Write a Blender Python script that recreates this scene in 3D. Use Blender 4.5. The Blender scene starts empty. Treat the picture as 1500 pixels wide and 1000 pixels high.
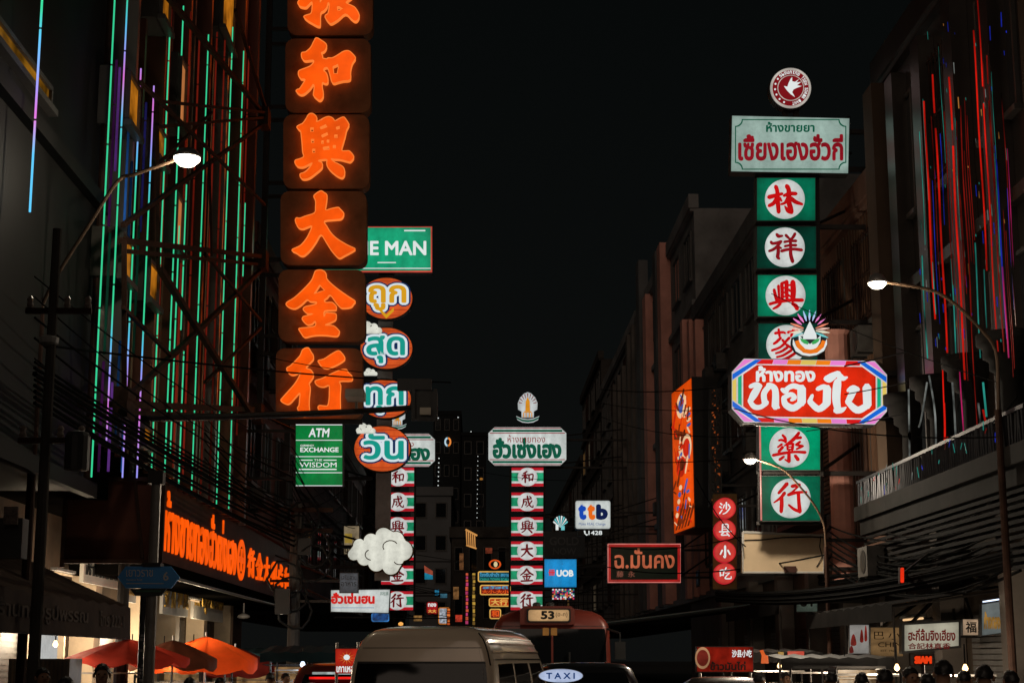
import bpy, math, random
from mathutils import Vector, Matrix, noise
from mathutils.geometry import tessellate_polygon
R = math.radians
random.seed(7)
SC = bpy.context.scene
COL = SC.collection

# ------------------------------------------------------------------ camera
F, HY, VX, CAMH = 2400.0, 965.0, 700.0, 1.85          # all in photograph pixels (1500 wide)
cd = bpy.data.cameras.new("camera")
cam = bpy.data.objects.new("camera", cd)
COL.objects.link(cam)
cd.sensor_width = 36.0
cd.lens = 36.0 * F / 1500.0
cd.clip_end = 3000
cam.location = (0, 0, CAMH)
cam.rotation_euler = (R(90) + math.atan((HY - 500) / F), 0, -math.atan((750 - VX) / F))
SC.camera = cam
RM = cam.rotation_euler.to_matrix()

# ------------------------------------------------------------------ world, city glow, exposure
wd = bpy.data.worlds.new("World")
SC.world = wd
wd.use_nodes = True
bg = wd.node_tree.nodes["Background"]
bg.inputs[1].default_value = 1.0
_n = wd.node_tree
_tc = _n.nodes.new("ShaderNodeTexCoord")
_sp = _n.nodes.new("ShaderNodeSeparateXYZ")
_rp = _n.nodes.new("ShaderNodeValToRGB")
_n.links.new(_tc.outputs["Generated"], _sp.inputs[0])
_n.links.new(_sp.outputs[2], _rp.inputs[0])
_rp.color_ramp.elements[0].color = (.0042, .0046, .0044, 1)      # city glow above the roofs
_rp.color_ramp.elements[1].color = (.0018, .0025, .0025, 1)
_rp.color_ramp.elements[1].position = .45
_n.links.new(_rp.outputs[0], bg.inputs[0])
sl = bpy.data.lights.new("glow_fill", "SUN")  # no sun at night: added warm fill, standing for street glow behind camera
sl.energy = 0.26
sl.angle = R(50)
sl.color = (1.0, 0.78, 0.62)
so = bpy.data.objects.new("glow_fill", sl)
COL.objects.link(so)
so.rotation_euler = (R(62), 0, R(-18))
SC.view_settings.view_transform = "Standard"
SC.view_settings.look = "None"
SC.view_settings.exposure = 0
SC.cycles.use_denoising = True
SC.cycles.max_bounces = 6
SC.cycles.sample_clamp_indirect = 4.0


def ray(px, py):
    return RM @ Vector(((px - 750) / F, -(py - 500) / F, -1.0))


def W(px, py, Y):
    d = ray(px, py)
    t = Y / d.y
    return Vector((d.x * t, Y, CAMH + d.z * t))


def WX(px, py, X):
    d = ray(px, py)
    t = X / d.x
    return Vector((X, d.y * t, CAMH + d.z * t))


# ------------------------------------------------------------------ materials
def lin(c):
    return tuple(((v / 255.0) / 12.92 if v <= 10 else ((v / 255.0 + .055) / 1.055) ** 2.4) for v in c)


MATS = {}


def pm(name, col, rough=.7, metal=0., var=.3, scale=2., coat=0., bump=0., stretch=None, trans=0., spec=None):
    """procedural Principled material; col is linear base colour"""
    if name in MATS:
        return MATS[name]
    m = bpy.data.materials.new(name)
    m.use_nodes = True
    nt = m.node_tree
    b = nt.nodes["Principled BSDF"]
    tc = nt.nodes.new("ShaderNodeTexCoord")
    mp = nt.nodes.new("ShaderNodeMapping")
    nz = nt.nodes.new("ShaderNodeTexNoise")
    rp = nt.nodes.new("ShaderNodeValToRGB")
    nt.links.new(tc.outputs["Object"], mp.inputs[0])
    if stretch:
        mp.inputs["Scale"].default_value = stretch
    nt.links.new(mp.outputs[0], nz.inputs["Vector"])
    nz.inputs["Scale"].default_value = scale
    nz.inputs["Detail"].default_value = 6
    nz.inputs["Roughness"].default_value = .65
    rp.color_ramp.elements[0].position = .3
    rp.color_ramp.elements[1].position = .7
    rp.color_ramp.elements[0].color = tuple(c * (1 - var) for c in col) + (1,)
    rp.color_ramp.elements[1].color = tuple(min(1, c * (1 + var)) for c in col) + (1,)
    nt.links.new(nz.outputs[0], rp.inputs[0])
    nt.links.new(rp.outputs[0], b.inputs["Base Color"])
    b.inputs["Roughness"].default_value = rough
    b.inputs["Metallic"].default_value = metal
    b.inputs["Specular IOR Level"].default_value = spec if spec is not None else (.18 if rough >= .6 else .5)
    b.inputs["Coat Weight"].default_value = coat
    b.inputs["Coat Roughness"].default_value = .06
    if bump:
        bp = nt.nodes.new("ShaderNodeBump")
        bp.inputs["Strength"].default_value = bump
        bp.inputs["Distance"].default_value = .02
        nt.links.new(nz.outputs[0], bp.inputs["Height"])
        nt.links.new(bp.outputs[0], b.inputs["Normal"])
    if trans:
        tr = nt.nodes.new("ShaderNodeBsdfTranslucent")
        nt.links.new(rp.outputs[0], tr.inputs[0])
        mx = nt.nodes.new("ShaderNodeMixShader")
        mx.inputs[0].default_value = trans
        nt.links.new(b.outputs[0], mx.inputs[1])
        nt.links.new(tr.outputs[0], mx.inputs[2])
        nt.links.new(mx.outputs[0], nt.nodes["Material Output"].inputs[0])
    MATS[name] = m
    return m


def em(name, rgb, s=1.0, var=.15, scale=1.1, sample=True, stretch=None, fine=.0):
    """backlit face: lamp tubes behind plastic make the glow slightly uneven; rgb is 0-255 sRGB"""
    if name in MATS:
        return MATS[name]
    m = bpy.data.materials.new(name)
    m.use_nodes = True
    nt = m.node_tree
    nt.nodes.remove(nt.nodes["Principled BSDF"])
    e = nt.nodes.new("ShaderNodeEmission")
    c = lin(rgb)
    e.inputs[0].default_value = c + (1,)
    tc = nt.nodes.new("ShaderNodeTexCoord")
    mp = nt.nodes.new("ShaderNodeMapping")
    if stretch:
        mp.inputs["Scale"].default_value = stretch
    nz = nt.nodes.new("ShaderNodeTexNoise")
    nz.inputs["Scale"].default_value = scale
    nz.inputs["Detail"].default_value = 3
    mr = nt.nodes.new("ShaderNodeMapRange")
    mr.inputs["From Min"].default_value = .3
    mr.inputs["From Max"].default_value = .7
    mr.inputs["To Min"].default_value = s * (1 - var * 2)
    mr.inputs["To Max"].default_value = s * (1 + var * .6)
    nt.links.new(tc.outputs["Object"], mp.inputs[0])
    nt.links.new(mp.outputs[0], nz.inputs["Vector"])
    nt.links.new(nz.outputs[0], mr.inputs[0])
    if sample:
        # lamp tubes sit behind the middle of the box: the light falls off toward its rim
        sx = nt.nodes.new("ShaderNodeSeparateXYZ")
        nt.links.new(tc.outputs["Generated"], sx.inputs[0])
        prev = None
        for ch in (0, 2):
            a = nt.nodes.new("ShaderNodeMath")
            a.operation = "MULTIPLY_ADD"
            a.inputs[1].default_value = 2
            a.inputs[2].default_value = -1
            nt.links.new(sx.outputs[ch], a.inputs[0])
            b = nt.nodes.new("ShaderNodeMath")
            b.operation = "ABSOLUTE"
            nt.links.new(a.outputs[0], b.inputs[0])
            c2 = nt.nodes.new("ShaderNodeMath")
            c2.operation = "POWER"
            c2.inputs[1].default_value = 7
            nt.links.new(b.outputs[0], c2.inputs[0])
            d = nt.nodes.new("ShaderNodeMath")
            d.operation = "MULTIPLY_ADD"
            d.inputs[1].default_value = -.3
            d.inputs[2].default_value = 1.04
            nt.links.new(c2.outputs[0], d.inputs[0])
            if prev is not None:
                g = nt.nodes.new("ShaderNodeMath")
                g.operation = "MULTIPLY"
                nt.links.new(prev.outputs[0], g.inputs[0])
                nt.links.new(d.outputs[0], g.inputs[1])
                d = g
            prev = d
        # upright lamp tubes show as faint bright bands, and the plastic is grimy
        wv = nt.nodes.new("ShaderNodeTexWave")
        wv.inputs["Scale"].default_value = .62
        wv.inputs["Distortion"].default_value = .6
        wv.inputs["Detail"].default_value = 1
        nt.links.new(tc.outputs["Object"], wv.inputs["Vector"])
        gz = nt.nodes.new("ShaderNodeTexNoise")
        gz.inputs["Scale"].default_value = 5.5
        gz.inputs["Detail"].default_value = 9
        gz.inputs["Roughness"].default_value = .75
        nt.links.new(tc.outputs["Object"], gz.inputs["Vector"])
        for src, lo_, hi_, a_, b_ in ((wv.outputs[1], 0, 1, .9, 1.04), (gz.outputs[0], .32, .56, .78, 1.0)):
            q_ = nt.nodes.new("ShaderNodeMapRange")
            for k_, v_ in zip((1, 2, 3, 4), (lo_, hi_, a_, b_)):
                q_.inputs[k_].default_value = v_
            nt.links.new(src, q_.inputs[0])
            g = nt.nodes.new("ShaderNodeMath")
            g.operation = "MULTIPLY"
            nt.links.new(prev.outputs[0], g.inputs[0])
            nt.links.new(q_.outputs[0], g.inputs[1])
            prev = g
        h = nt.nodes.new("ShaderNodeMath")
        h.operation = "MULTIPLY"
        nt.links.new(prev.outputs[0], h.inputs[0])
        nt.links.new(mr.outputs[0], h.inputs[1])
        nt.links.new(h.outputs[0], e.inputs[1])
    else:
        nt.links.new(mr.outputs[0], e.inputs[1])
    # a thin glossy plastic skin over the light
    gl = nt.nodes.new("ShaderNodeBsdfGlossy")
    gl.inputs["Roughness"].default_value = .25
    gl.inputs[0].default_value = (.03, .03, .03, 1)
    ad = nt.nodes.new("ShaderNodeAddShader")
    nt.links.new(e.outputs[0], ad.inputs[0])
    nt.links.new(gl.outputs[0], ad.inputs[1])
    nt.links.new(ad.outputs[0], nt.nodes["Material Output"].inputs[0])
    if not sample:
        m.cycles.emission_sampling = "NONE"
    MATS[name] = m
    return m


def grad_em(name, stops, z0, z1, s=1.0):
    """LED pixel tube: its colour changes along its height (object z)"""
    m = bpy.data.materials.new(name)
    m.use_nodes = True
    nt = m.node_tree
    nt.nodes.remove(nt.nodes["Principled BSDF"])
    e = nt.nodes.new("ShaderNodeEmission")
    e.inputs[1].default_value = s
    tc = nt.nodes.new("ShaderNodeTexCoord")
    sp = nt.nodes.new("ShaderNodeSeparateXYZ")
    mr = nt.nodes.new("ShaderNodeMapRange")
    mr.inputs[1].default_value = z0
    mr.inputs[2].default_value = z1
    rp = nt.nodes.new("ShaderNodeValToRGB")
    el = rp.color_ramp.elements
    while len(el) < len(stops):
        el.new(.5)
    for i, (p, c) in enumerate(stops):
        el[i].position = p
        el[i].color = lin(c) + (1,)
    nt.links.new(tc.outputs["Object"], sp.inputs[0])
    nt.links.new(sp.outputs[2], mr.inputs[0])
    nt.links.new(mr.outputs[0], rp.inputs[0])
    nt.links.new(rp.outputs[0], e.inputs[0])
    nt.links.new(e.outputs[0], nt.nodes["Material Output"].inputs[0])
    return m


def glass(name, col=(.012, .014, .016), rough=.06):
    return pm(name, col, rough, 0, .2, 1.5)


# ------------------------------------------------------------------ mesh building (world coordinates)
class MB:
    def __init__(s):
        s.v, s.f, s.m = [], [], []

    def add(s, vs, fs, m=0):
        o = len(s.v)
        s.v += [Vector(p) for p in vs]
        s.f += [tuple(i + o for i in f) for f in fs]
        s.m += [m] * len(fs)
        return s

    def box(s, x0, x1, y0, y1, z0, z1, m=0):
        return s.add([(x0, y0, z0), (x1, y0, z0), (x1, y1, z0), (x0, y1, z0), (x0, y0, z1), (x1, y0, z1), (x1, y1, z1), (x0, y1, z1)],
                     [(0, 3, 2, 1), (4, 5, 6, 7), (0, 1, 5, 4), (1, 2, 6, 5), (2, 3, 7, 6), (3, 0, 4, 7)], m)

    def bar(s, p, q, w, h=None, m=0):
        """square-section bar from p to q"""
        h = h or w
        p, q = Vector(p), Vector(q)
        d = (q - p).normalized()
        up = Vector((0, 0, 1)) if abs(d.z) < .9 else Vector((0, 1, 0))
        a = d.cross(up).normalized() * w / 2
        b = a.cross(d).normalized() * h / 2
        vs = [p - a - b, p + a - b, p + a + b, p - a + b, q - a - b, q + a - b, q + a + b, q - a + b]
        return s.add(vs, [(0, 3, 2, 1), (4, 5, 6, 7), (0, 1, 5, 4), (1, 2, 6, 5), (2, 3, 7, 6), (3, 0, 4, 7)], m)

    def tube(s, pts, r, n=8, m=0, r1=None):
        pts = [Vector(p) for p in pts]
        k = len(pts)
        vs, fs = [], []
        for i, p in enumerate(pts):
            d = (pts[min(i + 1, k - 1)] - pts[max(i - 1, 0)]).normalized()
            up = Vector((0, 0, 1)) if abs(d.z) < .9 else Vector((0, 1, 0))
            a = d.cross(up).normalized()
            b = a.cross(d)
            rr = r if r1 is None else r + (r1 - r) * i / (k - 1)
            for j in range(n):
                t = 2 * math.pi * j / n
                vs.append(p + (a * math.cos(t) + b * math.sin(t)) * rr)
        for i in range(k - 1):
            for j in range(n):
                fs.append((i * n + j, i * n + (j + 1) % n, (i + 1) * n + (j + 1) % n, (i + 1) * n + j))
        fs.append(tuple(range(n))[::-1])
        fs.append(tuple((k - 1) * n + j for j in range(n)))
        return s.add(vs, fs, m)

    def lathe(s, c, prof, n=16, m=0, axis="z"):
        """prof: (radius, height) list"""
        c = Vector(c)
        vs, fs = [], []
        for r, h in prof:
            for j in range(n):
                t = 2 * math.pi * j / n
                if axis == "z":
                    vs.append(c + Vector((r * math.cos(t), r * math.sin(t), h)))
                elif axis == "y":
                    vs.append(c + Vector((r * math.cos(t), h, r * math.sin(t))))
                else:
                    vs.append(c + Vector((h, r * math.cos(t), r * math.sin(t))))
        k = len(prof)
        for i in range(k - 1):
            for j in range(n):
                fs.append((i * n + j, i * n + (j + 1) % n, (i + 1) * n + (j + 1) % n, (i + 1) * n + j))
        fs.append(tuple(range(n))[::-1])
        fs.append(tuple((k - 1) * n + j for j in range(n)))
        return s.add(vs, fs, m)

    def prism(s, fm, pts, k0, k1, m=0, holes=(), mside=None):
        """flat shape: outline pts in the plane map fm, front at offset k1, back at k0"""
        loops = [list(pts)] + [list(h) for h in holes]
        flat = [p for l in loops for p in l]
        tris = tessellate_polygon([[Vector((a, b, 0)) for a, b in l] for l in loops])
        n = len(flat)
        vs = [fm(a, b, k1) for a, b in flat] + [fm(a, b, k0) for a, b in flat]
        ctr = fm(flat[0][0], flat[0][1], k1) - fm(flat[0][0], flat[0][1], k0)
        fs = []
        for t in tris:
            a, b, c = (vs[i] for i in t)
            if (b - a).cross(c - a).dot(ctr) < 0:
                t = t[::-1]
            fs.append(tuple(t))
        s.add(vs, fs, m)
        o = len(s.v) - 2 * n
        off = 0
        for l in loops:
            k = len(l)
            for i in range(k):
                a, b = off + i, off + (i + 1) % k
                s.f.append((o + a, o + b, o + n + b, o + n + a))
                s.m.append(m if mside is None else mside)
            off += k
        return s

    def build(s, name, mats, parent=None, smooth=False, loc=None):
        me = bpy.data.meshes.new(name)
        base = WL[parent.name] if parent else (Vector(loc) if loc is not None else Vector((0, 0, 0)))
        me.from_pydata([v - base for v in s.v], [], s.f)
        for mt in (mats if isinstance(mats, (list, tuple)) else [mats]):
            me.materials.append(mt)
        me.polygons.foreach_set("material_index", s.m)
        if smooth:
            me.polygons.foreach_set("use_smooth", [True] * len(s.f))
        me.update()
        o = bpy.data.objects.new(name, me)
        COL.objects.link(o)
        if parent:
            o.parent = parent
        else:
            o.location = base
        WL[o.name] = base
        return o


WL = {}


def tag(o, label, cat, group=None):
    o["label"] = label
    o["category"] = cat
    if group:
        o["group"] = group
    return o


def thing(name, label, cat, loc, group=None):
    o = bpy.data.objects.new(name, None)
    o.empty_display_size = .3
    COL.objects.link(o)
    o.location = loc
    WL[o.name] = Vector(loc)
    return tag(o, label, cat, group)


def struct(o):
    o["kind"] = "structure"
    return o


# plane maps ---------------------------------------------------------
def mpx(Y):
    def f(a, b, k):
        p = W(a, b, Y)
        p.y -= k
        return p
    return f


def mX(X, s):
    """facade plane; s=+1 for a facade that faces +x"""
    return lambda a, b, k: Vector((X + s * k, a, b))


def mY(Y):
    return lambda a, b, k: Vector((a, Y - k, b))


def rect(x0, y0, x1, y1):
    return [(x0, y0), (x1, y0), (x1, y1), (x0, y1)]


def rrect(x0, y0, x1, y1, r, n=5):
    sx = 1 if x1 > x0 else -1
    sy = 1 if y1 > y0 else -1
    out = []
    for cx, cy, a in ((x0 + sx * r, y0 + sy * r, 180), (x1 - sx * r, y0 + sy * r, 270), (x1 - sx * r, y1 - sy * r, 0), (x0 + sx * r, y1 - sy * r, 90)):
        for i in range(n + 1):
            t = R(a + 90 * i / n)
            out.append((cx + sx * r * math.cos(t), cy + sy * r * math.sin(t)))
    return out


def ell(cx, cy, rx, ry, n=36, a0=0, a1=360):
    k = n if a1 - a0 == 360 else n + 1
    return [(cx + rx * math.cos(R(a0 + (a1 - a0) * i / n)), cy + ry * math.sin(R(a0 + (a1 - a0) * i / n))) for i in range(k)]


def smooth_loop(pts, n=3):
    out = []
    k = len(pts)
    for i in range(k):
        p0, p1, p2, p3 = (Vector(pts[(i + j - 1) % k]) for j in range(4))
        for q in range(n):
            t = q / n
            v = .5 * ((2 * p1) + (p2 - p0) * t + (2 * p0 - 5 * p1 + 4 * p2 - p3) * t * t + (3 * p1 - p0 - 3 * p2 + p3) * t ** 3)
            out.append((v.x, v.y))
    return out


def smooth_line(pts, n=5):
    out = []
    k = len(pts)
    for i in range(k - 1):
        p0, p1, p2, p3 = (Vector(pts[min(max(i + j - 1, 0), k - 1)]) for j in range(4))
        for q in range(n):
            t = q / n
            out.append(.5 * ((2 * p1) + (p2 - p0) * t + (2 * p0 - 5 * p1 + 4 * p2 - p3) * t * t + (3 * p1 - p0 - 3 * p2 + p3) * t ** 3))
    out.append(Vector(pts[-1]))
    return out


def brush(mb, fm, strokes, k0, k1, m=0, tf=lambda x, y: (x, y), wf=1.0):
    """brush-written glyph: each stroke is a list of (x, y, width)"""
    for si, st in enumerate(strokes):
        ln = smooth_line(st, 5)
        L, Rr = [], []
        n = len(ln)
        for i, p in enumerate(ln):
            a, b = ln[max(i - 1, 0)], ln[min(i + 1, n - 1)]
            d = Vector((b.x - a.x, b.y - a.y))
            d = d.normalized() if d.length > 1e-6 else Vector((1, 0))
            w = p.z * wf / 2
            L.append((p.x - d.y * w, p.y + d.x * w))
            Rr.append((p.x + d.y * w, p.y - d.x * w))
        d0 = Vector((ln[0].x - ln[1].x, ln[0].y - ln[1].y)).normalized() * ln[0].z * wf * .42
        d1 = Vector((ln[-1].x - ln[-2].x, ln[-1].y - ln[-2].y)).normalized() * ln[-1].z * wf * .42
        out = L + [((L[-1][0] * .7 + Rr[-1][0] * .3) + d1.x, (L[-1][1] * .7 + Rr[-1][1] * .3) + d1.y), ((L[-1][0] * .3 + Rr[-1][0] * .7) + d1.x, (L[-1][1] * .3 + Rr[-1][1] * .7) + d1.y)]
        out += Rr[::-1] + [((L[0][0] * .3 + Rr[0][0] * .7) + d0.x, (L[0][1] * .3 + Rr[0][1] * .7) + d0.y), ((L[0][0] * .7 + Rr[0][0] * .3) + d0.x, (L[0][1] * .7 + Rr[0][1] * .3) + d0.y)]
        mb.prism(fm, [tf(a, b) for a, b in out], k0, k1 + si * .0012, m)


def boxtf(x0, y0, x1, y1, s=100.):
    return lambda a, b: (x0 + (x1 - x0) * a / s, y0 + (y1 - y0) * b / s)


def text(mb, s, bb, fm, k0, k1, off=0., m=0, shear=0., res=3, pad=None):
    """letters filled into the box bb = (left, top, right, bottom) of the plane map fm; off thickens the strokes"""
    c = bpy.data.curves.new("t", "FONT")
    c.body = s
    c.resolution_u = res
    c.shear = shear
    c.extrude = .05
    o = bpy.data.objects.new("t", c)
    COL.objects.link(o)
    bpy.context.view_layer.update()
    me = bpy.data.meshes.new_from_object(o.evaluated_get(bpy.context.evaluated_depsgraph_get()))
    xs = [v.co.x for v in me.vertices]
    ys = [v.co.y for v in me.vertices]
    a0, a1, b0, b1 = min(xs), max(xs), min(ys), max(ys)
    if pad is not None:
        a0, a1, b0, b1 = pad
    else:
        a0, a1, b0, b1 = a0 - off, a1 + off, b0 - off, b1 + off
    x0, yt, x1, yb = bb
    n = 0 if off <= 0 else (8 if off < .08 else 14)
    sh = [(0, 0)] + [(off * math.cos(2 * math.pi * i / n), off * math.sin(2 * math.pi * i / n)) for i in range(n)]
    fcs = [tuple(p.vertices) for p in me.polygons]
    cos = [(v.co.x, v.co.y, v.co.z > 0) for v in me.vertices]
    for q, (dx, dy) in enumerate(sh):
        vs = [fm(x0 + (x1 - x0) * (a + dx - a0) / (a1 - a0), yb + (yt - yb) * (b + dy - b0) / (b1 - b0), (k1 - q * .00012) if top else k0) for a, b, top in cos]
        mb.add(vs, fcs, m)
    bpy.data.objects.remove(o)
    bpy.data.curves.remove(c)
    bpy.data.meshes.remove(me)
    return (a0, a1, b0, b1)

# ------------------------------------------------------------------ palette
M_steel = pm("dark_steel", (.022, .018, .016), .5, .3, .4, 3)
M_rust = pm("rusty_steel", (.045, .022, .015), .7, .2, .5, 4)
M_case = pm("sign_case", (.05, .05, .05), .5, .3, .3, 2)
M_casew = pm("white_sign_case", (.45, .44, .42), .5, 0, .2, 2)
M_black = pm("black_plastic", (.012, .012, .012), .45, 0, .3, 4)
M_rubber = pm("cable_rubber", (.01, .01, .01), .6, 0, .3, 3)
M_galv = pm("galvanised_steel", (.32, .3, .28), .4, .6, .2, 6)
M_glass = glass("dark_window_glass")
M_frame = pm("window_frame", (.09, .085, .08), .5, .2, .2, 4)
M_conc = pm("grimy_concrete", (.15, .13, .115), .85, 0, .4, .7, bump=.3)
M_concd = pm("dark_concrete", (.07, .062, .055), .85, 0, .45, .6, bump=.3)
M_brown = pm("brown_render", (.17, .10, .075), .8, 0, .35, .5, bump=.25)
M_pink = pm("pink_render", (.72, .34, .27), .8, 0, .25, .6, bump=.2)
M_grey = pm("grey_render", (.12, .12, .12), .8, 0, .35, .5, bump=.25)
M_cream = pm("cream_render", (.66, .52, .36), .75, 0, .25, .9, bump=.2)
M_maroon = pm("maroon_board", (.10, .035, .022), .6, 0, .35, .8)
M_panel = pm("brown_sign_panel", (.30, .13, .06), .6, 0, .3, 1.6, bump=.1)
M_ac = pm("air_conditioner_casing", (.08, .075, .07), .6, 0, .3, 5)
M_asph = pm("asphalt", (.05, .05, .05), .8, 0, .3, 6, bump=.3)
M_pave = pm("pavement_tiles", (.16, .15, .14), .8, 0, .3, 3, bump=.2)
M_line = pm("road_paint", (.7, .7, .66), .7, 0, .2, 6)
E_orange = em("orange_neon_glow", (255, 88, 6), 1.02, .13, 1.6, False)
E_orim = em("orange_neon_edge", (255, 128, 52), 1.0, .05, 1.5, False)
E_white = em("white_backlight", (206, 212, 208), 1.0, .09, .9)
E_white2 = em("soft_white_backlight", (190, 196, 196), 1.0, .1, 1.2)
E_lite = em("white_letter_glow", (226, 232, 230), 1.0, .05, 1, False)
E_green = em("green_backlight", (0, 132, 92), 1.0, .32, 1.3)
E_dgreen = em("dark_green_letter", (8, 84, 62), 1.0, .1, 2, False)
E_red = em("red_letter_glow", (206, 22, 18), 1.0, .12, 2, False)
E_dred = em("deep_red_letter_glow", (140, 16, 26), 1.0, .15, 2, False)
E_lamp = em("lamp_glare", (255, 240, 214), 12.0, .02, 2)
E_warm = em("warm_bulb", (255, 206, 140), 5.0, .02, 2)
E_cool = em("cool_tube", (214, 230, 255), 2.2, .02, 2)


def bulb_light(parent, loc, power, col=(1, .85, .65), r=.12):
    l = bpy.data.lights.new("lamp_light", "POINT")
    l.energy = power
    l.color = col
    l.shadow_soft_size = r
    o = bpy.data.objects.new("lamp_light", l)
    COL.objects.link(o)
    o.parent = parent
    o.location = Vector(loc) - WL[parent.name]
    return o


# ------------------------------------------------------------------ ground, road, pavements, kerbs
XL, XR = -8.2, 9.0        # ground-floor shop fronts
struct(MB().box(-400, 400, -60, 1500, -.4, -.004).build("ground", M_asph))
struct(MB().add([(-4.6, -40, 0), (6.2, -40, 0), (6.2, 420, 0), (-4.6, 420, 0)], [(0, 1, 2, 3)]).build("road", M_asph))
struct(MB().box(-12, -4.75, -40, 420, -.1, .13).build("pavement_left", M_pave))
struct(MB().box(6.35, 14, -40, 420, -.1, .13).build("pavement_right", M_pave))
k = MB()
for i in range(-13, 130):
    k.box(-4.75, -4.6, i * 3 + .01, i * 3 + 2.99, -.1, .136)
    k.box(6.2, 6.35, i * 3 + .01, i * 3 + 2.99, -.1, .136)
struct(k.build("kerb", M_conc))
k = MB()
for X in (-1.3, 2.4):
    for i in range(-6, 60):
        k.add([(X - .06, i * 6, .004), (X + .06, i * 6, .004), (X + .06, i * 6 + 3, .004), (X - .06, i * 6 + 3, .004)], [(0, 1, 2, 3)])
struct(k.build("lane_marking", M_line))

# ------------------------------------------------------------------ buildings


def window(b, X, s, y0, y1, z0, z1, pane=None, muntin=2, frame=None):
    """frame with sill and mullions standing 6 cm proud of the wall, pane behind"""
    lo, hi = min(y0, y1), max(y0, y1)
    m = MB()
    w = .07

    def bx(ya, yb, za, zb, d):
        m.box(min(X, X + s * d), max(X, X + s * d), ya, yb, za, zb)
    bx(lo, lo + w, z0, z1, .07)
    bx(hi - w, hi, z0, z1, .07)
    bx(lo + w, hi - w, z1 - w, z1, .07)
    bx(lo + w, hi - w, z0, z0 + w, .07)
    for i in range(1, muntin):
        c = lo + (hi - lo) * i / muntin
        bx(c - .025, c + .025, z0 + w, z1 - w, .05)
    bx(lo - .08, hi + .08, z0 - .1, z0 - .003, .14)
    f = m.build("window", frame or M_frame, b)
    q = MB()
    q.box(min(X + s * .004, X + s * .02), max(X + s * .004, X + s * .02), lo + w, hi - w, z0 + w, z1 - w)
    q.build("pane", pane or M_glass, f)
    return f


def aircon(b, X, s, y, z):
    m = MB()
    m.box(min(X + s * .05, X + s * .4), max(X + s * .05, X + s * .4), y, y + .85, z, z + .6)
    m.lathe((X + s * .4, y + .34, z + .3), [(.24, 0), (.24, s * .012), (.2, s * .014), (.03, s * .012)], 14, 1, "x")
    m.bar((X, y + .1, z - .03), (X + s * .42, y + .1, z - .03), .04, .04, 1)
    m.bar((X, y + .7, z - .03), (X + s * .42, y + .7, z - .03), .04, .04, 1)
    m.build("air_conditioner", [M_ac, M_black], b)


E_room = [em("dim_room_%d" % i, c, .5, .4, 1.5, False) for i, c in enumerate(((150, 110, 60), (110, 96, 76), (90, 110, 110)))]


def building(name, label, X, s, y0, y1, z0, z1, mat, floors=3.3, bay=2.6, deep=9, win=True, parapet=.6, acs=.3, seed=1, cols=None, lit=.05):
    rnd = random.Random(seed)
    t = thing(name, label, "building", (X, (y0 + y1) / 2, 0))
    m = MB()
    xb = X - s * deep
    m.box(min(X, xb), max(X, xb), y0, y1, z0, z1)
    m.build("wall", mat, t)
    # floor bands and parapet
    nf = max(1, int((z1 - max(z0, 4)) / floors))
    zb = max(z0, 4.2)
    m = MB()
    for i in range(nf + 1):
        z = zb + i * (z1 - zb) / max(nf, 1)
        m.box(min(X + s * .003, X + s * .16), max(X + s * .003, X + s * .16), y0 + .003, y1 - .003, z - .12, z + .12)
    m.box(min(X - s * .2, X + s * .22), max(X - s * .2, X + s * .22), y0 - .05, y1 + .05, z1 + .003, z1 + parapet)
    m.build("cornice", cols or mat, t)
    if win:
        nb = max(1, int((y1 - y0) / bay))
        fh = (z1 - zb) / max(nf, 1)
        for i in range(nf):
            for j in range(nb):
                c = y0 + (j + .5) * (y1 - y0) / nb
                zz = zb + i * fh
                window(t, X, s, c - bay * .32, c + bay * .32, zz + fh * .3, zz + fh * .82, muntin=rnd.choice((2, 3)), pane=rnd.choice(E_room) if rnd.random() < lit else None)
                if rnd.random() < .35:
                    g_ = MB()
                    for q_ in range(9):
                        yy_ = c - bay * .3 + q_ * bay * .075
                        g_.bar((X + s * .16, yy_, zz + fh * .3), (X + s * .16, yy_, zz + fh * .82), .025)
                    for z_ in (.32, .56, .8):
                        g_.bar((X + s * .16, c - bay * .33, zz + fh * z_), (X + s * .16, c + bay * .33, zz + fh * z_), .03)
                    g_.build('window_grille', M_rust, t)
                if rnd.random() < acs:
                    aircon(t, X, s, c - .4, zz + fh * .3 - .75 if fh > 3 else zz + .12)
    return t, zb, nf


def drainpipe(b, X, s, y, z0, z1, mat=None, r=.06):
    m = MB()
    m.tube([(X + s * .1, y, z0), (X + s * .1, y, z1)], r, 8)
    for z in (z0 + .5, (z0 + z1) / 2, z1 - .5):
        m.box(min(X, X + s * .13), max(X, X + s * .13), y - .1, y + .1, z, z + .05)
    m.build("drainpipe", mat or M_rust, b)


# left side ---------------------------------------------------------
FL = -6.5
b1, _, _ = building("shophouse", "dark unlit shophouse at the far left beside a single vertical colour tube", FL, 1, 9, 27.4, 4.6, 24, pm("charcoal_cladding", (.010, .0095, .009), .6, 0, .4, .5), win=False, seed=3, floors=4.2)
drainpipe(b1, FL, 1, 26.9, 4.6, 23)
M_lit = em("amber_soffit_light", (150, 100, 22), .8, .4, 2.0, False)
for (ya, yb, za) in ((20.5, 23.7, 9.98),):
    window(b1, FL, 1, ya, yb, za, za + .34, pane=M_lit, muntin=1)  # slit window stands for a lit soffit; its amber light is emission

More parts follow.
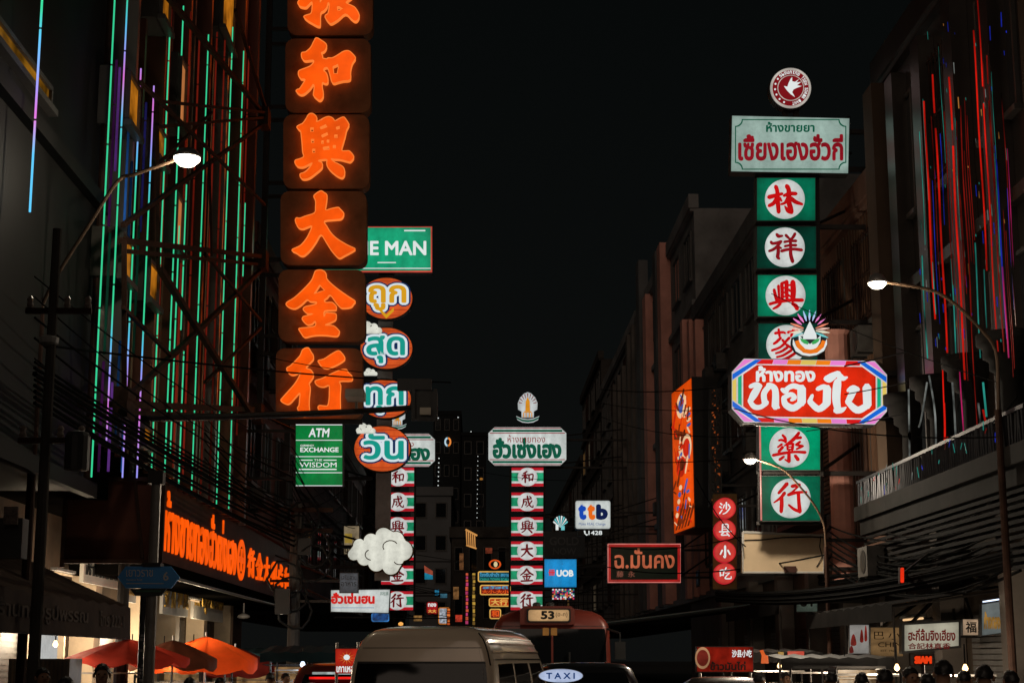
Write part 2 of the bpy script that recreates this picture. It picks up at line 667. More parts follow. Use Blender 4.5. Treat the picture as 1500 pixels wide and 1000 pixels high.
# the neon tube building
nb_ = thing("neon_tube_building", "tall building front hung with green, blue and violet vertical light tubes", "building", (FL, 36, 0))
m = MB()
m.box(FL - 9, FL, 27.5, 45.2, 5.6, 30)
m.build("wall", pm("dark_brown_cladding", (.16, .12, .10), .38, .6, .35, .8, stretch=(1, 1, .15)), nb_)
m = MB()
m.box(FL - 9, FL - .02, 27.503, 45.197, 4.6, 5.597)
m.build("soffit", pm("matte_black_soffit", (.004, .0035, .003), .95, 0, .3, 2, spec=0.), nb_)  # near-black without sheen, so the underside stays dark
# vertical fins of the cladding
M_fin = pm("red_lit_fin", (.30, .13, .09), .3, .75, .3, 1.2, stretch=(1, 1, .1))  # reddish base colour stands for red light on the fins
M_fin2 = pm("grey_fin", (.4, .38, .36), .28, .8, .25, 1.2, stretch=(1, 1, .1))
yy = 27.7
i = 0
while yy < 45:
    d = .22 if i % 3 else .42
    m = MB()
    m.box(FL + .003, FL + d, yy, yy + .16, 5.4, 29.6)
    m.build("cladding_fin", M_fin if i % 4 else M_fin2, nb_)
    yy += .74 + .2 * ((i * 7) % 3) / 2
    i += 1

G, B_, P, V = (56, 206, 146), (92, 190, 235), (214, 110, 205), (150, 150, 240)
G2 = (60, 220, 150)
TUBES = [
    ((167, -40), (137, 700), "g"), ((187, -40), (157, 655), "c"), ((205, 98), (181, 700), "c2"), ((225, 125), (201, 700), "c2"),
    ((249, 27), (222, 702), "g"), ((267, 5), (243, 700), "g"), ((262, 330), (250, 665), "g"), ((305, 50), (281, 722), "g"),
    ((341, 40), (317, 740), "g"), ((357, 75), (335, 745), "g"), ((359, 297), (356, 405), "g"), ((270, 515), (261, 712), "g"), ((276, 275), (262, 480), "g")]
ztop = 19.5
gst = {
    "g": [(0, G), (1, G)],
    "c": [(0, V), (.09, P), (.16, V), (.21, B_), (.27, G), (.58, G), (.64, B_), (.72, P), (.77, V), (.82, B_), (.88, G), (1, G)],
    "c2": [(0, V), (.13, P), (.2, V), (.25, B_), (.31, G), (.53, G), (.61, B_), (.67, V), (.76, P), (.82, V), (.87, B_), (.93, G), (1, G)],
}
TM = {k_: grad_em("led_tube_" + {"g": "green", "c": "rainbow", "c2": "violet"}[k_], v, 5.0, 14.0, 1.05) for k_, v in gst.items()}


def led_tube(parent, top, bot, X, mat, r=.03, seg=1.0, zref=5.0, s=1):
    a, b = WX(top[0], top[1], X), WX(bot[0], bot[1], X)
    y = (a.y + b.y) / 2
    m = MB()
    z = b.z
    while z < a.z - .02:
        z1 = min(z + seg - .035, a.z)
        m.tube([(X, y, z), (X, y, z1)], r, 6)
        z += seg
    return m, y


for (tp, bt, kd) in TUBES:
    m, y = led_tube(nb_, tp, bt, FL + .5, None, .0135, 1.35)
    o = m.build("light_tube", TM[kd], nb_)
    # object z starts at the thing's base, so the colour bands line up between tubes
for (tp, bt, colr) in (((245, -10), (232, 640), 0), ((272, 0), (262, 690), 0), ((285, 30), (276, 700), 0), ((315, 40), (297, 725), 0), ((327, 20), (310, 735), 0), ((362, 60), (350, 640), 0)):
    m, y = led_tube(nb_, tp, bt, FL + .46, None, .02, 2.1)
    m.build("light_tube", em("dim_red_fin_glow", (112, 26, 14), 1, .5, .6, True, (1, 1, .4)), nb_)  # red light on the fins, put in as dim glowing bars
for (tp, bt, nm, c_) in (((172, 90), (158, 330), "violet_fin_reflection", (52, 14, 58)), ((196, 240), (186, 345), "blue_fin_reflection", (14, 46, 84)), ((214, 150), (206, 340), "indigo_fin_reflection", (30, 28, 84)), ((153, 530), (143, 690), "violet_fin_reflection", (52, 14, 58)), ((177, 500), (168, 640), "blue_fin_reflection", (14, 46, 84)), ((203, 330), (196, 520), "teal_fin_reflection", (8, 44, 30)), ((160, 340), (154, 520), "teal_fin_reflection", (8, 44, 30)), ((165, 560), (158, 690), "violet_neon_tube", (96, 50, 130)), ((188, 540), (176, 690), "blue_neon_tube", (40, 96, 170)), ((192, 150), (180, 330), "blue_neon_tube", (40, 96, 170)), ((176, 100), (168, 250), "violet_neon_tube", (96, 50, 130))):
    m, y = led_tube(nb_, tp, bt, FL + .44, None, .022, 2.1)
    m.build("light_tube", em(nm, c_, 1, .45, .5, True, (1, 1, .5)), nb_)  # wash entries are tube colours reflected on the fins, put in as glow
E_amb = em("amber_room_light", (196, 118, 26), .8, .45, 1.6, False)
E_peach = em("peach_column_light", (196, 120, 66), .8, .25, 1.2, False)  # lit columns are built as panes; their orange light is emission
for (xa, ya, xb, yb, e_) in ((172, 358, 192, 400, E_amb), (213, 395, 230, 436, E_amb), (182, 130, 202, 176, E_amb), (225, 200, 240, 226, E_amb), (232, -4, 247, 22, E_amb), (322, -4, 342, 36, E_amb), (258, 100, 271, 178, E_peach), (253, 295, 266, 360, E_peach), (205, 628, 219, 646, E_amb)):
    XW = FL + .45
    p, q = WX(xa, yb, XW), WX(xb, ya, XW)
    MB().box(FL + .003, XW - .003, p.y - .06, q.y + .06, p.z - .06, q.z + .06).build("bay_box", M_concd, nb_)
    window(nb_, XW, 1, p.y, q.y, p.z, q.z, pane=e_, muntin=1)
t0_, y = led_tube(b1, (62, -30), (45, 312), FL + .3, None, .016, 1.35)
t0_.build("light_tube", grad_em("led_tube_far_left", [(0, G), (.1, B_), (.35, B_), (.5, P), (.62, V), (.8, B_), (.92, G), (1, G)], 7.4, 11.2, 1.25), b1)

# fascia board and canopy with the big orange channel letters
fs = thing("shop_fascia_sign", "long maroon fascia with glowing orange Thai and Chinese channel letters above the arcade", "shop sign", (FL, 45, 3.7))
m = MB()
m.box(FL - .35, FL + .05, 33.0, 57.5, 3.75, 5.5)
m.build("board", M_maroon, fs)
m = MB()
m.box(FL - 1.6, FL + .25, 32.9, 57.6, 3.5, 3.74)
m.build("canopy_edge", pm("matte_black_soffit", (.004, .0035, .003), .95, 0, .3, 2, spec=0.), fs)
m = MB()
m.tube([(FL + .28, 33, 3.48), (FL + .28, 57.5, 3.48)], .035, 6)
m.build("conduit", M_galv, fs)
fX = mX(FL + .055, 1)
m = MB()
text(m, "ห้างขายทองฮั่วเซ่งเฮง", (33.95, 5.3, 44.1, 4.02), fX, 0, .03, .012)
m.build("channel_letters", E_orange, fs)
m = MB()
m.prism(fX, ell(45.05, 4.5, .72, .55), 0, .03, 0, [ell(45.05, 4.5, .5, .38)[::-1]])
m.prism(fX, rect(44.6, 4.42, 45.5, 4.58), 0, .032)
m.prism(fX, rect(44.95, 4.2, 45.15, 4.8), 0, .034)
m.build("round_emblem", E_orange, fs)
# Chinese characters on the fascia, read from right to left
GLY = {
    "和": [(45, 12, 8), (18, 26, 6)], }
GLY = {
    "和": [[(45, 10, 8), (18, 26, 6)], [(10, 40, 7), (52, 34, 7)], [(32, 22, 9), (33, 90, 8)], [(31, 42, 7), (8, 70, 5)], [(36, 44, 7), (50, 60, 6)], [(60, 35, 8), (63, 78, 7)], [(60, 36, 7), (90, 32, 7), (86, 76, 7)], [(63, 72, 6), (86, 70, 6)]],
    "成": [[(20, 32, 7), (80, 26, 7)], [(22, 32, 8), (20, 60, 7), (8, 90, 5)], [(22, 50, 6), (42, 48, 6), (40, 72, 6), (32, 70, 4)], [(50, 8, 8), (58, 50, 8), (72, 80, 7), (92, 88, 6), (92, 72, 3)], [(84, 42, 7), (66, 66, 6), (44, 86, 4)], [(66, 10, 6), (78, 18, 6)]],
    "興": [[(20, 18, 6), (12, 24, 5)], [(14, 24, 7), (18, 62, 7)], [(16, 36, 5), (28, 34, 5)], [(16, 48, 5), (28, 46, 5)], [(34, 14, 7), (36, 60, 6)], [(35, 14, 6), (64, 12, 6), (63, 58, 6)], [(40, 26, 4), (58, 25, 4)], [(42, 38, 4), (43, 54, 4)], [(42, 37, 4), (57, 36, 4), (56, 52, 4)], [(43, 52, 4), (56, 51, 4)], [(72, 20, 5), (88, 16, 6), (83, 62, 7)], [(72, 34, 5), (84, 33, 5)], [(72, 47, 5), (82, 46, 5)], [(4, 68, 7), (40, 64, 7), (96, 64, 8)], [(38, 70, 7), (26, 84, 6), (10, 94, 5)], [(60, 70, 7), (74, 82, 8), (86, 95, 8)]],
    "大": [[(10, 40, 9), (90, 33, 9)], [(50, 6, 10), (48, 40, 10), (34, 68, 8), (8, 92, 5)], [(50, 44, 9), (66, 70, 10), (94, 90, 8)]],
    "金": [[(50, 5, 9), (30, 30, 8), (4, 50, 6)], [(52, 10, 9), (70, 32, 9), (97, 48, 8)], [(32, 44, 6), (68, 42, 6)], [(20, 60, 7), (80, 58, 7)], [(50, 42, 8), (50, 90, 8)], [(28, 68, 6), (36, 82, 6)], [(72, 66, 6), (62, 82, 6)], [(8, 94, 8), (92, 90, 8)]],
    "行": [[(38, 4, 11), (26, 18, 9), (10, 32, 7)], [(34, 32, 10), (20, 50, 8), (2, 66, 4)], [(25, 48, 9), (25, 70, 9), (24, 94, 9)], [(54, 14, 8), (78, 8, 10)], [(76, 10, 4), (60, 24, 4), (48, 36, 7)], [(46, 38, 7), (70, 32, 8), (98, 30, 6)], [(74, 34, 9), (75, 62, 9), (78, 92, 11)], [(78, 92, 8), (62, 84, 7), (46, 70, 4)]],
    "沙": [[(15, 15, 8), (26, 24, 8)], [(8, 38, 8), (20, 46, 8)], [(8, 88, 8), (28, 62, 6)], [(60, 8, 9), (60, 55, 8)], [(45, 25, 7), (36, 48, 6)], [(74, 22, 8), (90, 45, 7)], [(86, 50, 7), (60, 80, 7), (34, 92, 5)]],
    "县": [[(30, 10, 7), (28, 60, 7)], [(30, 10, 7), (72, 10, 7), (70, 60, 7)], [(30, 26, 5), (70, 26, 5)], [(30, 42, 5), (70, 42, 5)], [(6, 62, 7), (95, 60, 7)], [(40, 66, 7), (22, 86, 7), (75, 84, 7)], [(64, 72, 7), (82, 92, 7)]],
    "小": [[(50, 8, 12), (50, 85, 12), (38, 80, 6)], [(28, 38, 10), (14, 66, 8)], [(72, 38, 10), (88, 66, 9)]],
    "吃": [[(12, 28, 7), (14, 68, 7)], [(12, 28, 7), (38, 26, 7), (36, 64, 7)], [(14, 62, 6), (36, 60, 6)], [(58, 8, 8), (44, 36, 6)], [(52, 28, 7), (92, 24, 7)], [(52, 46, 7), (84, 42, 7), (58, 70, 6), (52, 86, 7), (94, 86, 7), (96, 70, 4)]],
}
# written with a broad brush on the green boxes (coordinates of each box face)
GREEN = {
    "林": [[(47, 20, 8), (50, 30, 8), (51, 50, 9), (53, 73, 8)], [(33, 42, 9), (45, 39, 8), (60, 35, 6)], [(48, 46, 8), (42, 55, 8), (33, 60, 7)], [(55, 44, 6), (59, 50, 4)], [(70, 19, 9), (74, 28, 9), (74, 50, 10), (78, 66, 10), (80, 74, 8)], [(79, 74, 7), (72, 70, 8), (66, 61, 3)], [(64, 39, 6), (76, 35, 8), (89, 35, 7)], [(72, 45, 8), (66, 54, 6), (58, 57, 4)], [(78, 44, 8), (88, 52, 8), (102, 57, 5)]],
    "祥": [[(50, 18, 6), (54, 22, 7), (62, 21, 4)], [(38, 34, 6), (41, 37, 6), (50, 36, 6), (59, 33, 6)], [(58, 34, 6), (50, 44, 6), (42, 50, 6), (34, 53, 5)], [(53, 42, 6), (53, 55, 7), (52, 65, 7), (55, 69, 5)], [(50, 64, 5), (54, 69, 4)], [(53, 44, 5), (59, 47, 4)], [(69, 20, 6), (75, 26, 5)], [(88, 17, 6), (84, 24, 6), (80, 28, 5)], [(66, 34, 5), (78, 32, 5), (90, 32, 6)], [(67, 43, 5), (78, 41, 5), (90, 41, 6)], [(60, 53, 6), (72, 50, 6), (86, 49, 6), (102, 51, 6)], [(78, 28, 6), (79, 45, 6), (79, 60, 7), (83, 75, 7)]],
    "興": [[(45, 37, 6), (48, 50, 7), (52, 62, 7)], [(54, 29, 6), (55, 45, 5), (56, 60, 5)], [(61, 24, 7), (62, 40, 7), (62, 62, 6)], [(61, 24, 6), (72, 20, 6)], [(71, 20, 8), (71, 40, 8), (72, 56, 6)], [(62, 33, 4), (70, 33, 4)], [(62, 43, 4), (70, 43, 4)], [(63, 52, 4), (70, 51, 4)], [(84, 21, 10), (85, 40, 11), (84, 60, 9)], [(74, 28, 4), (80, 27, 4)], [(76, 36, 3), (78, 40, 4)], [(73, 47, 4), (80, 52, 4)], [(36, 67, 6), (55, 62, 6), (80, 59, 7), (104, 59, 7)], [(58, 66, 6), (52, 72, 6), (43, 77, 4)], [(83, 66, 6), (90, 71, 8), (93, 77, 8)]],
    "蔘": [[(45, 24, 6), (60, 22, 5), (66, 24, 4)], [(52, 16, 5), (54, 30, 5)], [(72, 22, 6), (92, 20, 5)], [(84, 14, 6), (78, 30, 5)], [(56, 34, 6), (48, 42, 6), (42, 46, 5)], [(60, 38, 5), (66, 46, 5)], [(74, 34, 6), (66, 42, 5)], [(80, 36, 5), (92, 46, 6)], [(66, 44, 6), (54, 54, 5), (38, 60, 5)], [(68, 48, 5), (82, 56, 5), (100, 58, 6)], [(70, 54, 6), (58, 62, 5), (46, 66, 4)], [(78, 60, 6), (62, 70, 5), (48, 74, 4)], [(86, 66, 6), (70, 76, 6), (50, 83, 4)]],
    "藥": [[(60, 26, 5), (65, 32, 6), (66, 40, 6)], [(66, 39, 5), (58, 36, 5), (52, 37, 4)], [(94, 21, 6), (88, 29, 7), (80, 37, 7), (70, 44, 5), (64, 48, 3)], [(89, 32, 6), (98, 31, 6)], [(58, 45, 5), (50, 51, 4)], [(60, 51, 6), (52, 60, 6)], [(70, 46, 5), (70, 56, 4)], [(72, 45, 4), (81, 44, 5)], [(82, 44, 5), (80, 56, 6)], [(70, 51, 3), (80, 50, 3)], [(72, 56, 4), (80, 56, 4)], [(96, 40, 5), (88, 46, 5)], [(88, 46, 5), (102, 49, 5)], [(100, 50, 5), (89, 55, 4)], [(40, 68, 6), (60, 64, 6), (85, 61, 5), (107, 62, 6)], [(73, 60, 6), (73, 72, 7), (73, 81, 7)], [(73, 82, 4), (65, 77, 3)], [(62, 71, 5), (54, 77, 6)], [(86, 69, 6), (92, 77, 7)]],
    "行": [[(69, 24, 8), (62, 32, 7), (52, 43, 6)], [(64, 43, 7), (56, 53, 6), (42, 63, 3)], [(58, 52, 7), (58, 68, 8), (57, 82, 7)], [(80, 29, 7), (95, 26, 7)], [(92, 30, 4), (80, 41, 4), (72, 47, 6)], [(72, 47, 6), (90, 42, 6), (110, 41, 4)], [(93, 44, 7), (94, 62, 7), (96, 82, 8)], [(96, 82, 6), (84, 77, 6), (73, 68, 4)]],
}
yy = 46.3
for ch in "行金大興成和":
    m = MB()
    brush(m, fX, GLY[ch], 0, .04, 0, boxtf(yy, 4.92, yy + 1.45, 4.12), 1.5)
    m.build("channel_letters", E_orange, fs)
    yy += 1.75

# shop fronts under the canopy -------------------------------------------------
sf = thing("shopfront_row", "cream columned ground floor shop fronts behind the orange umbrellas on the left pavement", "shop front", (XL, 40, .13))
m = MB()
m.box(XL - 3, XL, 9, 58, .13, 4.597)
m.build("wall", pm("shopfront_wall", (.09, .062, .042), .8, 0, .4, .8), sf)
for y in (22.5, 26.5, 33.6, 38.6, 42.6, 47.0, 52.0):
    m = MB()
    m.box(XL + .003, XL + .5, y, y + .55, .13, 3.9)
    m.box(XL + .003, XL + .56, y - .05, y + .6, .13, .6)
    m.build("column", M_cream, sf)
for i, y in enumerate((20, 23.3, 27.4, 34.4, 39.3, 43.4, 47.8)):
    m = MB()
    w = 2.6 if i in (0, 1) else 3
    m.box(XL + .003, XL + .06, y, y + w, .2, 2.9)
    for q in range(26):
        z = .25 + q * .1
        m.box(XL + .06, XL + .075, y + .04, y + w - .04, z, z + .05)
    m.build("roller_shutter", pm("shutter_steel", (.07, .065, .06), .5, .5, .3, 3), sf)
M_gold = pm("gold_letter", (.55, .34, .06), .35, .6, .25, 6)
M_wboard = pm("white_board", (.75, .72, .64), .6, 0, .15, 1)
for (nm, lab, xa, ya, xb, yb, txt) in (
        ("gold_letter_sign", "white board with tall gold Chinese letters under the arcade canopy", 238, 848, 277, 898, "金行和成"),
        ("gold_letter_sign", "long white board with gold Thai lettering beside the arcade column", 283, 858, 328, 905, "ทองรูปพรรณ"),
        ("gold_letter_sign", "short white board with gold letters behind the blue street sign", 182, 858, 200, 880, "ทอง"),
        ("gold_letter_sign", "white board with dark scribbled letters above the dark awning", 122, 826, 182, 852, "ห้างทองตั้ง")):
    X = XL + .6
    p, q = WX(xa, yb, X), WX(xb, ya, X)
    t = thing(nm, lab, "shop sign", (X, (p.y + q.y) / 2, p.z), "gold letter boards on the left shop fronts")
    MB().box(X - .08, X, p.y, q.y, p.z, q.z).build("board", M_wboard, t)
    fx = mX(X + .002, 1)
    m = MB()
    if txt[0] == "金":
        n = len(txt)
        for i, ch in enumerate(txt):
            w = (q.y - p.y) / n
            brush(m, fx, GLY[ch], 0, .03, 0, boxtf(p.y + w * i + .1, q.z - .15, p.y + w * (i + 1) - .1, p.z + .15), 1.1)
    else:
        text(m, txt, (p.y + .15, q.z - .12, q.y - .15, p.z + .15), fx, 0, .03, .02)
    m.build("lettering", M_gold if "dark" not in lab.split("above")[0] else M_black, t)
# tube lights below the canopy
for (y, X) in ((37.5, -7.55), (44.5, -7.55), (30.5, -7.6)):
    t = thing("tube_light", "cool fluorescent tube under the left arcade canopy", "lamp", (X, y, 3.55), "tube lights under the arcade canopy")
    MB().box(X - .06, X + .06, y - .7, y + .7, 3.42, 3.47).build("fitting", M_casew, t)
    MB().tube([(X, y - .62, 3.38), (X, y + .62, 3.38)], .02, 8).build("tube", em("arcade_tube", (255, 206, 150), 1.2, .02, 1), t)
    bulb_light(t, (X, y, 2.3), 120, (1, .8, .55), .3)  # point light added below the tube to brighten the shop fronts
# hanging pendant
p = WX(357, 900, -7.0)
t = thing("pendant_lamp", "small white pendant lamp hanging on a rod from the arcade canopy", "lamp", (p.x, p.y, p.z - .1))
MB().tube([(p.x, p.y, p.z), (p.x, p.y, 3.5)], .025, 6).build("rod", M_casew, t)
MB().lathe((p.x, p.y, p.z - .1), [(.02, .16), (.16, .1), (.2, .04), (.14, 0), (.02, -.02)], 14).build("shade", M_casew, t, True)

# lit doorway and cart at the far left
a, b = WX(33, 978, XL + .1), WX(87, 917, XL + .1)
t = thing("lit_doorway", "bright white lit doorway behind the metal cart at the far left", "doorway", (XL, (a.y + b.y) / 2, .13))
MB().box(XL + .03, XL + .085, a.y, b.y, .5, b.z).build("glowing_panel", em("doorway_glow", (224, 226, 224), .95, .1, .6), t)
m = MB()
m.box(XL + .003, XL + .2, a.y - .12, a.y - .003, .13, b.z + .1)
m.box(XL + .003, XL + .2, b.y + .003, b.y + .12, .13, b.z + .1)
m.box(XL + .003, XL + .2, a.y - .003, b.y + .003, b.z + .003, b.z + .1)
m.build("door_frame", M_cream, t)
p = W(62, 957, 25.5)
t = thing("food_cart", "dull metal cart with ribbed back panel in front of the lit doorway", "cart", (p.x, 25.5, .13))
m = MB()
m.box(p.x - .5, p.x + .42, 25.5, 26.3, .75, 1.86)
m.build("cabinet", pm("cart_tin", (.5, .42, .35), .5, .3, .3, 3), t)
for i in range(14):
    m = MB() if i == 0 else m
    m.box(p.x - .48 + i * .065, p.x - .45 + i * .065, 25.485, 25.499, 1.4, 1.83)
m.build("ribbed_panel", M_galv, t)
m = MB()
m.box(p.x - .55, p.x + .47, 25.42, 25.5, 1.36, 1.4)
m.build("rail", M_galv, t)
for sx in (-.35, .3):
    MB().lathe((p.x + sx, 25.9, .45), [(.32, -.03), (.32, .03), (.1, .04), (.1, -.04)], 16, 0, "x").build("wheel", M_rubber, t)

# dark awning with faint lettering
t = thing("shop_awning", "dark brown fabric awning with faint lettering on its valance", "awning", (-6.8, 24.5, 2.4))
m = MB()
ax0, ax1 = 19.0, 28.6
n = 24
for i in range(n):
    ya, yb = ax0 + (ax1 - ax0) * i / n, ax0 + (ax1 - ax0) * (i + 1) / n
    m.add([(-8.1, ya, 3.7), (-8.1, yb, 3.7), (-5.95, yb, 2.75 - .04 * (i % 2)), (-5.95, ya, 2.75 - .04 * ((i + 1) % 2))], [(0, 1, 2, 3)])
    za = 2.18 + .03 * (i % 2)
    m.add([(-5.95, ya, 2.75 - .04 * ((i + 1) % 2)), (-5.95, yb, 2.75 - .04 * (i % 2)), (-5.93, yb, 2.18 + .03 * ((i + 1) % 2)), (-5.93, ya, za)], [(0, 1, 2, 3)])
m.build("canvas", pm("awning_canvas", (.06, .04, .03), .9, 0, .35, 1.5), t)
m = MB()
text(m, "ร้านทองรูปพรรณ", (20.6, 2.62, 25.4, 2.32), mX(-5.92, 1), 0, .004, .02)
m.build("lettering", pm("faded_letter", (.11, .085, .07), .9), t)
m = MB()
text(m, "โทร 222-1", (26.2, 2.6, 28, 2.36), mX(-5.92, 1), 0, .004, .01)
m.build("lettering", pm("faded_letter", (.11, .085, .07), .9), t)
for y in (19.1, 23.8, 28.5):
    MB().tube([(-8.1, y, 3.66), (-5.97, y, 2.68)], .025, 6).build("awning_strut", M_steel, t)
MB().tube([(-5.97, 19.0, 2.2), (-5.97, 28.6, 2.2)], .025, 6).build("valance_bar", M_steel, t)

# blank dark maroon board
p, q = W(92, 822, 29), W(240, 702, 29)
t = thing("blank_signboard", "large blank dark maroon board hanging below the violet light tubes", "signboard", ((p.x + q.x) / 2, 29, p.z))
MB().box(p.x, q.x, 29, 29.25, p.z, q.z).build("board", M_maroon, t)
m = MB()
for x in (p.x, q.x):
    m.bar((x, 28.97, p.z - .1), (x, 28.97, q.z + .1), .07)
m.bar((p.x, 28.96, p.z), (q.x, 28.96, p.z), .07)
m.bar((p.x, 28.96, q.z), (q.x, 28.96, q.z), .07)
m.bar((q.x - .5, 28.96, q.z), (q.x - .3, 28.96, p.z), .05)
m.build("edge_frame", M_rust, t)

# ------------------------------------------------------------------ the tall orange character sign
BY = 45.0
OUT = {
    "振": ((420, 0, .0867), [[(215, 60), (260, 20), (420, -30), (400, -120), (220, -100), (215, -190), (420, -230), (430, -330), (560, -330), (565, -260), (640, -270), (700, -330), (1050, -340), (1060, -260), (800, -230), (1010, -180), (1000, -110), (820, -120), (1120, -70), (1100, 20), (1010, 90), (1100, 140), (1170, 185), (1235, 310), (1200, 395), (1150, 405), (1090, 360), (1000, 285), (880, 380), (770, 445), (720, 425), (660, 345), (670, 300), (710, 270), (730, 130), (710, 95), (690, 170), (640, 230), (585, 275), (580, 470), (540, 490), (490, 470), (430, 435), (370, 400), (300, 335), (340, 305), (420, 275), (440, 180), (435, 80), (350, 165), (290, 170), (230, 150), (200, 100)]],
          [[(865, 165), (900, 165), (955, 195), (900, 225), (868, 220)], [(575, 90), (612, 30), (620, -30), (585, -20)]]),
    "和": ((420, 50, .11), [[(405, 85), (470, 120), (520, 155), (540, 190), (530, 235), (500, 270), (470, 285), (488, 330), (490, 355), (540, 365), (560, 352), (620, 350), (700, 305), (765, 265), (830, 258), (880, 295), (920, 345), (915, 375), (885, 420), (865, 490), (858, 560), (860, 620), (835, 650), (760, 658), (690, 675), (640, 690), (608, 670), (590, 600), (570, 530), (545, 480), (510, 490), (500, 520), (530, 545), (550, 590), (560, 660), (545, 690), (510, 690), (485, 680), (482, 740), (495, 810), (495, 860), (470, 905), (440, 915), (410, 895), (365, 850), (370, 790), (375, 730), (360, 705), (330, 750), (280, 800), (230, 835), (180, 835), (135, 795), (150, 770), (180, 760), (215, 710), (255, 640), (200, 630), (170, 590), (165, 540), (185, 515), (250, 490), (320, 460), (365, 415), (365, 385), (320, 385), (250, 390), (215, 360), (205, 310), (215, 280), (265, 270), (330, 210), (370, 130)]],
          [[(625, 470), (690, 440), (695, 480), (680, 560), (635, 560)]]),
    "興": ((420, 160, .11), [[(290, 115), (320, 90), (360, 92), (400, 125), (412, 165), (405, 195), (440, 185), (510, 145), (570, 130), (620, 150), (650, 185), (690, 165), (760, 135), (795, 165), (835, 230), (830, 260), (805, 310), (790, 380), (765, 470), (740, 575), (800, 583), (840, 585), (880, 625), (900, 665), (885, 700), (850, 730), (800, 720), (720, 700), (640, 695), (600, 690), (640, 730), (700, 760), (760, 800), (780, 860), (775, 910), (745, 942), (700, 930), (640, 890), (580, 835), (550, 790), (540, 740), (545, 700), (480, 700), (430, 715), (475, 740), (485, 790), (460, 830), (400, 880), (320, 940), (250, 960), (200, 945), (188, 890), (240, 870), (300, 820), (350, 745), (300, 765), (240, 795), (190, 800), (145, 785), (118, 735), (130, 705), (180, 690), (235, 660), (222, 600), (215, 500), (205, 400), (195, 325), (165, 300), (145, 265), (180, 240), (220, 220), (260, 170)]],
          [rect(328, 280, 366, 328), rect(338, 432, 372, 478), rect(354, 562, 386, 608), [(455, 275), (530, 238), (547, 265), (463, 297)], [(473, 380), (550, 345), (558, 368), (480, 405)], rect(474, 452, 498, 488), rect(547, 442, 572, 472), [(493, 540), (572, 526), (577, 562), (500, 570)], [(668, 273), (712, 260), (712, 288), (673, 300)], rect(646, 374, 682, 410), rect(627, 514, 660, 546)]),
    "大": ((415, 275, .11), [[(415, 140), (450, 100), (510, 68), (550, 90), (590, 125), (585, 220), (572, 320), (640, 305), (735, 287), (765, 310), (810, 360), (808, 400), (775, 440), (700, 450), (555, 468), (590, 540), (640, 620), (720, 700), (840, 775), (900, 805), (965, 838), (930, 870), (820, 930), (760, 960), (720, 940), (650, 860), (580, 750), (510, 650), (450, 740), (380, 840), (310, 910), (270, 932), (230, 925), (180, 890), (135, 870), (130, 845), (170, 825), (240, 790), (310, 710), (355, 630), (390, 535), (330, 550), (270, 572), (215, 560), (185, 510), (170, 460), (185, 425), (230, 430), (310, 400), (425, 360), (438, 280), (438, 200)]], []),
    "金": ((410, 390, .11), [[(490, 80), (550, 70), (600, 90), (625, 130), (635, 190), (700, 260), (800, 340), (930, 430), (1010, 485), (990, 520), (950, 565), (850, 578), (810, 565), (760, 510), (680, 405), (640, 440), (600, 470), (620, 500), (700, 500), (750, 540), (762, 575), (740, 605), (605, 612), (600, 690), (620, 640), (680, 640), (750, 650), (760, 690), (745, 735), (680, 770), (610, 800), (720, 810), (790, 870), (800, 900), (765, 950), (650, 940), (530, 935), (430, 945), (340, 965), (300, 920), (262, 855), (290, 840), (380, 832), (480, 810), (478, 750), (440, 785), (380, 798), (340, 770), (308, 725), (320, 690), (370, 675), (450, 652), (380, 650), (340, 620), (320, 590), (345, 558), (420, 540), (490, 520), (490, 495), (410, 490), (370, 465), (300, 530), (210, 583), (130, 565), (95, 530), (110, 495), (200, 440), (320, 330), (430, 210), (470, 110)]],
          [[(540, 272), (605, 340), (540, 360), (465, 388)]]),
    "行": ((405, 505, .11), [[(430, 55), (470, 110), (500, 160), (500, 210), (470, 245), (435, 280), (405, 325), (460, 345), (495, 390), (500, 440), (470, 490), (445, 530), (460, 590), (450, 700), (445, 800), (450, 890), (430, 930), (380, 968), (340, 945), (290, 860), (310, 820), (318, 740), (322, 655), (270, 705), (180, 800), (110, 790), (70, 755), (85, 725), (160, 640), (240, 550), (300, 460), (330, 380), (280, 405), (230, 420), (185, 405), (145, 330), (200, 290), (280, 210), (330, 150), (360, 80)],
          [(565, 225), (640, 205), (740, 140), (830, 95), (880, 130), (918, 190), (900, 230), (820, 280), (740, 315), (680, 332), (620, 315), (580, 265)],
          [(530, 490), (620, 460), (760, 390), (860, 350), (935, 342), (965, 385), (1010, 430), (1008, 492), (850, 500), (865, 560), (858, 700), (860, 850), (850, 910), (760, 915), (640, 935), (590, 900), (562, 850), (580, 820), (640, 825), (690, 820), (708, 740), (712, 660), (708, 555), (640, 575), (570, 565), (530, 530)]], []),
}
PAN = [("振", 421, -58, 546, 51), ("和", 418, 57, 543, 165), ("興", 415, 168, 541, 276), ("大", 411, 280, 537, 388), ("金", 408, 395, 535, 500), ("行", 404, 510, 531, 613)]
p = W(470, 615, BY)
big = thing("character_tower_sign", "tall column of brown panels with glowing orange Chinese characters on a steel frame", "sign", (p.x, BY, p.z))
fB = mpx(BY)
M_glow = E_orange
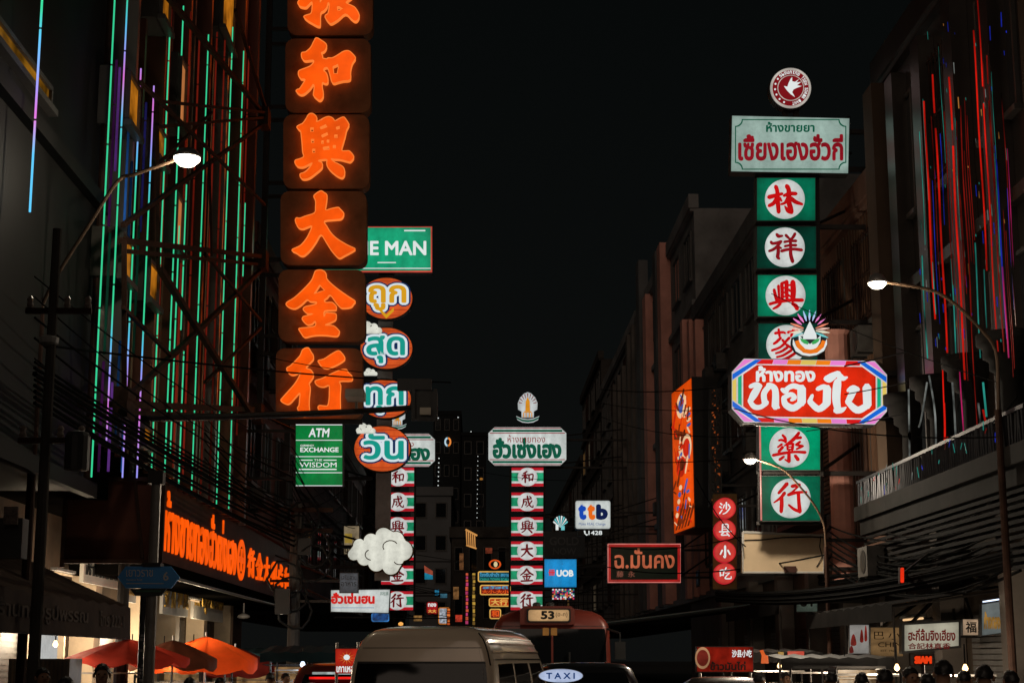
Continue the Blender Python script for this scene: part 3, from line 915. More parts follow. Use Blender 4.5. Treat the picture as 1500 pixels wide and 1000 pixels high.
for ch, x0, y0, x1, y1 in PAN:
    m = MB()
    m.prism(fB, rrect(x0, y0, x1, y1, 13), -.55, 0, 0)
    pn = m.build("panel", M_panel, big)
    (ox, oy, s_), loops, holes = OUT[ch]
    m = MB()
    tr = lambda L: [(ox + a * s_, oy + b * s_) for a, b in smooth_loop(L, 3)]
    th = lambda L: [(ox + a * s_, oy + b * s_) for a, b in L]
    for i, L in enumerate(loops):
        m.prism(fB, tr(L), .02, .2, 0, [th(h) for h in holes] if i == 0 else (), 1)
        # thin brighter rim round the face
        o_ = tr(L)
        cx = sum(a for a, b in o_) / len(o_)
    m.build("character", [E_orange, E_orim], pn)
    m = MB()
    for i, L in enumerate(loops):
        for LL in [L] + ([*holes] if i == 0 else []):
            pts = tr(LL) if LL is L else th(LL)
            m.tube([fB(a, b, .2) for a, b in pts + pts[:1]], .016, 5)
    m.build("neon_rim", E_orim, pn)
# steel frame of the sign: two chords, rungs between the panels
m = MB()
c0, c1 = W(397, -60, BY + .3), W(378, 700, BY + .3)
m.bar(c0, c1, .16)
d0, d1 = W(436, -60, BY + .7), W(420, 690, BY + .7)
m.bar(d0, d1, .16)
for ch, x0, y0, x1, y1 in PAN:
    for yy in (y0 + 8, y1 - 8):
        m.bar(W(x0 - 26, yy, BY + .3), W(x0 + 8, yy, BY + .3), .1)
        m.bar(W(x0 + 8, yy, BY + .62), W(x1 - 8, yy, BY + .62), .1)
m.bar(W(405, 618, BY + .2), W(531, 618, BY + .2), .12)
m.build("support_frame", M_steel, big)
# lattice that braces the sign back along the facade
tx = -5.75
br = thing("lattice_bracing", "dark rusty steel lattice bracing the tall orange sign in front of the tube lights", "steel frame", (tx, 36, 5))
BR = [((225, -30), (390, 172), .16), ((390, 165), (228, 148), .1), ((390, 172), (230, 186), .1), ((388, 180), (180, 330), .12), ((176, 352), (386, 376), .16), ((186, 368), (386, 388), .12), ((235, 395), (372, 612), .18), ((386, 392), (180, 590), .15), ((205, 120), (388, 300), .1), ((345, 15), (392, 170), .13),
      ((180, 592), (382, 600), .2), ((182, 604), (382, 610), .12), ((230, 150), (232, 395), .1), ((305, 160), (310, 375), .08), ((232, 240), (310, 165), .08), ((180, 450), (250, 520), .1), ((382, 470), (300, 372), .1), ((300, 560), (382, 480), .1), ((182, 350), (182, 600), .12)]
for (a, b, w) in BR:
    m = MB()
    m.bar(WX(a[0], a[1], tx + random.uniform(-.1, .1)), WX(b[0], b[1], tx + random.uniform(-.1, .1)), w * .62)
    m.build("brace", M_rust, br)
for a in ((388, 174), (385, 382), (378, 606), (182, 592)):
    m = MB()
    q = WX(a[0], a[1], tx)
    m.box(q.x - .12, q.x + .12, q.y - .3, q.y + .3, q.z - .25, q.z + .25)
    m.bar(q, (FL, q.y, q.z), .1)
    m.build("gusset_plate", M_rust, br)

# ------------------------------------------------------------------ hanging signs


def cabinet(name, label, cat, outline, Y, depth=.3, group=None, case=None, face=None, fmargin=None, part="cabinet", parent=None):
    """box-shaped sign facing the street's length; outline in photograph pixels at distance Y"""
    xs = [a for a, b in outline]
    ys = [b for a, b in outline]
    f = mpx(Y)
    if parent is None:
        p = W((min(xs) + max(xs)) / 2, max(ys), Y)
        t = thing(name, label, cat, p, group)
    else:
        t = parent
    m = MB()
    m.prism(f, outline, -depth, 0)
    o = m.build(part, case or M_case, t)
    if face:
        fm_, fo = face
        m = MB()
        m.prism(f, fo, .002, .012)
        m.build("face", fm_, t if parent is None else o)
    return t, o, f


def arms(t, pts, X, Y, w=.08):
    """steel arms that carry a sign out from its facade"""
    for (px, py) in pts:
        m = MB()
        a = W(px, py, Y)
        a.y += .15
        m.bar(a, (X, a.y, a.z), w)
        m.bar(a, (X, a.y + 1.6, a.z + .9), w * .6)
        m.build("support_arm", M_steel, t)


def letters(t, s, bb, f, mat, off=0., k0=.012, k1=.022, shear=0., name="lettering", res=3):
    m = MB()
    text(m, s, bb, f, k0, k1, off, 0, shear, res)
    return m.build(name, mat, t)


# green and white sign of the bank counter ----------------------------------
t, o, f = cabinet("bank_sign", "green backlit ATM and exchange sign hanging under the tall orange character sign", "sign", rect(432, 621, 503, 712), 43, .3, face=(em("bank_green", (0, 128, 58), 1, .2, 1.2), rect(433.5, 623, 501.5, 711)))
letters(t, "ATM", (452, 627, 483, 640), f, E_lite, .025, shear=.12)
letters(t, "CURRENCY", (440, 651, 460, 653.5), f, E_lite, .02)
letters(t, "EXCHANGE", (440, 655, 496, 662), f, E_lite, .02)
letters(t, "WISDOM", (439, 677, 493, 684), f, E_lite)
letters(t, "THE", (460, 672, 472, 675), f, E_lite)
m = MB()
for (y, h) in ((622, 1.2), (644.5, 1), (668.5, 1), (692, 1), (711, 1)):
    m.prism(f, rect(433.5, y - h / 2, 501.5, y + h / 2), .012, .018)
m.prism(f, rect(439, 673, 458, 674.3), .012, .018)
m.prism(f, rect(474, 673, 493, 674.3), .012, .018)
m.prism(f, rect(438, 686.3, 493, 688), .012, .018)
m.build("white_rules", E_lite, t)
arms(t, [(434, 630), (434, 700)], FL, 43)

# delivery column -------------------------------------------------------------
E_teal = em("teal_green_backlight", (24, 164, 118), 1., .14, .7)
t, o, f = cabinet("delivery_sign", "wide green backlit sign with white capital letters behind the tall orange sign", "sign", rect(470, 331, 634, 400), 60, .4, case=M_case,
                  face=(em("sign_edge_red", (196, 70, 56), 1, .2, 1, False), rect(471, 332, 633, 399)))
MB().prism(f, rect(472, 333.5, 631, 396.5), .012, .02).build("green_face", E_teal, t)
m = MB()
m.prism(f, rect(472, 392.6, 631, 393.8), .02, .024)
m.prism(f, rect(592, 337, 623, 339), .02, .024)
m.prism(f, rect(553, 384, 580, 385.5), .02, .024)
m.build("white_rules", E_lite, t)
letters(t, "LINE MAN", (499, 353, 624.5, 374), f, E_lite, .028, .02, .03)
arms(t, [(475, 345), (475, 388)], FL, 60)

M_mast = pm("pale_steel_mast", (.45, .42, .4), .5, .3, .2, 3)
p = W(563, 850, 60)
mast = thing("sign_mast", "pale steel mast carrying the orange oval lightboxes and the green sign", "mast", (p.x, 60.5, p.z))
m = MB()
a, b = W(566, 398, 60.5), W(560, 850, 60.5)
m.bar(a, b, .55, .3)
m.build("mast", M_mast, mast)
arms(mast, [(545, 420), (545, 560), (545, 700), (545, 830)], FL, 60.4, .12)
E_oval = em("oval_orange_backlight", (226, 92, 38), 1., .16, 1.0)
E_plank = em("oval_plank_line", (170, 48, 22), 1., .1, 1, False)
E_navy = em("navy_outline", (20, 44, 84), 1., .05, 1, False)
E_ow = em("white_outline_glow", (214, 226, 232), 1., .05, 1, False)
E_yel = em("yellow_letter", (214, 156, 30), 1., .05, 1, False)
E_tl = em("teal_letter", (22, 150, 134), 1., .05, 1, False)
E_cream = em("cloud_white", (228, 228, 214), .95, .12, .7)
OV = [("ถูก", 566, 437, 38, 30, E_yel, (541, 419, 594, 454), "topmost with yellow letters"), ("สุด", 566, 510, 38, 30, E_tl, (538, 493, 592, 531), "second, its teal letters below a small white cloud"),
      ("ทุก", 564, 584, 38, 28, E_tl, (537, 567, 590, 604), "third from the top with teal letters"), ("วัน", 560, 657, 41, 33, E_tl, (534, 636, 590, 672), "lowest and largest with teal letters")]
for s_, cx, cy, rx, ry, e_, bb, d_ in OV:
    t, o, f = cabinet("oval_lightbox", "orange oval lightbox on the pale mast, " + d_, "sign", ell(cx, cy, rx + 1.5, ry + 1.5), 60, .35, "oval lightboxes on the pale mast", face=(E_oval, ell(cx, cy, rx, ry)))
    m = MB()
    for q in range(-3, 4):
        yy = cy + q * ry / 3.6
        hw = rx * math.sqrt(max(0, 1 - ((yy - cy) / ry) ** 2)) - 1
        m.prism(f, rect(cx - hw, yy - .5, cx + hw, yy + .5), .012, .016)
    m.build("plank_lines", E_plank, t)
    x0, y0, x1, y1 = bb
    m = MB()
    pad = text(MB(), s_, bb, f, 0, .1, 0)
    text(m, s_, bb, f, .016, .03, .15, pad=pad)
    m.build("dark_outline", E_navy, t)
    m = MB()
    text(m, s_, bb, f, .03, .05, .1, pad=pad)
    m.build("white_outline", E_ow, t)
    m = MB()
    text(m, s_, bb, f, .05, .065, .028, pad=pad)
    m.build("lettering", e_, t)
    if e_ is E_yel:
        m = MB()
        m.prism(f, [(556, 451), (566, 461), (577, 451), (577, 456), (566, 467), (556, 456)], .065, .075)
        m.build("tick_mark", E_yel, t)
for (cx, cy, s_, lab) in ((543, 482, 1., "small white cloud cutout beside the second orange oval"), (536, 629, .85, "small white cloud cutout above the lowest orange oval"), (543, 546, .6, "tiny white cloud cutout above the third orange oval")):
    cl = []
    for (dx, dy, r_) in ((-12, 2, 5), (-5, -4, 7), (5, -2, 6), (12, 3, 5)):
        cl += [(cx + s_ * (dx + r_ * math.cos(R(a))), cy + s_ * (dy + r_ * math.sin(R(a)))) for a in range(180, 361, 30)]
    cl += [(cx + 15 * s_, cy + 7 * s_), (cx - 15 * s_, cy + 7 * s_)]
    f = mpx(59.6)
    t = MB().prism(f, cl, 0, .1).build("cloud_cutout", E_cream, loc=W(cx, cy, 59.6))
    tag(t, lab, "sign")
# the big plain cloud board at the foot of the mast
cl = []
for (cx_, cy_, r_, a0_, a1_) in ((517, 812, 9, 95, 235), (526, 798, 10, 175, 285), (543, 791, 11, 180, 290), (562, 783, 12, 185, 300), (581, 789, 12, 250, 350), (590, 806, 16, 290, 440), (573, 830, 13, 20, 130), (551, 826, 12, 40, 150), (533, 818, 11, 60, 170)):
    cl += ell(cx_, cy_, r_, r_, 8, a0_, a1_)
cen = (556, 803)
cl2 = [(cen[0] + (a - cen[0]) * .965, cen[1] + (b - cen[1]) * .95) for a, b in cl]
t, o, f = cabinet("cloud_sign", "large cream cloud shaped lightbox with brown rim at the foot of the pale mast", "sign", cl, 59.4, .35, case=pm("cloud_rim", (.2, .12, .05), .6), face=(E_cream, cl2))
for (cx_, cy_, r_, a0_, a1_) in ((545, 812, 10, 100, 240), (572, 800, 11, 150, 330), (585, 820, 8, 20, 160)):
    MB().tube([f(a_, b_, .014) for a_, b_ in ell(cx_, cy_, r_, r_ * .8, 8, a0_, a1_)], .02, 5).build("curl_line", pm("cloud_rim", (.2, .12, .05), .6), t)
arms(t, [(560, 800), (560, 830)], FL, 59.8, .12)

# twin gold-shop signs ------------------------------------------------------------
E_gbox = em("green_box_glow", (30, 150, 104), 1., .3, 1.6)
E_rbox = em("red_box_glow", (178, 22, 36), 1., .1, 2, False)
E_disc = em("white_disc_glow", (204, 206, 204), 1., .08, 1.2)
E_bdk = em("burgundy_letter", (104, 14, 22), 1., .15, 2, False)


def gold_tower(cx, x0, x1, ys, Y, chars, lab, h=28.5, X=None, cut=None):
    p = W(cx, ys[-1] + h, Y)
    t = thing("vertical_shop_sign", lab, "sign", p, "red, white and green vertical signs on both kerbs")
    for ch, y in zip(chars, ys):
        dx = -(y - ys[0]) * .008
        a, b = x0 + dx, x1 + dx
        c = (a + b) / 2
        o = rect(a, y, b, y + h)
        _, bx, f = cabinet(None, None, None, o, Y, .4, part="light_box", parent=t)
        m = MB()
        m.prism(f, rect(a + .5, y + .5, b - .5, y + h - .5), .002, .01)
        m.build("white_face", E_white, bx)
        m = MB()
        m.prism(f, rect(a + .5, y + .5, b - .5, y + h * .17), .01, .016)
        m.prism(f, rect(a + .5, y + h * .83, b - .5, y + h - .5), .01, .016)
        m.build("red_stripe", E_rbox, bx)
        MB().prism(f, rect(a + .5, y + h * .28, a + 11, y + h * .72), .01, .016).build("green_panel", E_gbox, bx)
        MB().prism(f, rect(b - 11, y + h * .28, b - .5, y + h * .72), .01, .016).build("green_panel", E_gbox, bx)
        m = MB()
        m.prism(f, ell(c, y + h / 2, 14.5, 13.6), .016, .03)
        m.build("disc", E_disc, bx)
        m = MB()
        brush(m, f, GLY[ch], .03, .034, 0, boxtf(c - 9.8, y + h / 2 - 10, c + 9.8, y + h / 2 + 10), 1.6)
        m.build("character", E_bdk, bx)
    m = MB()
    a = W(cx, ys[0] - 4, Y + .5)
    b = W(cx - 2, ys[-1] + h, Y + .5)
    m.bar(a, b, .35, .2)
    for xx in (x0 - 1.5, x1 + 1.5):
        m.bar(W(xx, ys[0] - 2, Y + .2), W(xx - 1.5, ys[-1] + h, Y + .2), .1)
    m.build("frame", M_steel, t)
    if X is not None:
        arms(t, [(cx, y) for y in ys[::2]], X, Y + .4, .12)
    return t


def gold_board(cx, cy, w, h, Y, lab, letters_=True, X=None):
    c = 9
    o = [(cx - w / 2, cy - h / 2 + c), (cx - w / 2 + c, cy - h / 2), (cx + w / 2 - c, cy - h / 2), (cx + w / 2, cy - h / 2 + c), (cx + w / 2, cy + h / 2 - c), (cx + w / 2 - c, cy + h / 2), (cx - w / 2 + c, cy + h / 2), (cx - w / 2, cy + h / 2 - c)]
    sh = lambda e: [(cx + (a - cx) * (w - 2 * e) / w, cy + (b - cy) * (h - 2 * e) / h) for a, b in o]
    t, _, f = cabinet("shop_name_sign", lab, "sign", o, Y, .4, "white Thai name boards of the gold shop", face=(E_white, sh(1)))
    m = MB()
    for sgn in (-1, 1):
        y = cy + sgn * (h / 2 - 6.2)
        m.prism(f, rect(cx - w / 2 + 7, y - 1.6, cx + w / 2 - 7, y + 1.6), .012, .018)
    m.build("green_band", E_dgreen, t)
    m = MB()
    for sgn in (-1, 1):
        y = cy + sgn * (h / 2 - 2.4)
        m.prism(f, rect(cx - w / 2 + 9, y - .6, cx + w / 2 - 9, y + .6), .012, .018)
        y = cy + sgn * (h / 2 - 9.6)
        m.prism(f, rect(cx - w / 2 + 3, y - .6, cx + w / 2 - 3, y + .6), .012, .018)
    m.build("red_rule", E_dred, t)
    letters(t, "ห้างขายทอง", (cx - 29, cy - h * .29, cx + 26, cy - h * .1), f, E_dred, .0)
    letters(t, "ฮั่วเซ่งเฮง", (cx - 51, cy - h * .22, cx + 50, cy + h * .31), f, E_dgreen, .055)
    if X is not None:
        arms(t, [(cx, cy - 10)], X, Y + .3, .12)
    return t


def temple_emblem(cx, cy, s_, Y, lab):
    f = mpx(Y)
    p = W(cx, cy + 22 * s_, Y)
    t = thing("temple_emblem", lab, "emblem", p, "gold temple emblems on top of the white name boards")
    dome = [(cx - 14 * s_, cy + 3 * s_), (cx - 14.5 * s_, cy - 6 * s_), (cx - 11 * s_, cy - 14 * s_), (cx - 5 * s_, cy - 20 * s_), (cx, cy - 22 * s_), (cx + 5 * s_, cy - 20 * s_), (cx + 11 * s_, cy - 14 * s_), (cx + 14.5 * s_, cy - 6 * s_), (cx + 14 * s_, cy + 3 * s_), (cx + 9 * s_, cy + 6 * s_), (cx + 9 * s_, cy + 15 * s_), (cx - 9 * s_, cy + 15 * s_), (cx - 9 * s_, cy + 6 * s_)]
    m = MB()
    m.prism(f, dome, -.15, 0)
    m.build("dome", E_white2, t)
    m = MB()
    for a in range(-80, 81, 20):
        for r0, r1 in ((.62, 1.0),):
            d = (math.sin(R(a)), -math.cos(R(a)))
            n_ = (d[1], -d[0])
            x0_, y0_, x1_, y1_ = cx + d[0] * 8 * s_, cy - 4 * s_ + d[1] * 9 * s_, cx + d[0] * 13 * s_, cy - 4 * s_ + d[1] * 16 * s_
            w_ = .8 * s_
            m.prism(f, [(x0_ - n_[0] * w_ * .4, y0_ - n_[1] * w_ * .4), (x0_ + n_[0] * w_ * .4, y0_ + n_[1] * w_ * .4), (x1_ + n_[0] * w_, y1_ + n_[1] * w_), (x1_ - n_[0] * w_, y1_ - n_[1] * w_)], 0, .02)
    m.build("ray_lines", em("maroon_line", (120, 40, 40), 1, .05, 1, False), t)
    m = MB()
    m.prism(f, [(cx - 3.5 * s_, cy + 6 * s_), (cx - 3 * s_, cy - 8 * s_), (cx, cy - 15 * s_), (cx + 3 * s_, cy - 8 * s_), (cx + 3.5 * s_, cy + 6 * s_)], .005, .03)
    m.prism(f, rect(cx - 5.5 * s_, cy + 6.2 * s_, cx + 5.5 * s_, cy + 8 * s_), .005, .03)
    for q in (-6, -2.4, 2.4, 6):
        m.prism(f, rect(cx + q * s_ - .7 * s_, cy + 8.2 * s_, cx + q * s_ + .7 * s_, cy + 15 * s_), .005, .03)
    m.build("spire", em("gold_spire", (214, 140, 30), 1, .15, 3, False), t)
    rb = [(cx - 17 * s_, cy + 13 * s_), (cx - 8 * s_, cy + 17 * s_), (cx, cy + 18 * s_), (cx + 8 * s_, cy + 17 * s_), (cx + 17 * s_, cy + 13 * s_), (cx + 15 * s_, cy + 19 * s_), (cx + 8 * s_, cy + 22.5 * s_), (cx, cy + 23.5 * s_), (cx - 8 * s_, cy + 22.5 * s_), (cx - 15 * s_, cy + 19 * s_)]
    m = MB()
    m.prism(f, rb, .03, .06)
    o = m.build("ribbon", E_white2, t)
    m = MB()
    m.prism(f, [(a, b + (1.3 * s_ if i < 5 else -1.3 * s_)) for i, (a, b) in enumerate(rb)], .06, .07)
    m.build("ribbon_band", E_dgreen, o)
    return t


YS = [684, 720.5, 756.5, 792, 827.5, 865]
gold_tower(772.5, 749, 796.5, YS, 95, "和成興大金行", "red white and green stacked sign with Chinese characters right of the street centre", X=XR)
gold_board(772.5, 653.5, 116, 58, 95.1, "white Thai gold shop name board on top of the central stacked sign", X=XR)
temple_emblem(773, 596, 1., 95.1, "gold and white temple emblem on top of the central name board")
gold_tower(582, 559, 607, [y + 0 for y in YS], 93, "和成興大金行", "red white and green stacked sign behind the cream cloud board on the left", X=FL)
gold_board(580, 659, 116, 50, 93.1, "white Thai name board half hidden behind the lowest orange oval", X=FL)
temple_emblem(582, 610, .8, 93.2, "small temple emblem half hidden beside the third orange oval")

# red-lettered white sign and its neighbours -------------------------------------
t, o, f = cabinet("restaurant_sign", "white backlit sign with rounded red Thai letters below the cloud board", "sign", [(484, 863), (572, 862), (570, 898), (484, 896)], 52, .3, face=(E_white, [(485, 864), (571, 863), (569, 897), (485, 895)]))
letters(t, "ฮั่วเซ่นฮน", (485, 867, 549, 884), f, E_red, .06)
m = MB()
m.prism(f, rect(486, 889, 548, 890), .012, .018)
m.build("blue_rule", em("pale_blue_rule", (120, 150, 180), 1, .1, 1, False), t)
letters(t, "祥和興", (557, 866, 569, 872), f, E_dgreen)
arms(t, [(486, 880)], FL, 52)
t, o, f = cabinet("small_grey_sign", "small dim grey sign with dark lettering above the red lettered white sign", "sign", rect(497, 838, 525, 868), 51, .2, face=(em("dim_grey_light", (74, 76, 80), 1, .3, 2), rect(498, 839, 524, 867)))
letters(t, "เสริมสวย", (500, 842, 522, 849), f, M_black)
letters(t, "อาหาร", (500, 852, 522, 858), f, M_black)
arms(t, [(498, 850)], FL, 51)
t, o, f = cabinet("grey_panel_sign", "pale unlit sign with yellow panel behind the left mast", "sign", rect(503, 769, 527, 812), 66, .3, face=(em("beige_dim_light", (134, 118, 92), 1, .3, 2), rect(504, 770, 526, 811)))  # the sign is unlit; light falling on its face is put in as emission
MB().prism(f, rect(505, 781, 516, 795), .012, .02).build("yellow_panel", em("dim_yellow", (150, 124, 50), 1, .2, 2, False), t)
letters(t, "บายซี", (505, 800, 525, 809), f, M_black, .02)
arms(t, [(504, 790)], FL, 66)
t, o, f = cabinet("stall_banner", "red stall banner with a yellow sunburst beside the rear of the van", "banner", rect(491, 949, 526, 986), 27, .1, face=(em("banner_red", (178, 38, 22), 1, .2, 3), rect(491.5, 949.5, 525.5, 985.5)))  # banner is no lamp; light on it is put in as emission
m = MB()
for a in range(0, 360, 30):
    m.prism(f, [(508 + 4 * math.cos(R(a - 8)), 963 + 3.4 * math.sin(R(a - 8))), (508 + 13 * math.cos(R(a)), 963 + 10 * math.sin(R(a))), (508 + 4 * math.cos(R(a + 8)), 963 + 3.4 * math.sin(R(a + 8)))], .012, .016 + a * 1e-5)
m.build("sunburst", em("banner_orange", (226, 128, 50), 1, .1, 2, False), t)
MB().prism(f, ell(508, 962, 4.5, 4), .02, .024).build("white_disc", E_lite, t)
letters(t, "เกาเหลา", (493, 975, 523, 984), f, E_lite, .03)
m = MB()
for x in (493, 524):
    a = W(x, 985, 27.06)
    m.tube([(a.x, 27.06, .13), (a.x, 27.06, W(x, 949, 27).z + .1)], .025, 6)
m.build("pole", M_galv, t)

# ------------------------------------------------------------------ far signs near the street's end
E_cyan = em("cyan_neon", (70, 150, 190), 1, .2, 2, False)
E_tz = em("turquoise_neon", (30, 150, 130), 1, .2, 2, False)
E_gld = em("golden_neon", (228, 176, 84), 1, .15, 2, False)
E_ofr = em("deep_orange_neon", (226, 84, 22), 1, .2, 2, False)


def framed(name, lab, bb, Y, fill, rim, X, txt=None, tb=None, tm=None, grp=None, rimw=1.6):
    t, o, f = cabinet(name, lab, "sign", rrect(bb[0] - 1, bb[1] - 1, bb[2] + 1, bb[3] + 1, 3), Y, .3, grp, face=(rim, rrect(*bb, 3)))
    MB().prism(f, rrect(bb[0] + rimw, bb[1] + rimw, bb[2] - rimw, bb[3] - rimw, 2), .012, .02).build("panel", fill, t)
    if txt:
        for tt, tb_, tm_ in zip(txt, tb, tm):
            letters(t, tt, tb_, f, tm_, .04, .02, .03)
    arms(t, [((bb[0] + bb[2]) / 2, (bb[1] + bb[3]) / 2)], X, Y + .3)
    return t, f


D_teal = em("dim_teal_fill", (12, 70, 80), 1, .2, 2, False)
D_red = em("dim_red_fill", (120, 24, 14), 1, .2, 2, False)
framed("neon_sign", "wide cyan neon sign with a golden border left of the central stacked sign", (700, 836, 748, 852), 100, D_teal, E_gld, XR, ["โรงรับจำนำ สยาม", "CHINA TOWN SCALA"], [(703, 838, 747, 844), (703, 846, 747, 850.5)], [E_cyan, E_tz])
framed("neon_sign", "red and blue neon sign with a golden border under the cyan neon sign", (703, 856, 748, 871), 100, D_red, E_gld, XR, ["สวัสดี", "大小-大小"], [(707, 857.5, 744, 862), (706, 863, 745, 869)], [E_cyan, E_ofr])
framed("neon_sign", "orange neon sign with two characters under the red and blue neon sign", (716, 875, 748, 888), 100, em("orange_fill", (190, 60, 18), 1, .3, 3, False), E_gld, XR, ["大行"], [(719, 877, 744, 886)], [E_gld])
framed("neon_sign", "lowest small orange framed neon sign beside the bus roof", (717, 891, 734, 906), 100, D_red, E_gld, XR, ["和"], [(720, 893, 731, 903)], [E_ofr])
t, o, f = cabinet("oval_neon_logo", "orange oval neon ring with a pale crescent above the cyan neon sign", "sign", ell(725, 826, 9.5, 7.5), 100, .25, face=(E_ofr, ell(725, 826, 9, 7)))
MB().prism(f, ell(725, 826, 6.6, 5), .012, .02).build("dark_inset", M_black, t)
MB().prism(f, ell(726, 826, 2.8, 4), .02, .03).build("crescent", em("pale_yellow_glow", (220, 200, 150), 1, .1, 2, False), t)
framed("far_sign", "small red sign with white and orange lettering left of the street end", (625, 881, 641, 899), 120, em("far_red", (160, 20, 24), 1, .1, 2, False), em("far_red2", (130, 16, 18), 1, .1, 2, False), -5.5, ["ทอง", "大大"], [(627, 883, 639, 888), (627, 892, 639, 897)], [E_lite, E_gld])
framed("far_sign", "pale mosaic lit panel beside a string of orange lights at the street end", (642, 889, 659, 914), 125, em("far_pale", (170, 176, 186), 1, .5, 5, False), em("far_amb", (200, 120, 50), 1, .3, 3, False), -5.5)
t, o, f = cabinet("banner", "small hanging banner in orange, white and turquoise at the far left", "banner", [(621, 827), (622, 848), (634, 848), (634, 836)], 120, .06)
MB().prism(f, [(621.3, 827.5), (622, 838), (634, 842), (634, 836)], .002, .01).build("orange_cloth", em("far_coral", (150, 70, 50), 1, .2, 2, False), t)  # both cloths glow: light on them is put into emission
MB().prism(f, [(622, 838.2), (622, 848), (634, 848), (634, 842.2)], .002, .01).build("blue_cloth", em("far_turq", (30, 130, 160), 1, .3, 2, False), t)
framed("far_sign", "blue glowing stall sign low behind the white restaurant sign", (544, 897, 570, 910), 75, em("far_blue", (20, 70, 130), 1, .5, 4, False), em("far_blue2", (50, 120, 190), 1, .4, 4, False), FL)
for (x, y0, y1, lab, a, b) in ((684, 838, 915, "tall thin orange and pink string of lights at the street end", (214, 90, 60), (190, 60, 110)), (694, 838, 915, "tall thin yellow vertical letter sign at the street end", (190, 150, 60), (120, 90, 40)), (657, 890, 915, "short orange vertical light strip at the street end", (230, 120, 50), (200, 80, 30))):
    f = mpx(118)
    p = W(x, y1, 118)
    t = thing("vertical_light_strip", lab, "sign", p, "thin vertical light strips at the street end")
    MB().prism(f, rect(x - 3, y0, x + 3, y1), -.2, 0).build("casing", M_case, t)
    m = MB()
    y = y0 + 1
    i = 0
    while y < y1 - 2:
        h = 2.5 + 3 * random.random()
        m.prism(f, rect(x - 2.2 + random.random(), y, x + 2.2 - random.random(), min(y + h, y1 - .5)), .002, .05, i % 2)
        y += h + 1.2
        i += 1
    m.build("light_segments", [em("strip_%d_%d" % (x, 0), a, 1, .3, 3, False), em("strip_%d_%d" % (x, 1), b, 1, .3, 3, False)], t)

# ------------------------------------------------------------------ right-hand signs
# white bank sign
t, o, f = cabinet("bank_logo_sign", "white square bank sign with blue, orange and navy letters left of the street's right side", "sign", rrect(842, 732, 895, 775, 3), 80, .35, face=(E_white, rrect(843, 733, 894, 774, 3)))
letters(t, "t", (846.5, 738, 859, 761), f, em("logo_blue", (16, 70, 176), 1, .05, 1, False), .07)
letters(t, "t", (860, 738, 872, 761), f, em("logo_orange", (232, 104, 22), 1, .05, 1, False), .07)
letters(t, "b", (873, 738, 890.5, 761), f, em("logo_navy", (10, 26, 70), 1, .05, 1, False), .07)
letters(t, "Make REAL Change", (848, 765, 887, 770), f, em("logo_blue2", (60, 90, 150), 1, .05, 1, False))
arms(t, [(893, 750)], XR, 80)
t, o, f = cabinet("phone_number_panel", "black panel with a white phone number under the white bank sign", "sign", rect(846, 776, 892, 785), 80, .2, face=(M_black, rect(846.5, 776.3, 891.5, 784.7)))
letters(t, "1428", (862, 776.8, 882, 783), f, E_lite, .02)
MB().prism(f, [(855, 777), (857, 776.6), (858, 779), (857.3, 780), (859, 782), (860.5, 781.5), (861, 783.4), (859, 784), (856, 781)], .012, .02).build("handset_mark", E_lite, t)
arms(t, [(890, 781)], XR, 80)
t, o, f = cabinet("dark_gold_sign", "large unlit dark sign with faint GOLD lettering above the blue bank sign", "sign", rect(797, 778, 857, 816), 86, .3, face=(pm("dark_sign_face", (.03, .035, .04), .5), rect(798, 779, 856, 815)))
letters(t, "GOLD", (805, 786, 848, 798), f, pm("faint_letter", (.09, .095, .1), .5), .02)
letters(t, "NOW", (810, 802, 844, 812), f, MATS["faint_letter"], .02)
arms(t, [(850, 800)], XR, 86)
t, o, f = cabinet("blue_bank_sign", "sky blue backlit bank sign with white letters beside the central stacked sign", "sign", rect(797, 818, 845, 860), 84, .35, face=(em("sky_blue_backlight", (24, 140, 206), 1, .1, .8), rect(797.6, 818.6, 844.4, 859.4)))
letters(t, "UOB", (815, 834, 840, 844), f, E_lite, .05)
m = MB()
for q in range(4):
    m.prism(f, rect(804.3 + q * 2.1, 833.5, 805.9 + q * 2.1, 842.5), .012, .02)
m.prism(f, rect(803.4, 837.2, 813, 838.8), .012, .023)
m.build("red_gate_mark", em("logo_red", (206, 44, 50), 1, .05, 1, False), t)
arms(t, [(843, 830)], XR, 84)
t, o, f = cabinet("colour_screen", "small bright multicoloured screen under the blue bank sign", "screen", rect(808, 861, 842, 878), 88, .2, face=(M_black, rect(808.5, 861.5, 841.5, 877.5)))
rr = random.Random(4)
cols_ = [em("px%d" % i, c, 1, .2, 2, False) for i, c in enumerate(((214, 60, 90), (230, 230, 230), (70, 40, 110), (220, 130, 60), (40, 140, 120), (20, 22, 30)))]
m = MB()
for i in range(14):
    for j in range(7):
        m.prism(f, rect(809 + i * 2.3, 862 + j * 2.2, 811.2 + i * 2.3, 864.1 + j * 2.2), .012, .016, rr.randrange(6))
m.build("pixels", cols_, t)
arms(t, [(840, 870)], XR, 88)
f = mpx(82)
p = W(820, 777, 82)
t = thing("fan_light_sign", "fan shaped white and turquoise glowing sign above the dark GOLD sign", "sign", p)
MB().prism(f, ell(821, 766, 11, 11, 24), -.2, 0).build("casing", M_black, t)
m = MB()
for i, a in enumerate(range(200, 341, 20)):
    m.prism(f, [(821, 772), (821 + 11 * math.cos(R(a - 6)), 768 + 13 * math.sin(R(a - 6))), (821 + 11 * math.cos(R(a + 6)), 768 + 13 * math.sin(R(a + 6)))], .003, .03 + i * .002, i % 2)
m.prism(f, rect(814, 768, 818, 776), .003, .05)
m.prism(f, rect(822, 770, 827, 776), .003, .055, 1)
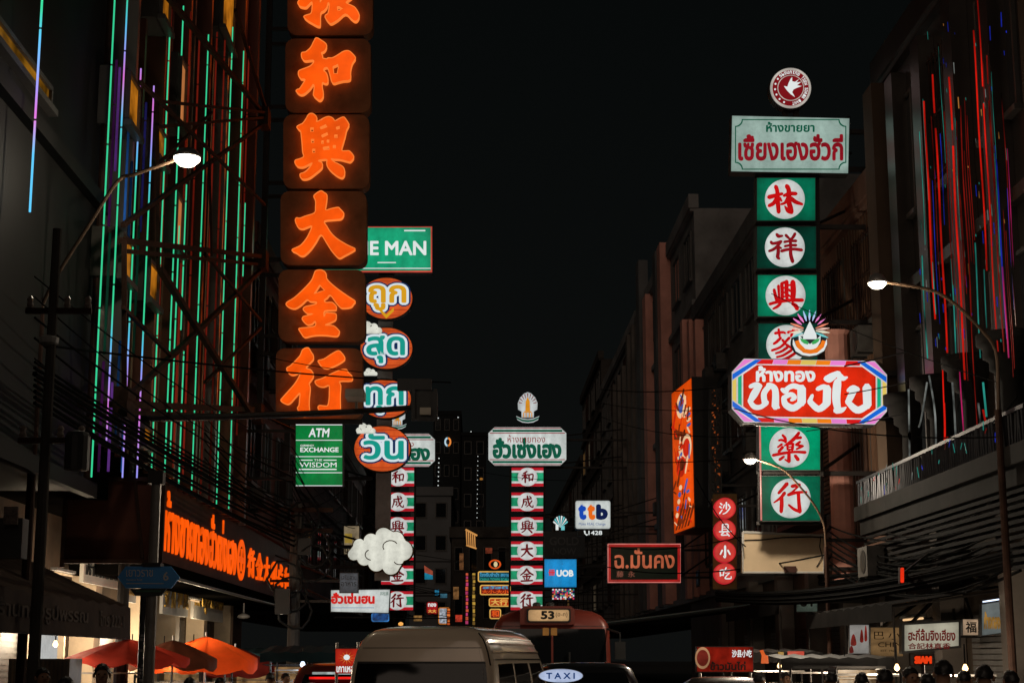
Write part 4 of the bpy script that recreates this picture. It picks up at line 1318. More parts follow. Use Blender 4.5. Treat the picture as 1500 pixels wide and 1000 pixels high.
m.build("rays", [E_lite, em("ice_turquoise", (110, 200, 205), 1, .1, 2, False)], t)
arms(t, [(826, 770)], XR, 82)

# green board with a red neon border
t, o, f = cabinet("neon_board", "dark green board with a red neon border and brown Thai letters", "sign", rect(889, 795, 998, 854), 62, .3, case=M_case)
m = MB()
m.prism(f, rect(890, 796, 997, 853), .002, .03, 0, [rect(894.5, 800.5, 992.5, 848.5)])
m.build("border", em("dull_red_neon", (176, 28, 26), 1, .25, 1.5), t)
m = MB()
m.tube([f(a, b, .05) for a, b in ((890.5, 796.5), (996.5, 796.5), (996.5, 852.5), (890.5, 852.5), (890.5, 796.5))], .022, 6)
m.build("neon_tube", em("salmon_neon", (210, 120, 110), 1, .2, 2, False), t)
MB().prism(f, rect(894.6, 800.6, 992.4, 848.4), .002, .015).build("green_panel", pm("dark_green_panel", (.02, .055, .03), .5), t)
E_cop = em("copper_letter", (186, 94, 62), 1, .2, 2, False)
letters(t, "ฉ.มั่นคง", (900, 803, 988, 832), f, E_cop, .02, .015, .05)
m = MB()
letters(t, "藤  永", (903, 836, 930, 845), f, em("dim_copper_letter", (120, 66, 50), 1, .2, 2, False), .01, .015, .05)
arms(t, [(995, 805), (995, 845)], XR, 62)

# tall orange screen, angled to the street
Ya, Yb = 60.0, 56.5
a, b = W(988, 782, Ya), W(1018, 782, Yb)
zt = W(1018, 553, Yb).z
ux = Vector((b.x - a.x, b.y - a.y, 0))
L_ = ux.length
un = ux / L_
nn = Vector((un.y, -un.x, 0))
if nn.y > 0:
    nn = -nn
zb_ = a.z


def fS(u, v, k):
    """u 0..1 across the screen, v 0..1 up"""
    q = Vector((a.x, a.y, zb_)) + ux * u + nn * k
    return Vector((q.x, q.y, zb_ + (zt - zb_) * v))


t = thing("led_screen", "tall glowing orange advertising screen in a black cabinet on the right", "screen", (a.x, a.y, zb_))
MB().prism(fS, rect(-.02, -.005, 1.02, 1.005), -.9, 0).build("cabinet", M_black, t)
MB().prism(fS, rect(0.01, 0.003, .99, .997), .003, .02).build("screen", em("orange_screen", (232, 78, 10), 1, .12, .8), t)
m = MB()
E_br = em("screen_brown", (110, 40, 14), 1, .3, 2, False)
E_scr = em("screen_cream", (240, 196, 150), 1, .1, 2, False)
E_sbl = em("screen_blue", (70, 90, 160), 1, .1, 2, False)
m.prism(fS, ell(.5, .86, .24, .085), .02, .024, 1)
m.prism(fS, ell(.5, .86, .15, .05), .024, .028, 2)
for i in range(4):
    m.prism(fS, ell(.85, .80 - i * .035, .1, .012, 12), .02, .026 + i * .001, 1 + i % 2)
m.prism(fS, [(.1, .74), (.35, .70), (.95, .62), (.95, .56), (.4, .63), (.1, .66)], .02, .026, 0)
m.prism(fS, ell(.72, .55, .24, .09), .026, .03, 1)
m.prism(fS, ell(.72, .55, .17, .062), .03, .034, 3)
m.prism(fS, ell(.45, .44, .24, .07), .03, .036, 3)
m.prism(fS, ell(.5, .45, .12, .04), .036, .04, 0)
m.prism(fS, [(.12, .6), (.2, .5), (.26, .45), (.16, .5)], .026, .032, 0)
for i in range(5):
    m.prism(fS, [(.08 + i * .15, .02), (.5 + i * .12, .20 - i * .01), (.54 + i * .12, .17 - i * .01), (.16 + i * .15, .02)], .02, .026 + i * .001, 0)
for i in range(5):
    m.prism(fS, ell(.2 + i * .05, .12 + i * .045, .07, .018, 12), .03, .036 + i * .001, 1 + i % 2)
rq = random.Random(12)
for i in range(60):
    u_, v_ = rq.uniform(.1, .9), rq.uniform(.04, .93)
    w_, h_ = rq.uniform(.03, .16), rq.uniform(.004, .02)
    sl_ = rq.uniform(-.03, .05)
    m.prism(fS, [(u_ - w_ / 2, v_ - sl_), (u_ + w_ / 2, v_ + sl_), (u_ + w_ / 2, v_ + sl_ + h_), (u_ - w_ / 2, v_ - sl_ + h_)], .02, .041 + i * .0006, rq.choice((0, 0, 3, 3, 1, 2)))
m.build("picture", [E_br, E_scr, E_sbl, em("screen_red", (206, 40, 14), 1, .2, 2, False)], t)
m = MB()
m.box(b.x, XR, b.y + .3, b.y + .5, zt - 1.2, zt - 1)
m.box(b.x, XR, b.y + .3, b.y + .5, zb_ + 1, zb_ + 1.2)
m.build("support_arm", M_steel, t)

# red discs with white characters
f = mpx(52)
t = thing("lattice_sign_frame", "narrow orange-lit steel lattice right of the tall orange screen", "steel frame", W(1048, 745, 52))
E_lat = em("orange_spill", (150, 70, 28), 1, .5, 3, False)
MB().prism(f, rect(1040, 565, 1058, 742), -.3, -.2).build("backing", M_black, t)
m = MB()
rq = random.Random(3)
for i in range(13):
    y_ = 570 + i * 13
    m.bar(f(1041, y_, 0), f(1056, y_ + 13, 0), .06)
    m.bar(f(1056, y_, .03), f(1041, y_ + 13, .03), .05)
for x_ in (1041, 1049, 1056):
    m.bar(f(x_, 567, .05), f(x_, 740, .05), .05)
m.build("lattice", M_steel, t)
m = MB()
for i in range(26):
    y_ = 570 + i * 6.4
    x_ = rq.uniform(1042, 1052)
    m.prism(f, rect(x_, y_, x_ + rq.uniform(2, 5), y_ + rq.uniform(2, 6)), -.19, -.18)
m.build("orange_spill_patch", E_lat, t)  # emissive patches stand for orange sign light spilling on the lattice
arms(t, [(1056, 600), (1056, 710)], XR, 52)
p = W(1062, 858, 46)
t = thing("disc_column_sign", "column of four round red lightboxes with white Chinese characters on an olive panel", "sign", p)
f = mpx(46)
MB().prism(f, rect(1046, 722, 1081, 862), -.35, -.2).build("panel", pm("olive_panel", (.12, .09, .03), .7, 0, .4, 1), t)
E_rd = em("red_disc", (218, 62, 54), 1, .2, 1.6)
E_rdr = em("red_disc_rim", (190, 30, 40), 1, .1, 1, False)
for ch, cy in zip("沙县小吃", (744, 776, 808, 839.5)):
    m = MB()
    m.prism(f, ell(1062, cy, 16, 15.6), -.2, 0)
    bx = m.build("round_lightbox", E_rdr, t)
    MB().prism(f, ell(1062, cy, 14.6, 14.3), .002, .012).build("face", E_rd, bx)
    m = MB()
    brush(m, f, GLY[ch], .012, .016, 0, boxtf(1052.5, cy - 10, 1071.5, cy + 10), 1.35)
    m.build("character", E_lite, bx)
arms(t, [(1075, 740), (1075, 840)], XR, 46.2)

# blank beige board
t, o, f = cabinet("blank_board", "blank beige board under the green character boxes, lit by the near street lamp", "signboard", [(1089, 779), (1207, 784), (1206, 838), (1088, 838)], 37.5, .25, case=pm("beige_board", (.55, .42, .28), .65, 0, .12, 1.2))
m = MB()
m.prism(f, rect(1148, 829, 1165, 838), .002, .1)
m.build("junction_box", pm("dark_red_box", (.05, .02, .015), .6), t)
m = MB()
m.tube([f(1088, 779, .02), f(1207, 784, .02), f(1206, 838, .02), f(1088, 838, .02), f(1088, 779, .02)], .03, 6)
m.build("edge_trim", M_casew, t)
m = MB()
m.tube([f(1090, 791, .03), f(1120, 790, .04), f(1145, 787, .04), f(1190, 786, .03), f(1206, 787, .03)], .014, 5)
m.tube([f(1202, 785, .03), f(1200, 800, .05), f(1204, 815, .05), f(1196, 830, .03)], .014, 5)
m.build("loose_cable", M_rubber, t)
arms(t, [(1200, 790), (1200, 832)], XR, 37.6)

# column of green boxes
GY = 36.0
p = W(1155, 764, GY)
t = thing("green_box_tower", "column of green lightboxes with red Chinese characters in white discs on the right", "sign", p)
f = mpx(GY)
E_gb = [em("green_box_%d" % i, c, 1, .28, 1.1) for i, c in enumerate(((0, 106, 76), (0, 58, 44), (0, 128, 92), (0, 70, 54), (0, 156, 108), (0, 104, 74)))]
E_dw = em("disc_white", (208, 212, 208), 1, .07, .9)
E_hr = em("hot_red_letter", (200, 12, 16), 1, .15, 2, False)
GB = [("林", 1109, 261, 1194, 323, 260), ("祥", 1109, 332, 1195, 393, 330), ("興", 1110, 403, 1196, 463, 400), ("蔘", 1111, 474, 1197, 536, 470), ("藥", 1113, 623, 1201, 688, 620), ("行", 1115, 697, 1201, 762, 692)]
for i, (ch, x0, y0, x1, y1, oy) in enumerate(GB):
    m = MB()
    m.prism(f, rect(x0 - 1, y0 - 1, x1 + 1, y1 + 1), -.4, 0)
    bx = m.build("light_box", M_case, t)
    MB().prism(f, rect(x0, y0, x1, y1), .002, .01).build("green_face", E_gb[i], bx)
    cx = x0 + (40.5 if i < 4 else 43)
    cy = (y0 + y1) / 2
    MB().prism(f, ell(cx, cy, 29.2, 29, 48), .01, .02).build("disc", E_dw, bx)
    m = MB()
    ox = cx - 66 * .7 + (-5 if i == 99 else 0)
    oyy = cy - 46 * .7
    xo = {"林": 46.5, "祥": 67, "興": 69, "蔘": 68, "藥": 74, "行": 77}[ch] if ch != "林" else 66
    yo = {"林": 46, "祥": 45, "興": 49, "蔘": 48, "藥": 52, "行": 54}[ch]
    brush(m, f, GREEN[ch], .02, .024, 0, lambda a_, b_: (cx + (a_ - xo) * .7, cy + (b_ - yo) * .7), 1.08)
    m.build("character", E_hr if i != 1 else E_dred, bx)
m = MB()
m.bar(W(1150, 200, GY + .6), W(1156, 766, GY + .6), .22)
m.bar(W(1108, 258, GY + .3), W(1113, 766, GY + .3), .08)
m.bar(W(1197, 258, GY + .3), W(1204, 766, GY + .3), .08)
for y in (255, 327, 398, 468, 620, 692, 766):
    m.bar(W(1108, y, GY + .3), W(1200, y, GY + .3), .07)
m.build("frame", M_steel, t)
m = MB()
m.tube([f(1112.5, 622, .05), f(1114.5, 762, .05)], .02, 5)
m.build("edge_tube", em("salmon_neon", (210, 120, 110), 1, .2, 2, False), t)
arms(t, [(1190, 330), (1190, 470), (1200, 692)], XR, GY + .4, .1)

# pale Thai pharmacy board
t, o, f = cabinet("pharmacy_sign", "pale green-white board with red Thai letters on top of the green box column", "sign", [(1071.5, 169), (1245, 173), (1243, 255), (1070, 252)], 36, .35, face=(em("pale_mint_backlight", (154, 178, 168), 1, .12, .9), [(1072.5, 170), (1244, 174), (1242, 254), (1071, 251)]))


def ledge(x0, y0, x1, y1, e):
    return [(x0 + e, y0), (x1 - e, y0), (x1 - e * .75, y0 + e * .75), (x1, y0 + e), (x1, y1 - e), (x1 - e * .75, y1 - e * .75), (x1 - e, y1), (x0 + e, y1), (x0 + e * .75, y1 - e * .75), (x0, y1 - e), (x0, y0 + e), (x0 + e * .75, y0 + e * .75)]


def notch(x0, y0, x1, y1, e):
    out = []
    for cx, cy, aa in ((x0, y0, 90), (x1, y0, 180), (x1, y1, 270), (x0, y1, 0)):
        for i in range(7):
            th_ = R(aa - 15 * i)
            out.append((cx + e * math.cos(th_), cy + e * math.sin(th_)))
    return out


m = MB()
m.prism(f, notch(1076.5, 175, 1239.5, 249, 10), .012, .018, 0, [notch(1078, 176.5, 1238, 247.5, 10)[::-1]])
m.build("border_line", E_dgreen, t)
letters(t, "ห้างขายยา", (1122, 179, 1193, 194), f, E_dgreen, .03)
letters(t, "เซี้ยงเฮงฮั่วกี่", (1081, 197, 1235, 236), f, em("crimson_letter", (140, 16, 30), 1, .15, 2, False), .035)
arms(t, [(1200, 190), (1200, 245)], XR, 36.2, .1)
# round seal above it
t, o, f = cabinet("round_seal_sign", "round red and white seal with a swallow, topmost sign on the right", "sign", ell(1158, 129.5, 31, 30.5, 48), 36, .3, face=(em("seal_cream", (196, 188, 178), 1, .12, 1.2), ell(1158, 129.5, 30, 29.5, 48)))
E_seal = em("seal_red", (126, 16, 24), 1, .12, 1, False)
m = MB()
m.prism(f, ell(1158, 129.5, 26.5, 26, 48), .012, .018)
m.build("red_ring", E_seal, t)
MB().prism(f, ell(1158, 129.5, 19.5, 19, 48), .018, .024).build("inner_line", MATS["seal_cream"], t)
MB().prism(f, ell(1158, 129.5, 18.3, 17.8, 48), .024, .03).build("red_disc", E_seal, t)
sw = [(1153, 128), (1155, 122), (1158, 116), (1160, 114), (1160, 120), (1164, 121), (1170, 117), (1166, 122), (1173, 121), (1167, 126), (1174, 127), (1166, 130), (1162, 132), (1160, 136), (1164, 143), (1158, 139), (1153, 134), (1150, 130), (1148, 127)]
m = MB()
m.prism(f, sw, .03, .036)
m.build("swallow", E_lite, t)


def arc_text(t, s_, cx, cy, r, a0, a1, h, f, mat):
    m = MB()
    n = len(s_)
    for i, ch in enumerate(s_):
        if ch == " ":
            continue
        a_ = R(a0 + (a1 - a0) * (i + .5) / n)
        w = r * abs(R(a1 - a0)) / n * .4

        def fa(u, v, k, a_=a_):
            return f(cx + (r + v) * math.sin(a_) + u * math.cos(a_), cy - (r + v) * math.cos(a_) + u * math.sin(a_), k)
        text(m, ch, (-w, h / 2, w, -h / 2), fa, .018, .024, .02)
    m.build("ring_lettering", mat, t)


arc_text(t, "รังนกไทย", 1158, 129.5, 23, -45, 35, 4.6, f, E_lite)
arc_text(t, "THAI BIRDS NEST", 1158, 129.5, 23, 175, 45, 4.6, f, E_lite)
m = MB()
for a_ in (-55, -75, -95, -115, -135, -155):
    m.prism(f, ell(1158 + 23 * math.sin(R(a_)), 129.5 - 23 * math.cos(R(a_)), 1.5, 1.5, 6), .018, .024)
m.build("ring_dots", E_lite, t)
m = MB()
m.bar(W(1150, 158, 36.2), W(1150, 172, 36.2), .12)
m.bar(W(1166, 158, 36.2), W(1166, 172, 36.2), .12)
m.build("post", M_steel, t)

# octagonal red gold-shop sign with its rainbow emblem
OY = 33.5
oc = lambda x0, y0, x1, y1, c: [(x0, y0 + c), (x0 + c, y0), (x1 - c, y0 + 5 * 0), (x1, y0 + c), (x1, y1 - c), (x1 - c, y1), (x0 + c, y1), (x0, y1 - c)]
ocx = lambda x0, y0, x1, y1, c, e: [(x0, y0 + e), (x0 + c, y0), (x1 - c, y0), (x1, y0 + e), (x1, y1 - e), (x1 - c, y1), (x0 + c, y1), (x0, y1 - e)]
skew = lambda L: [(a_, b_ + (a_ - 1185) * .018) for a_, b_ in L]
t, o, f = cabinet("octagonal_shop_sign", "red octagonal lightbox with white blackletter Thai lettering and a striped border", "sign", skew(ocx(1071, 526, 1300, 621, 18, 20)), OY, .45, face=(em("oct_white", (226, 222, 220), 1, .06, 1), skew(ocx(1072, 527, 1299, 620, 17.7, 19.7))))


def spr(pts):
    return skew(pts)


E_hot = em("vermilion_backlight", (232, 44, 14), 1, .1, .7)
MB().prism(f, spr(ocx(1088.5, 536, 1282.5, 611, 20, 14)), .012, .02).build("red_panel", E_hot, t)
cs = {"pk": em("pink_backlight", (232, 128, 206), 1, .06, 1, False), "rd": em("scarlet_backlight", (214, 24, 26), 1, .06, 1, False), "or": em("tangerine_backlight", (244, 130, 22), 1, .06, 1, False), "ye": em("straw_backlight", (226, 196, 96), 1, .06, 1, False), "bl": em("azure_backlight", (20, 100, 212), 1, .06, 1, False), "gr": em("jade_backlight", (20, 170, 124), 1, .06, 1, False)}
m = MB()
seq = [(1110, 1133, 1), (1133.4, 1154, 0), (1154.4, 1174, 2), (1174.4, 1196, 3), (1196.4, 1217, 2), (1217.4, 1239, 0), (1239.4, 1261, 1)]
for x0, x1, ci in seq:
    m.prism(f, spr([(x0, 527.6), (x1, 527.6), (x1 - 2, 534.4), (x0 - 2, 534.4)]), .012, .018, ci)
    m.prism(f, spr([(x0, 613), (x1, 613), (x1 + 1, 619.4), (x0 + 1, 619.4)]), .012, .018, ci)
for (sx, sy) in ((0, 0), (1, 0), (1, 1), (0, 1)):
    def cn(L, sx=sx, sy=sy):
        return spr([((1071.5 + a_) if not sx else (1299.5 - a_), (527 + b_) if not sy else (620 - b_)) for a_, b_ in L])
    m.prism(f, cn([(18.5, 1.2), (32, 1.2), (1.2, 20.6)]), .012, .017, 0)
    m.prism(f, cn([(34.5, 1.2), (44, 1.2), (1.2, 31), (1.2, 23)]), .012, .019, 4)
for sx in (0, 1):
    def sd(x0, x1, y0, y1, sx=sx):
        A, B = (1071.5 + x0, 1071.5 + x1) if not sx else (1299.5 - x0, 1299.5 - x1)
        return spr([(A, y0), (B, y0 - (x1 - x0) * 0), (B, y1), (A, y1)])
    m.prism(f, (lambda A_: spr([(A_(1.2), 560), (A_(7), 556), (A_(7), 591), (A_(1.2), 587)]))(lambda v_, sx=sx: 1071.5 + v_ if not sx else 1299.5 - v_), .012, .018, 3)
    m.prism(f, (lambda A_: spr([(A_(9.4), 554.5), (A_(14.8), 551), (A_(14.8), 596), (A_(9.4), 592.5)]))(lambda v_, sx=sx: 1071.5 + v_ if not sx else 1299.5 - v_), .012, .018, 5)
m.build("border_stripe", [cs["pk"], cs["rd"], cs["or"], cs["ye"], cs["bl"], cs["gr"]], t)
letters(t, "ห้างทอง", (1107, 536, 1194, 559.5), f, E_lite, .045, .02, .028)
BLK = [[(130, 280, 40), (190, 260, 45), (235, 275, 30)], [(215, 275, 60), (165, 360, 70), (125, 430, 45)], [(120, 420, 40), (165, 480, 50), (230, 485, 45), (290, 440, 50)], [(275, 455, 55), (265, 350, 55), (325, 270, 50)], [(310, 265, 50), (375, 310, 60), (378, 480, 70)], [(375, 470, 60), (412, 490, 25)],
       [(445, 310, 35), (480, 330, 50), (500, 300, 45), (560, 275, 50), (640, 300, 50)], [(640, 300, 80), (640, 440, 80)], [(650, 430, 60), (560, 495, 65), (480, 460, 60), (460, 390, 45)], [(460, 395, 45), (530, 360, 45), (570, 390, 45), (540, 415, 30)],
       [(800, 305, 40), (860, 285, 50), (900, 310, 50)], [(895, 300, 75), (890, 450, 75)], [(900, 440, 65), (810, 505, 60), (720, 430, 50)], [(720, 430, 45), (745, 370, 30)],
       [(1000, 510, 60), (985, 400, 75), (995, 260, 75), (1010, 215, 50)], [(1080, 490, 15), (1040, 515, 50), (985, 520, 60)], [(1092, 190, 18), (1050, 200, 48), (1000, 160, 56)], [(1005, 152, 54), (935, 178, 56), (880, 202, 44)], [(885, 205, 44), (920, 222, 36), (975, 195, 16)],
       [(1105, 320, 35), (1150, 295, 50), (1200, 310, 40)], [(1170, 300, 60), (1120, 400, 60), (1100, 435, 45)], [(1095, 430, 45), (1190, 515, 65), (1280, 480, 60), (1320, 450, 30)], [(1290, 290, 80), (1295, 470, 75)]]
m = MB()
brush(m, f, BLK, .02, .026, 0, lambda a_, b_: (1080 + a_ * .1467, 525 + b_ * .1467), 1.05)
m.build("blackletter_lettering", E_lite, t)
m = MB()
a1_, b1_ = f(1105, 622.5, .05), f(1262, 625, .05)
m.tube([a1_, b1_], .03, 6)
m.build("lower_rail", M_casew, t)
arms(t, [(1285, 545), (1285, 610)], XR, OY + .2, .12)

f = mpx(OY - .2)
p = W(1187, 526, OY - .2)
t = thing("rainbow_emblem", "rainbow rayed emblem with a white spire and orange ribbon above the red octagonal sign", "emblem", p)
ec, es = (1145, 450), .08
T_ = lambda L: [(ec[0] + a_ * es, ec[1] + b_ * es) for a_, b_ in L]
MB().prism(f, T_(ell(510, 640, 330, 270, 36, -25, 205)), -.12, -.03).build("backing", pm("navy_backing", (.01, .02, .035), .5), t)
rays_ = [(-112, 5), (-97, 4), (-84, 3), (-70, 2), (-54, 1), (-36, 1), (-18, 0), (0, 0), (18, 0), (36, 1), (54, 1), (70, 2), (84, 3), (97, 4), (112, 5)]
m = MB()
for a_, ci in rays_:
    d = (math.sin(R(a_)), -math.cos(R(a_)))
    n_ = (-d[1], d[0])
    c_ = (510, 420)
    r0, r1, rm = 175 - 60 * (abs(a_) > 60), 370, 290
    P_ = lambda r, w: (c_[0] + d[0] * r + n_[0] * w, c_[1] + d[1] * r * 1.0 + n_[1] * w)
    m.prism(f, T_([P_(r0, 0), P_(rm - 40, 16), P_(r1, 0), P_(rm - 40, -16)]), -.03, .03, ci)
m.build("rays", [em("ray_blue", (170, 200, 240), 1, .05, 1, False), em("ray_pink", (240, 130, 200), 1, .05, 1, False), em("ray_coral", (240, 140, 110), 1, .05, 1, False), em("ray_peach", (240, 196, 180), 1, .05, 1, False), em("ray_cream", (230, 226, 200), 1, .05, 1, False), em("ray_aqua", (110, 200, 200), 1, .05, 1, False)], t)
m = MB()
m.prism(f, T_([(510, 265), (625, 500), (635, 580), (395, 580), (400, 500)]), -.02, .05)
m.prism(f, T_([(315, 520), (400, 610), (510, 680), (620, 610), (705, 520), (700, 640), (640, 740), (510, 790), (380, 740), (320, 640)]), -.02, .045)
m.prism(f, T_([(210, 590), (260, 720), (400, 810), (510, 830), (630, 810), (770, 720), (820, 590), (825, 680), (770, 800), (640, 870), (510, 890), (380, 870), (260, 800), (205, 680)]), -.02, .04)
m.build("white_spire", E_lite, t)
m = MB()
m.prism(f, T_([(330, 575), (420, 600), (485, 650), (470, 690), (400, 670), (350, 630)]), .05, .06)
m.prism(f, T_([(690, 575), (600, 600), (540, 650), (555, 690), (620, 670), (670, 630)]), .05, .06)
m.build("green_leaves", em("leaf_green", (60, 170, 90), 1, .1, 1, False), t)
m = MB()
m.prism(f, T_([(235, 630), (300, 610), (330, 680), (420, 770), (510, 785), (600, 770), (700, 680), (730, 610), (795, 630), (760, 740), (640, 840), (510, 860), (390, 840), (270, 740)]), .05, .066)
m.build("orange_ribbon", em("ribbon_orange", (244, 124, 30), 1, .1, 1, False), t)

# ------------------------------------------------------------------ right-hand buildings


def ribs(b, X, s, y0, y1, z0, z1, step, mat, name="rib", d=.06, w=.1):
    m = MB()
    y = y0
    while y < y1:
        m.box(min(X + s * .003, X + s * d), max(X + s * .003, X + s * d), y, y + w, z0, z1)
        y += step
    m.build(name, mat, b)


c1, _, _ = building("tinsel_building", "dark building front with glowing red, green and blue reflection lines above a ledge", XR, -1, 22, 34.8, 4.4, 14.4, pm("sooty_render", (.05, .042, .036), .32, .5, .4, .7), floors=4.6, bay=3.1, acs=0, seed=11)
M_sooty = pm("sooty_stone", (.009, .008, .007), .85, 0, .6, 1.6, bump=.3)
for y in (34.3, 24.0):
    m = MB()
    m.box(XR - .45, XR - .003, y - .4, y + .4, 4.6, 14.2)
    m.build("corner_pilaster", pm("dim_brown_render", (.07, .045, .03), .8, 0, .35, .5), c1)
for y in (28.7, 30.9, 33.0, 26.6):
    m = MB()
    c = (XR - .15, y, 0)
    m.lathe(c, [(.3, 5.1), (.3, 5.25), (.22, 5.35), (.2, 6.35), (.26, 6.4), (.26, 6.5), (.36, 6.56), (.36, 6.7), (.46, 6.76), (.46, 6.92), (.56, 6.98), (.56, 7.16)], 14)
    m.build("column_capital", M_sooty, c1, True)
    m = MB()
    m.box(XR - .32, XR - .003, y - .3, y + .3, 7.18, 14)
    m.build("pilaster", MATS["sooty_render"], c1)
m = MB()
m.box(XR - .9, XR - .02, 24, 35.2, 4.75, 5.05)
m.box(XR - .8, XR - .03, 24.2, 35.1, 4.45, 4.74)
m.build("ledge", M_sooty, c1)
m = MB()
for i in range(11):
    m.box(XR - .75, XR - .7, 24.2, 35, 3.2 + i * .115, 3.26 + i * .115)
m.build("louvre", pm("black_louvre", (.006, .005, .0045), .85, 0, .5, 2), c1)
for y in (33.1,):
    aircon(c1, XR - .75, -1, y, 3.5 + .2 * (int(y) % 3))
M_mirror = pm("polished_steel", (.035, .035, .04), .5, .6, .2, 3)
m = MB()
y = 24.2
while y < 35:
    m.tube([(XR - .82, y, 5.05), (XR - .82 + random.uniform(-.03, .03), y, 5.55)], .028, 6)
    y += .13
m.bar((XR - .82, 24.1, 5.58), (XR - .82, 35.1, 5.58), .06)
m.build("balustrade", M_mirror, c1)
# coloured reflections on the front, put in as thin glowing lines
E_st = [em("glow_red", (214, 26, 14), 1.0, .45, .9, True, (1, 1, .6)), em("glow_teal", (40, 140, 126), 1.0, .5, 1.2, True, (1, 1, .8)), em("glow_blue", (30, 44, 170), 1.0, .5, 1.2, True, (1, 1, .8)), em("glow_magenta", (170, 30, 90), 1.0, .5, 1.2, True, (1, 1, .8)), em("glow_dimred", (120, 18, 12), 1.0, .5, 1.2, True, (1, 1, .8)), em("glow_white", (112, 116, 112), 1.0, .6, 3, True, (1, 1, .8)), em("glow_amber", (170, 110, 50), 1, .5, 2, True)]
ST = [((1356, 128), (1366, 470), 0, 3), ((1371, 86), (1382, 520), 0, 3), ((1396, 96), (1407, 560), 0, 3), ((1430, 28), (1441, 400), 0, 2.4), ((1439, -30), (1453, 520), 0, 2), ((1348, 180), (1354, 360), 1, 1.2), ((1351, 370), (1358, 525), 1, 2.2), ((1366, 380), (1371, 460), 1, 1.6), ((1394, 360), (1399, 520), 1, 2), ((1429, 350), (1435, 525), 1, 2), ((1441, 380), (1446, 480), 1, 1.6), ((1462, 190), (1469, 500), 2, 1.8), ((1470, 380), (1475, 525), 3, 2.2), ((1386, 150), (1392, 420), 4, 1.4), ((1412, 160), (1418, 480), 4, 1.6), ((1452, 60), (1462, 520), 4, 2), ((1376, 180), (1384, 330), 2, 1.2), ((1448, 20), (1450, 60), 2, 1.4), ((1466, 10), (1467, 40), 2, 1.6), ((1424, 400), (1430, 700), 4, 1.6), ((1408, 540), (1412, 690), 3, 2), ((1380, 530), (1384, 600), 0, 2.2)]
rq = random.Random(21)
for i in range(30):
    xx = rq.uniform(1346, 1478)
    y_ = rq.uniform(60, 330)
    ST.append(((xx, y_), (xx + 5, min(560, y_ + rq.uniform(110, 300))), rq.choice((4, 4, 4, 4, 0, 4, 1, 2, 3)), rq.uniform(.6, 1.3)))
for (tp, bt, ci, w) in ST:
    a_, b_ = WX(tp[0], tp[1], XR - .5), WX(bt[0], bt[1], XR - .5)
    m = MB()
    y = (a_.y + b_.y) / 2
    z = b_.z
    n_ = 0
    pts = []
    while z < a_.z:
        pts.append((XR - .5 + .008 * math.sin(z * 2.1 + y), y + .012 * math.sin(z * 1.3 + 3 * y), z))
        z += .25
        n_ += 1
        if n_ % 19 == 18:
            if len(pts) > 1:
                m.tube(pts, .0058 * w, 5)
            pts = []
            z += .05
    if len(pts) > 1:
        m.tube(pts, .0058 * w, 5)
    if m.v:
        m.build("reflection_line", E_st[ci], c1)
m = MB()
for i in range(70):
    q = WX(random.uniform(1348, 1475), random.uniform(30, 520) if i % 3 else random.uniform(330, 520), XR - .46)
    h = random.uniform(.03, .22)
    m.tube([q, q + Vector((0, .01, h))], .004 + .006 * random.random(), 5, random.choice((1, 2, 2, 5, 6, 1)))
m.build("glints", E_st, c1)  # sparkle on the front, put in as short glowing slivers
m = MB()
for i in range(28):
    q = WX(random.uniform(1316, 1442), 700, XR - .9)
    yy = random.uniform(25, 34.8)
    q = Vector((XR - .9, yy, random.uniform(5.02, 5.5)))
    m.tube([q, q + Vector((0, random.uniform(-.1, .1), random.uniform(.05, .2)))], .007, 5, random.choice((1, 2, 5, 1, 4, 0, 1)))
m.build("balustrade_glints", E_st, c1)  # coloured reflections in the balustrade, put in as glowing slivers
# tangled red, orange and white tubes below the capitals
m = MB()
for (L, ci) in (([(1383, 590), (1384, 640), (1380, 690), (1388, 640)], 0), ([(1444, 630), (1442, 700), (1446, 640), (1440, 600)], 0), ([(1358, 560), (1350, 610), (1346, 625)], 5), ([(1361, 550), (1370, 610), (1371, 700)], 5), ([(1331, 570), (1332, 640), (1333, 710)], 5), ([(1395, 560), (1399, 620), (1401, 690)], 5), ([(1418, 650), (1415, 690)], 2), ([(1433, 590), (1438, 640), (1436, 690)], 5), ([(1330, 690), (1334, 715)], 0), ([(1445, 610), (1440, 560)], 1)):
    m.tube(smooth_line([tuple(WX(a_, b_, XR - .55)) for a_, b_ in L], 4), .018, 6, ci)
m.build("bent_tubes", E_st, c1)

c2, _, _ = building("brown_shophouse", "brown ribbed shophouse lit by the street lamp behind the red octagonal sign", XR, -1, 35.0, 44.8, 4.3, 12.2, M_brown, floors=3.4, bay=3.2, seed=5)
ribs(c2, XR, -1, 35.1, 39.6, 4.6, 12, .28, pm("brown_corrugated", (.16, .085, .05), .5, .1, .35, 1.2, stretch=(1, 1, .2)))
m = MB()
q = WX(1236, 800, XR - .5)
m.lathe((XR - .5, q.y, 0), [(.3, 3.6), (.3, 3.8), (.27, 3.9), (.27, 9.4), (.34, 9.5)], 12)
m.build("round_column", M_pink, c2)
drainpipe(c2, XR, -1, 37.2, 4.3, 11.5)
drainpipe(c2, XR, -1, 40.2, 4.3, 11.5, M_galv, .05)
m = MB()
for zb2 in (5.2, 8.2):
    m.box(XR - .9, XR - .003, 40.6, 44.4, zb2, zb2 + .12)
    for i in range(20):
        m.bar((XR - .86, 40.7 + i * .19, zb2 + .12), (XR - .86, 40.7 + i * .19, zb2 + 1), .03)
    m.bar((XR - .86, 40.6, zb2 + 1), (XR - .86, 44.4, zb2 + 1), .05)
m.build("balcony", M_rust, c2)
m = MB()
for q in range(20):
    m.box(XR - .1, XR - .06, 40.5, 42.3, 5.5 + q * .12, 5.58 + q * .12)
m.build("louvre", M_brown, c2)
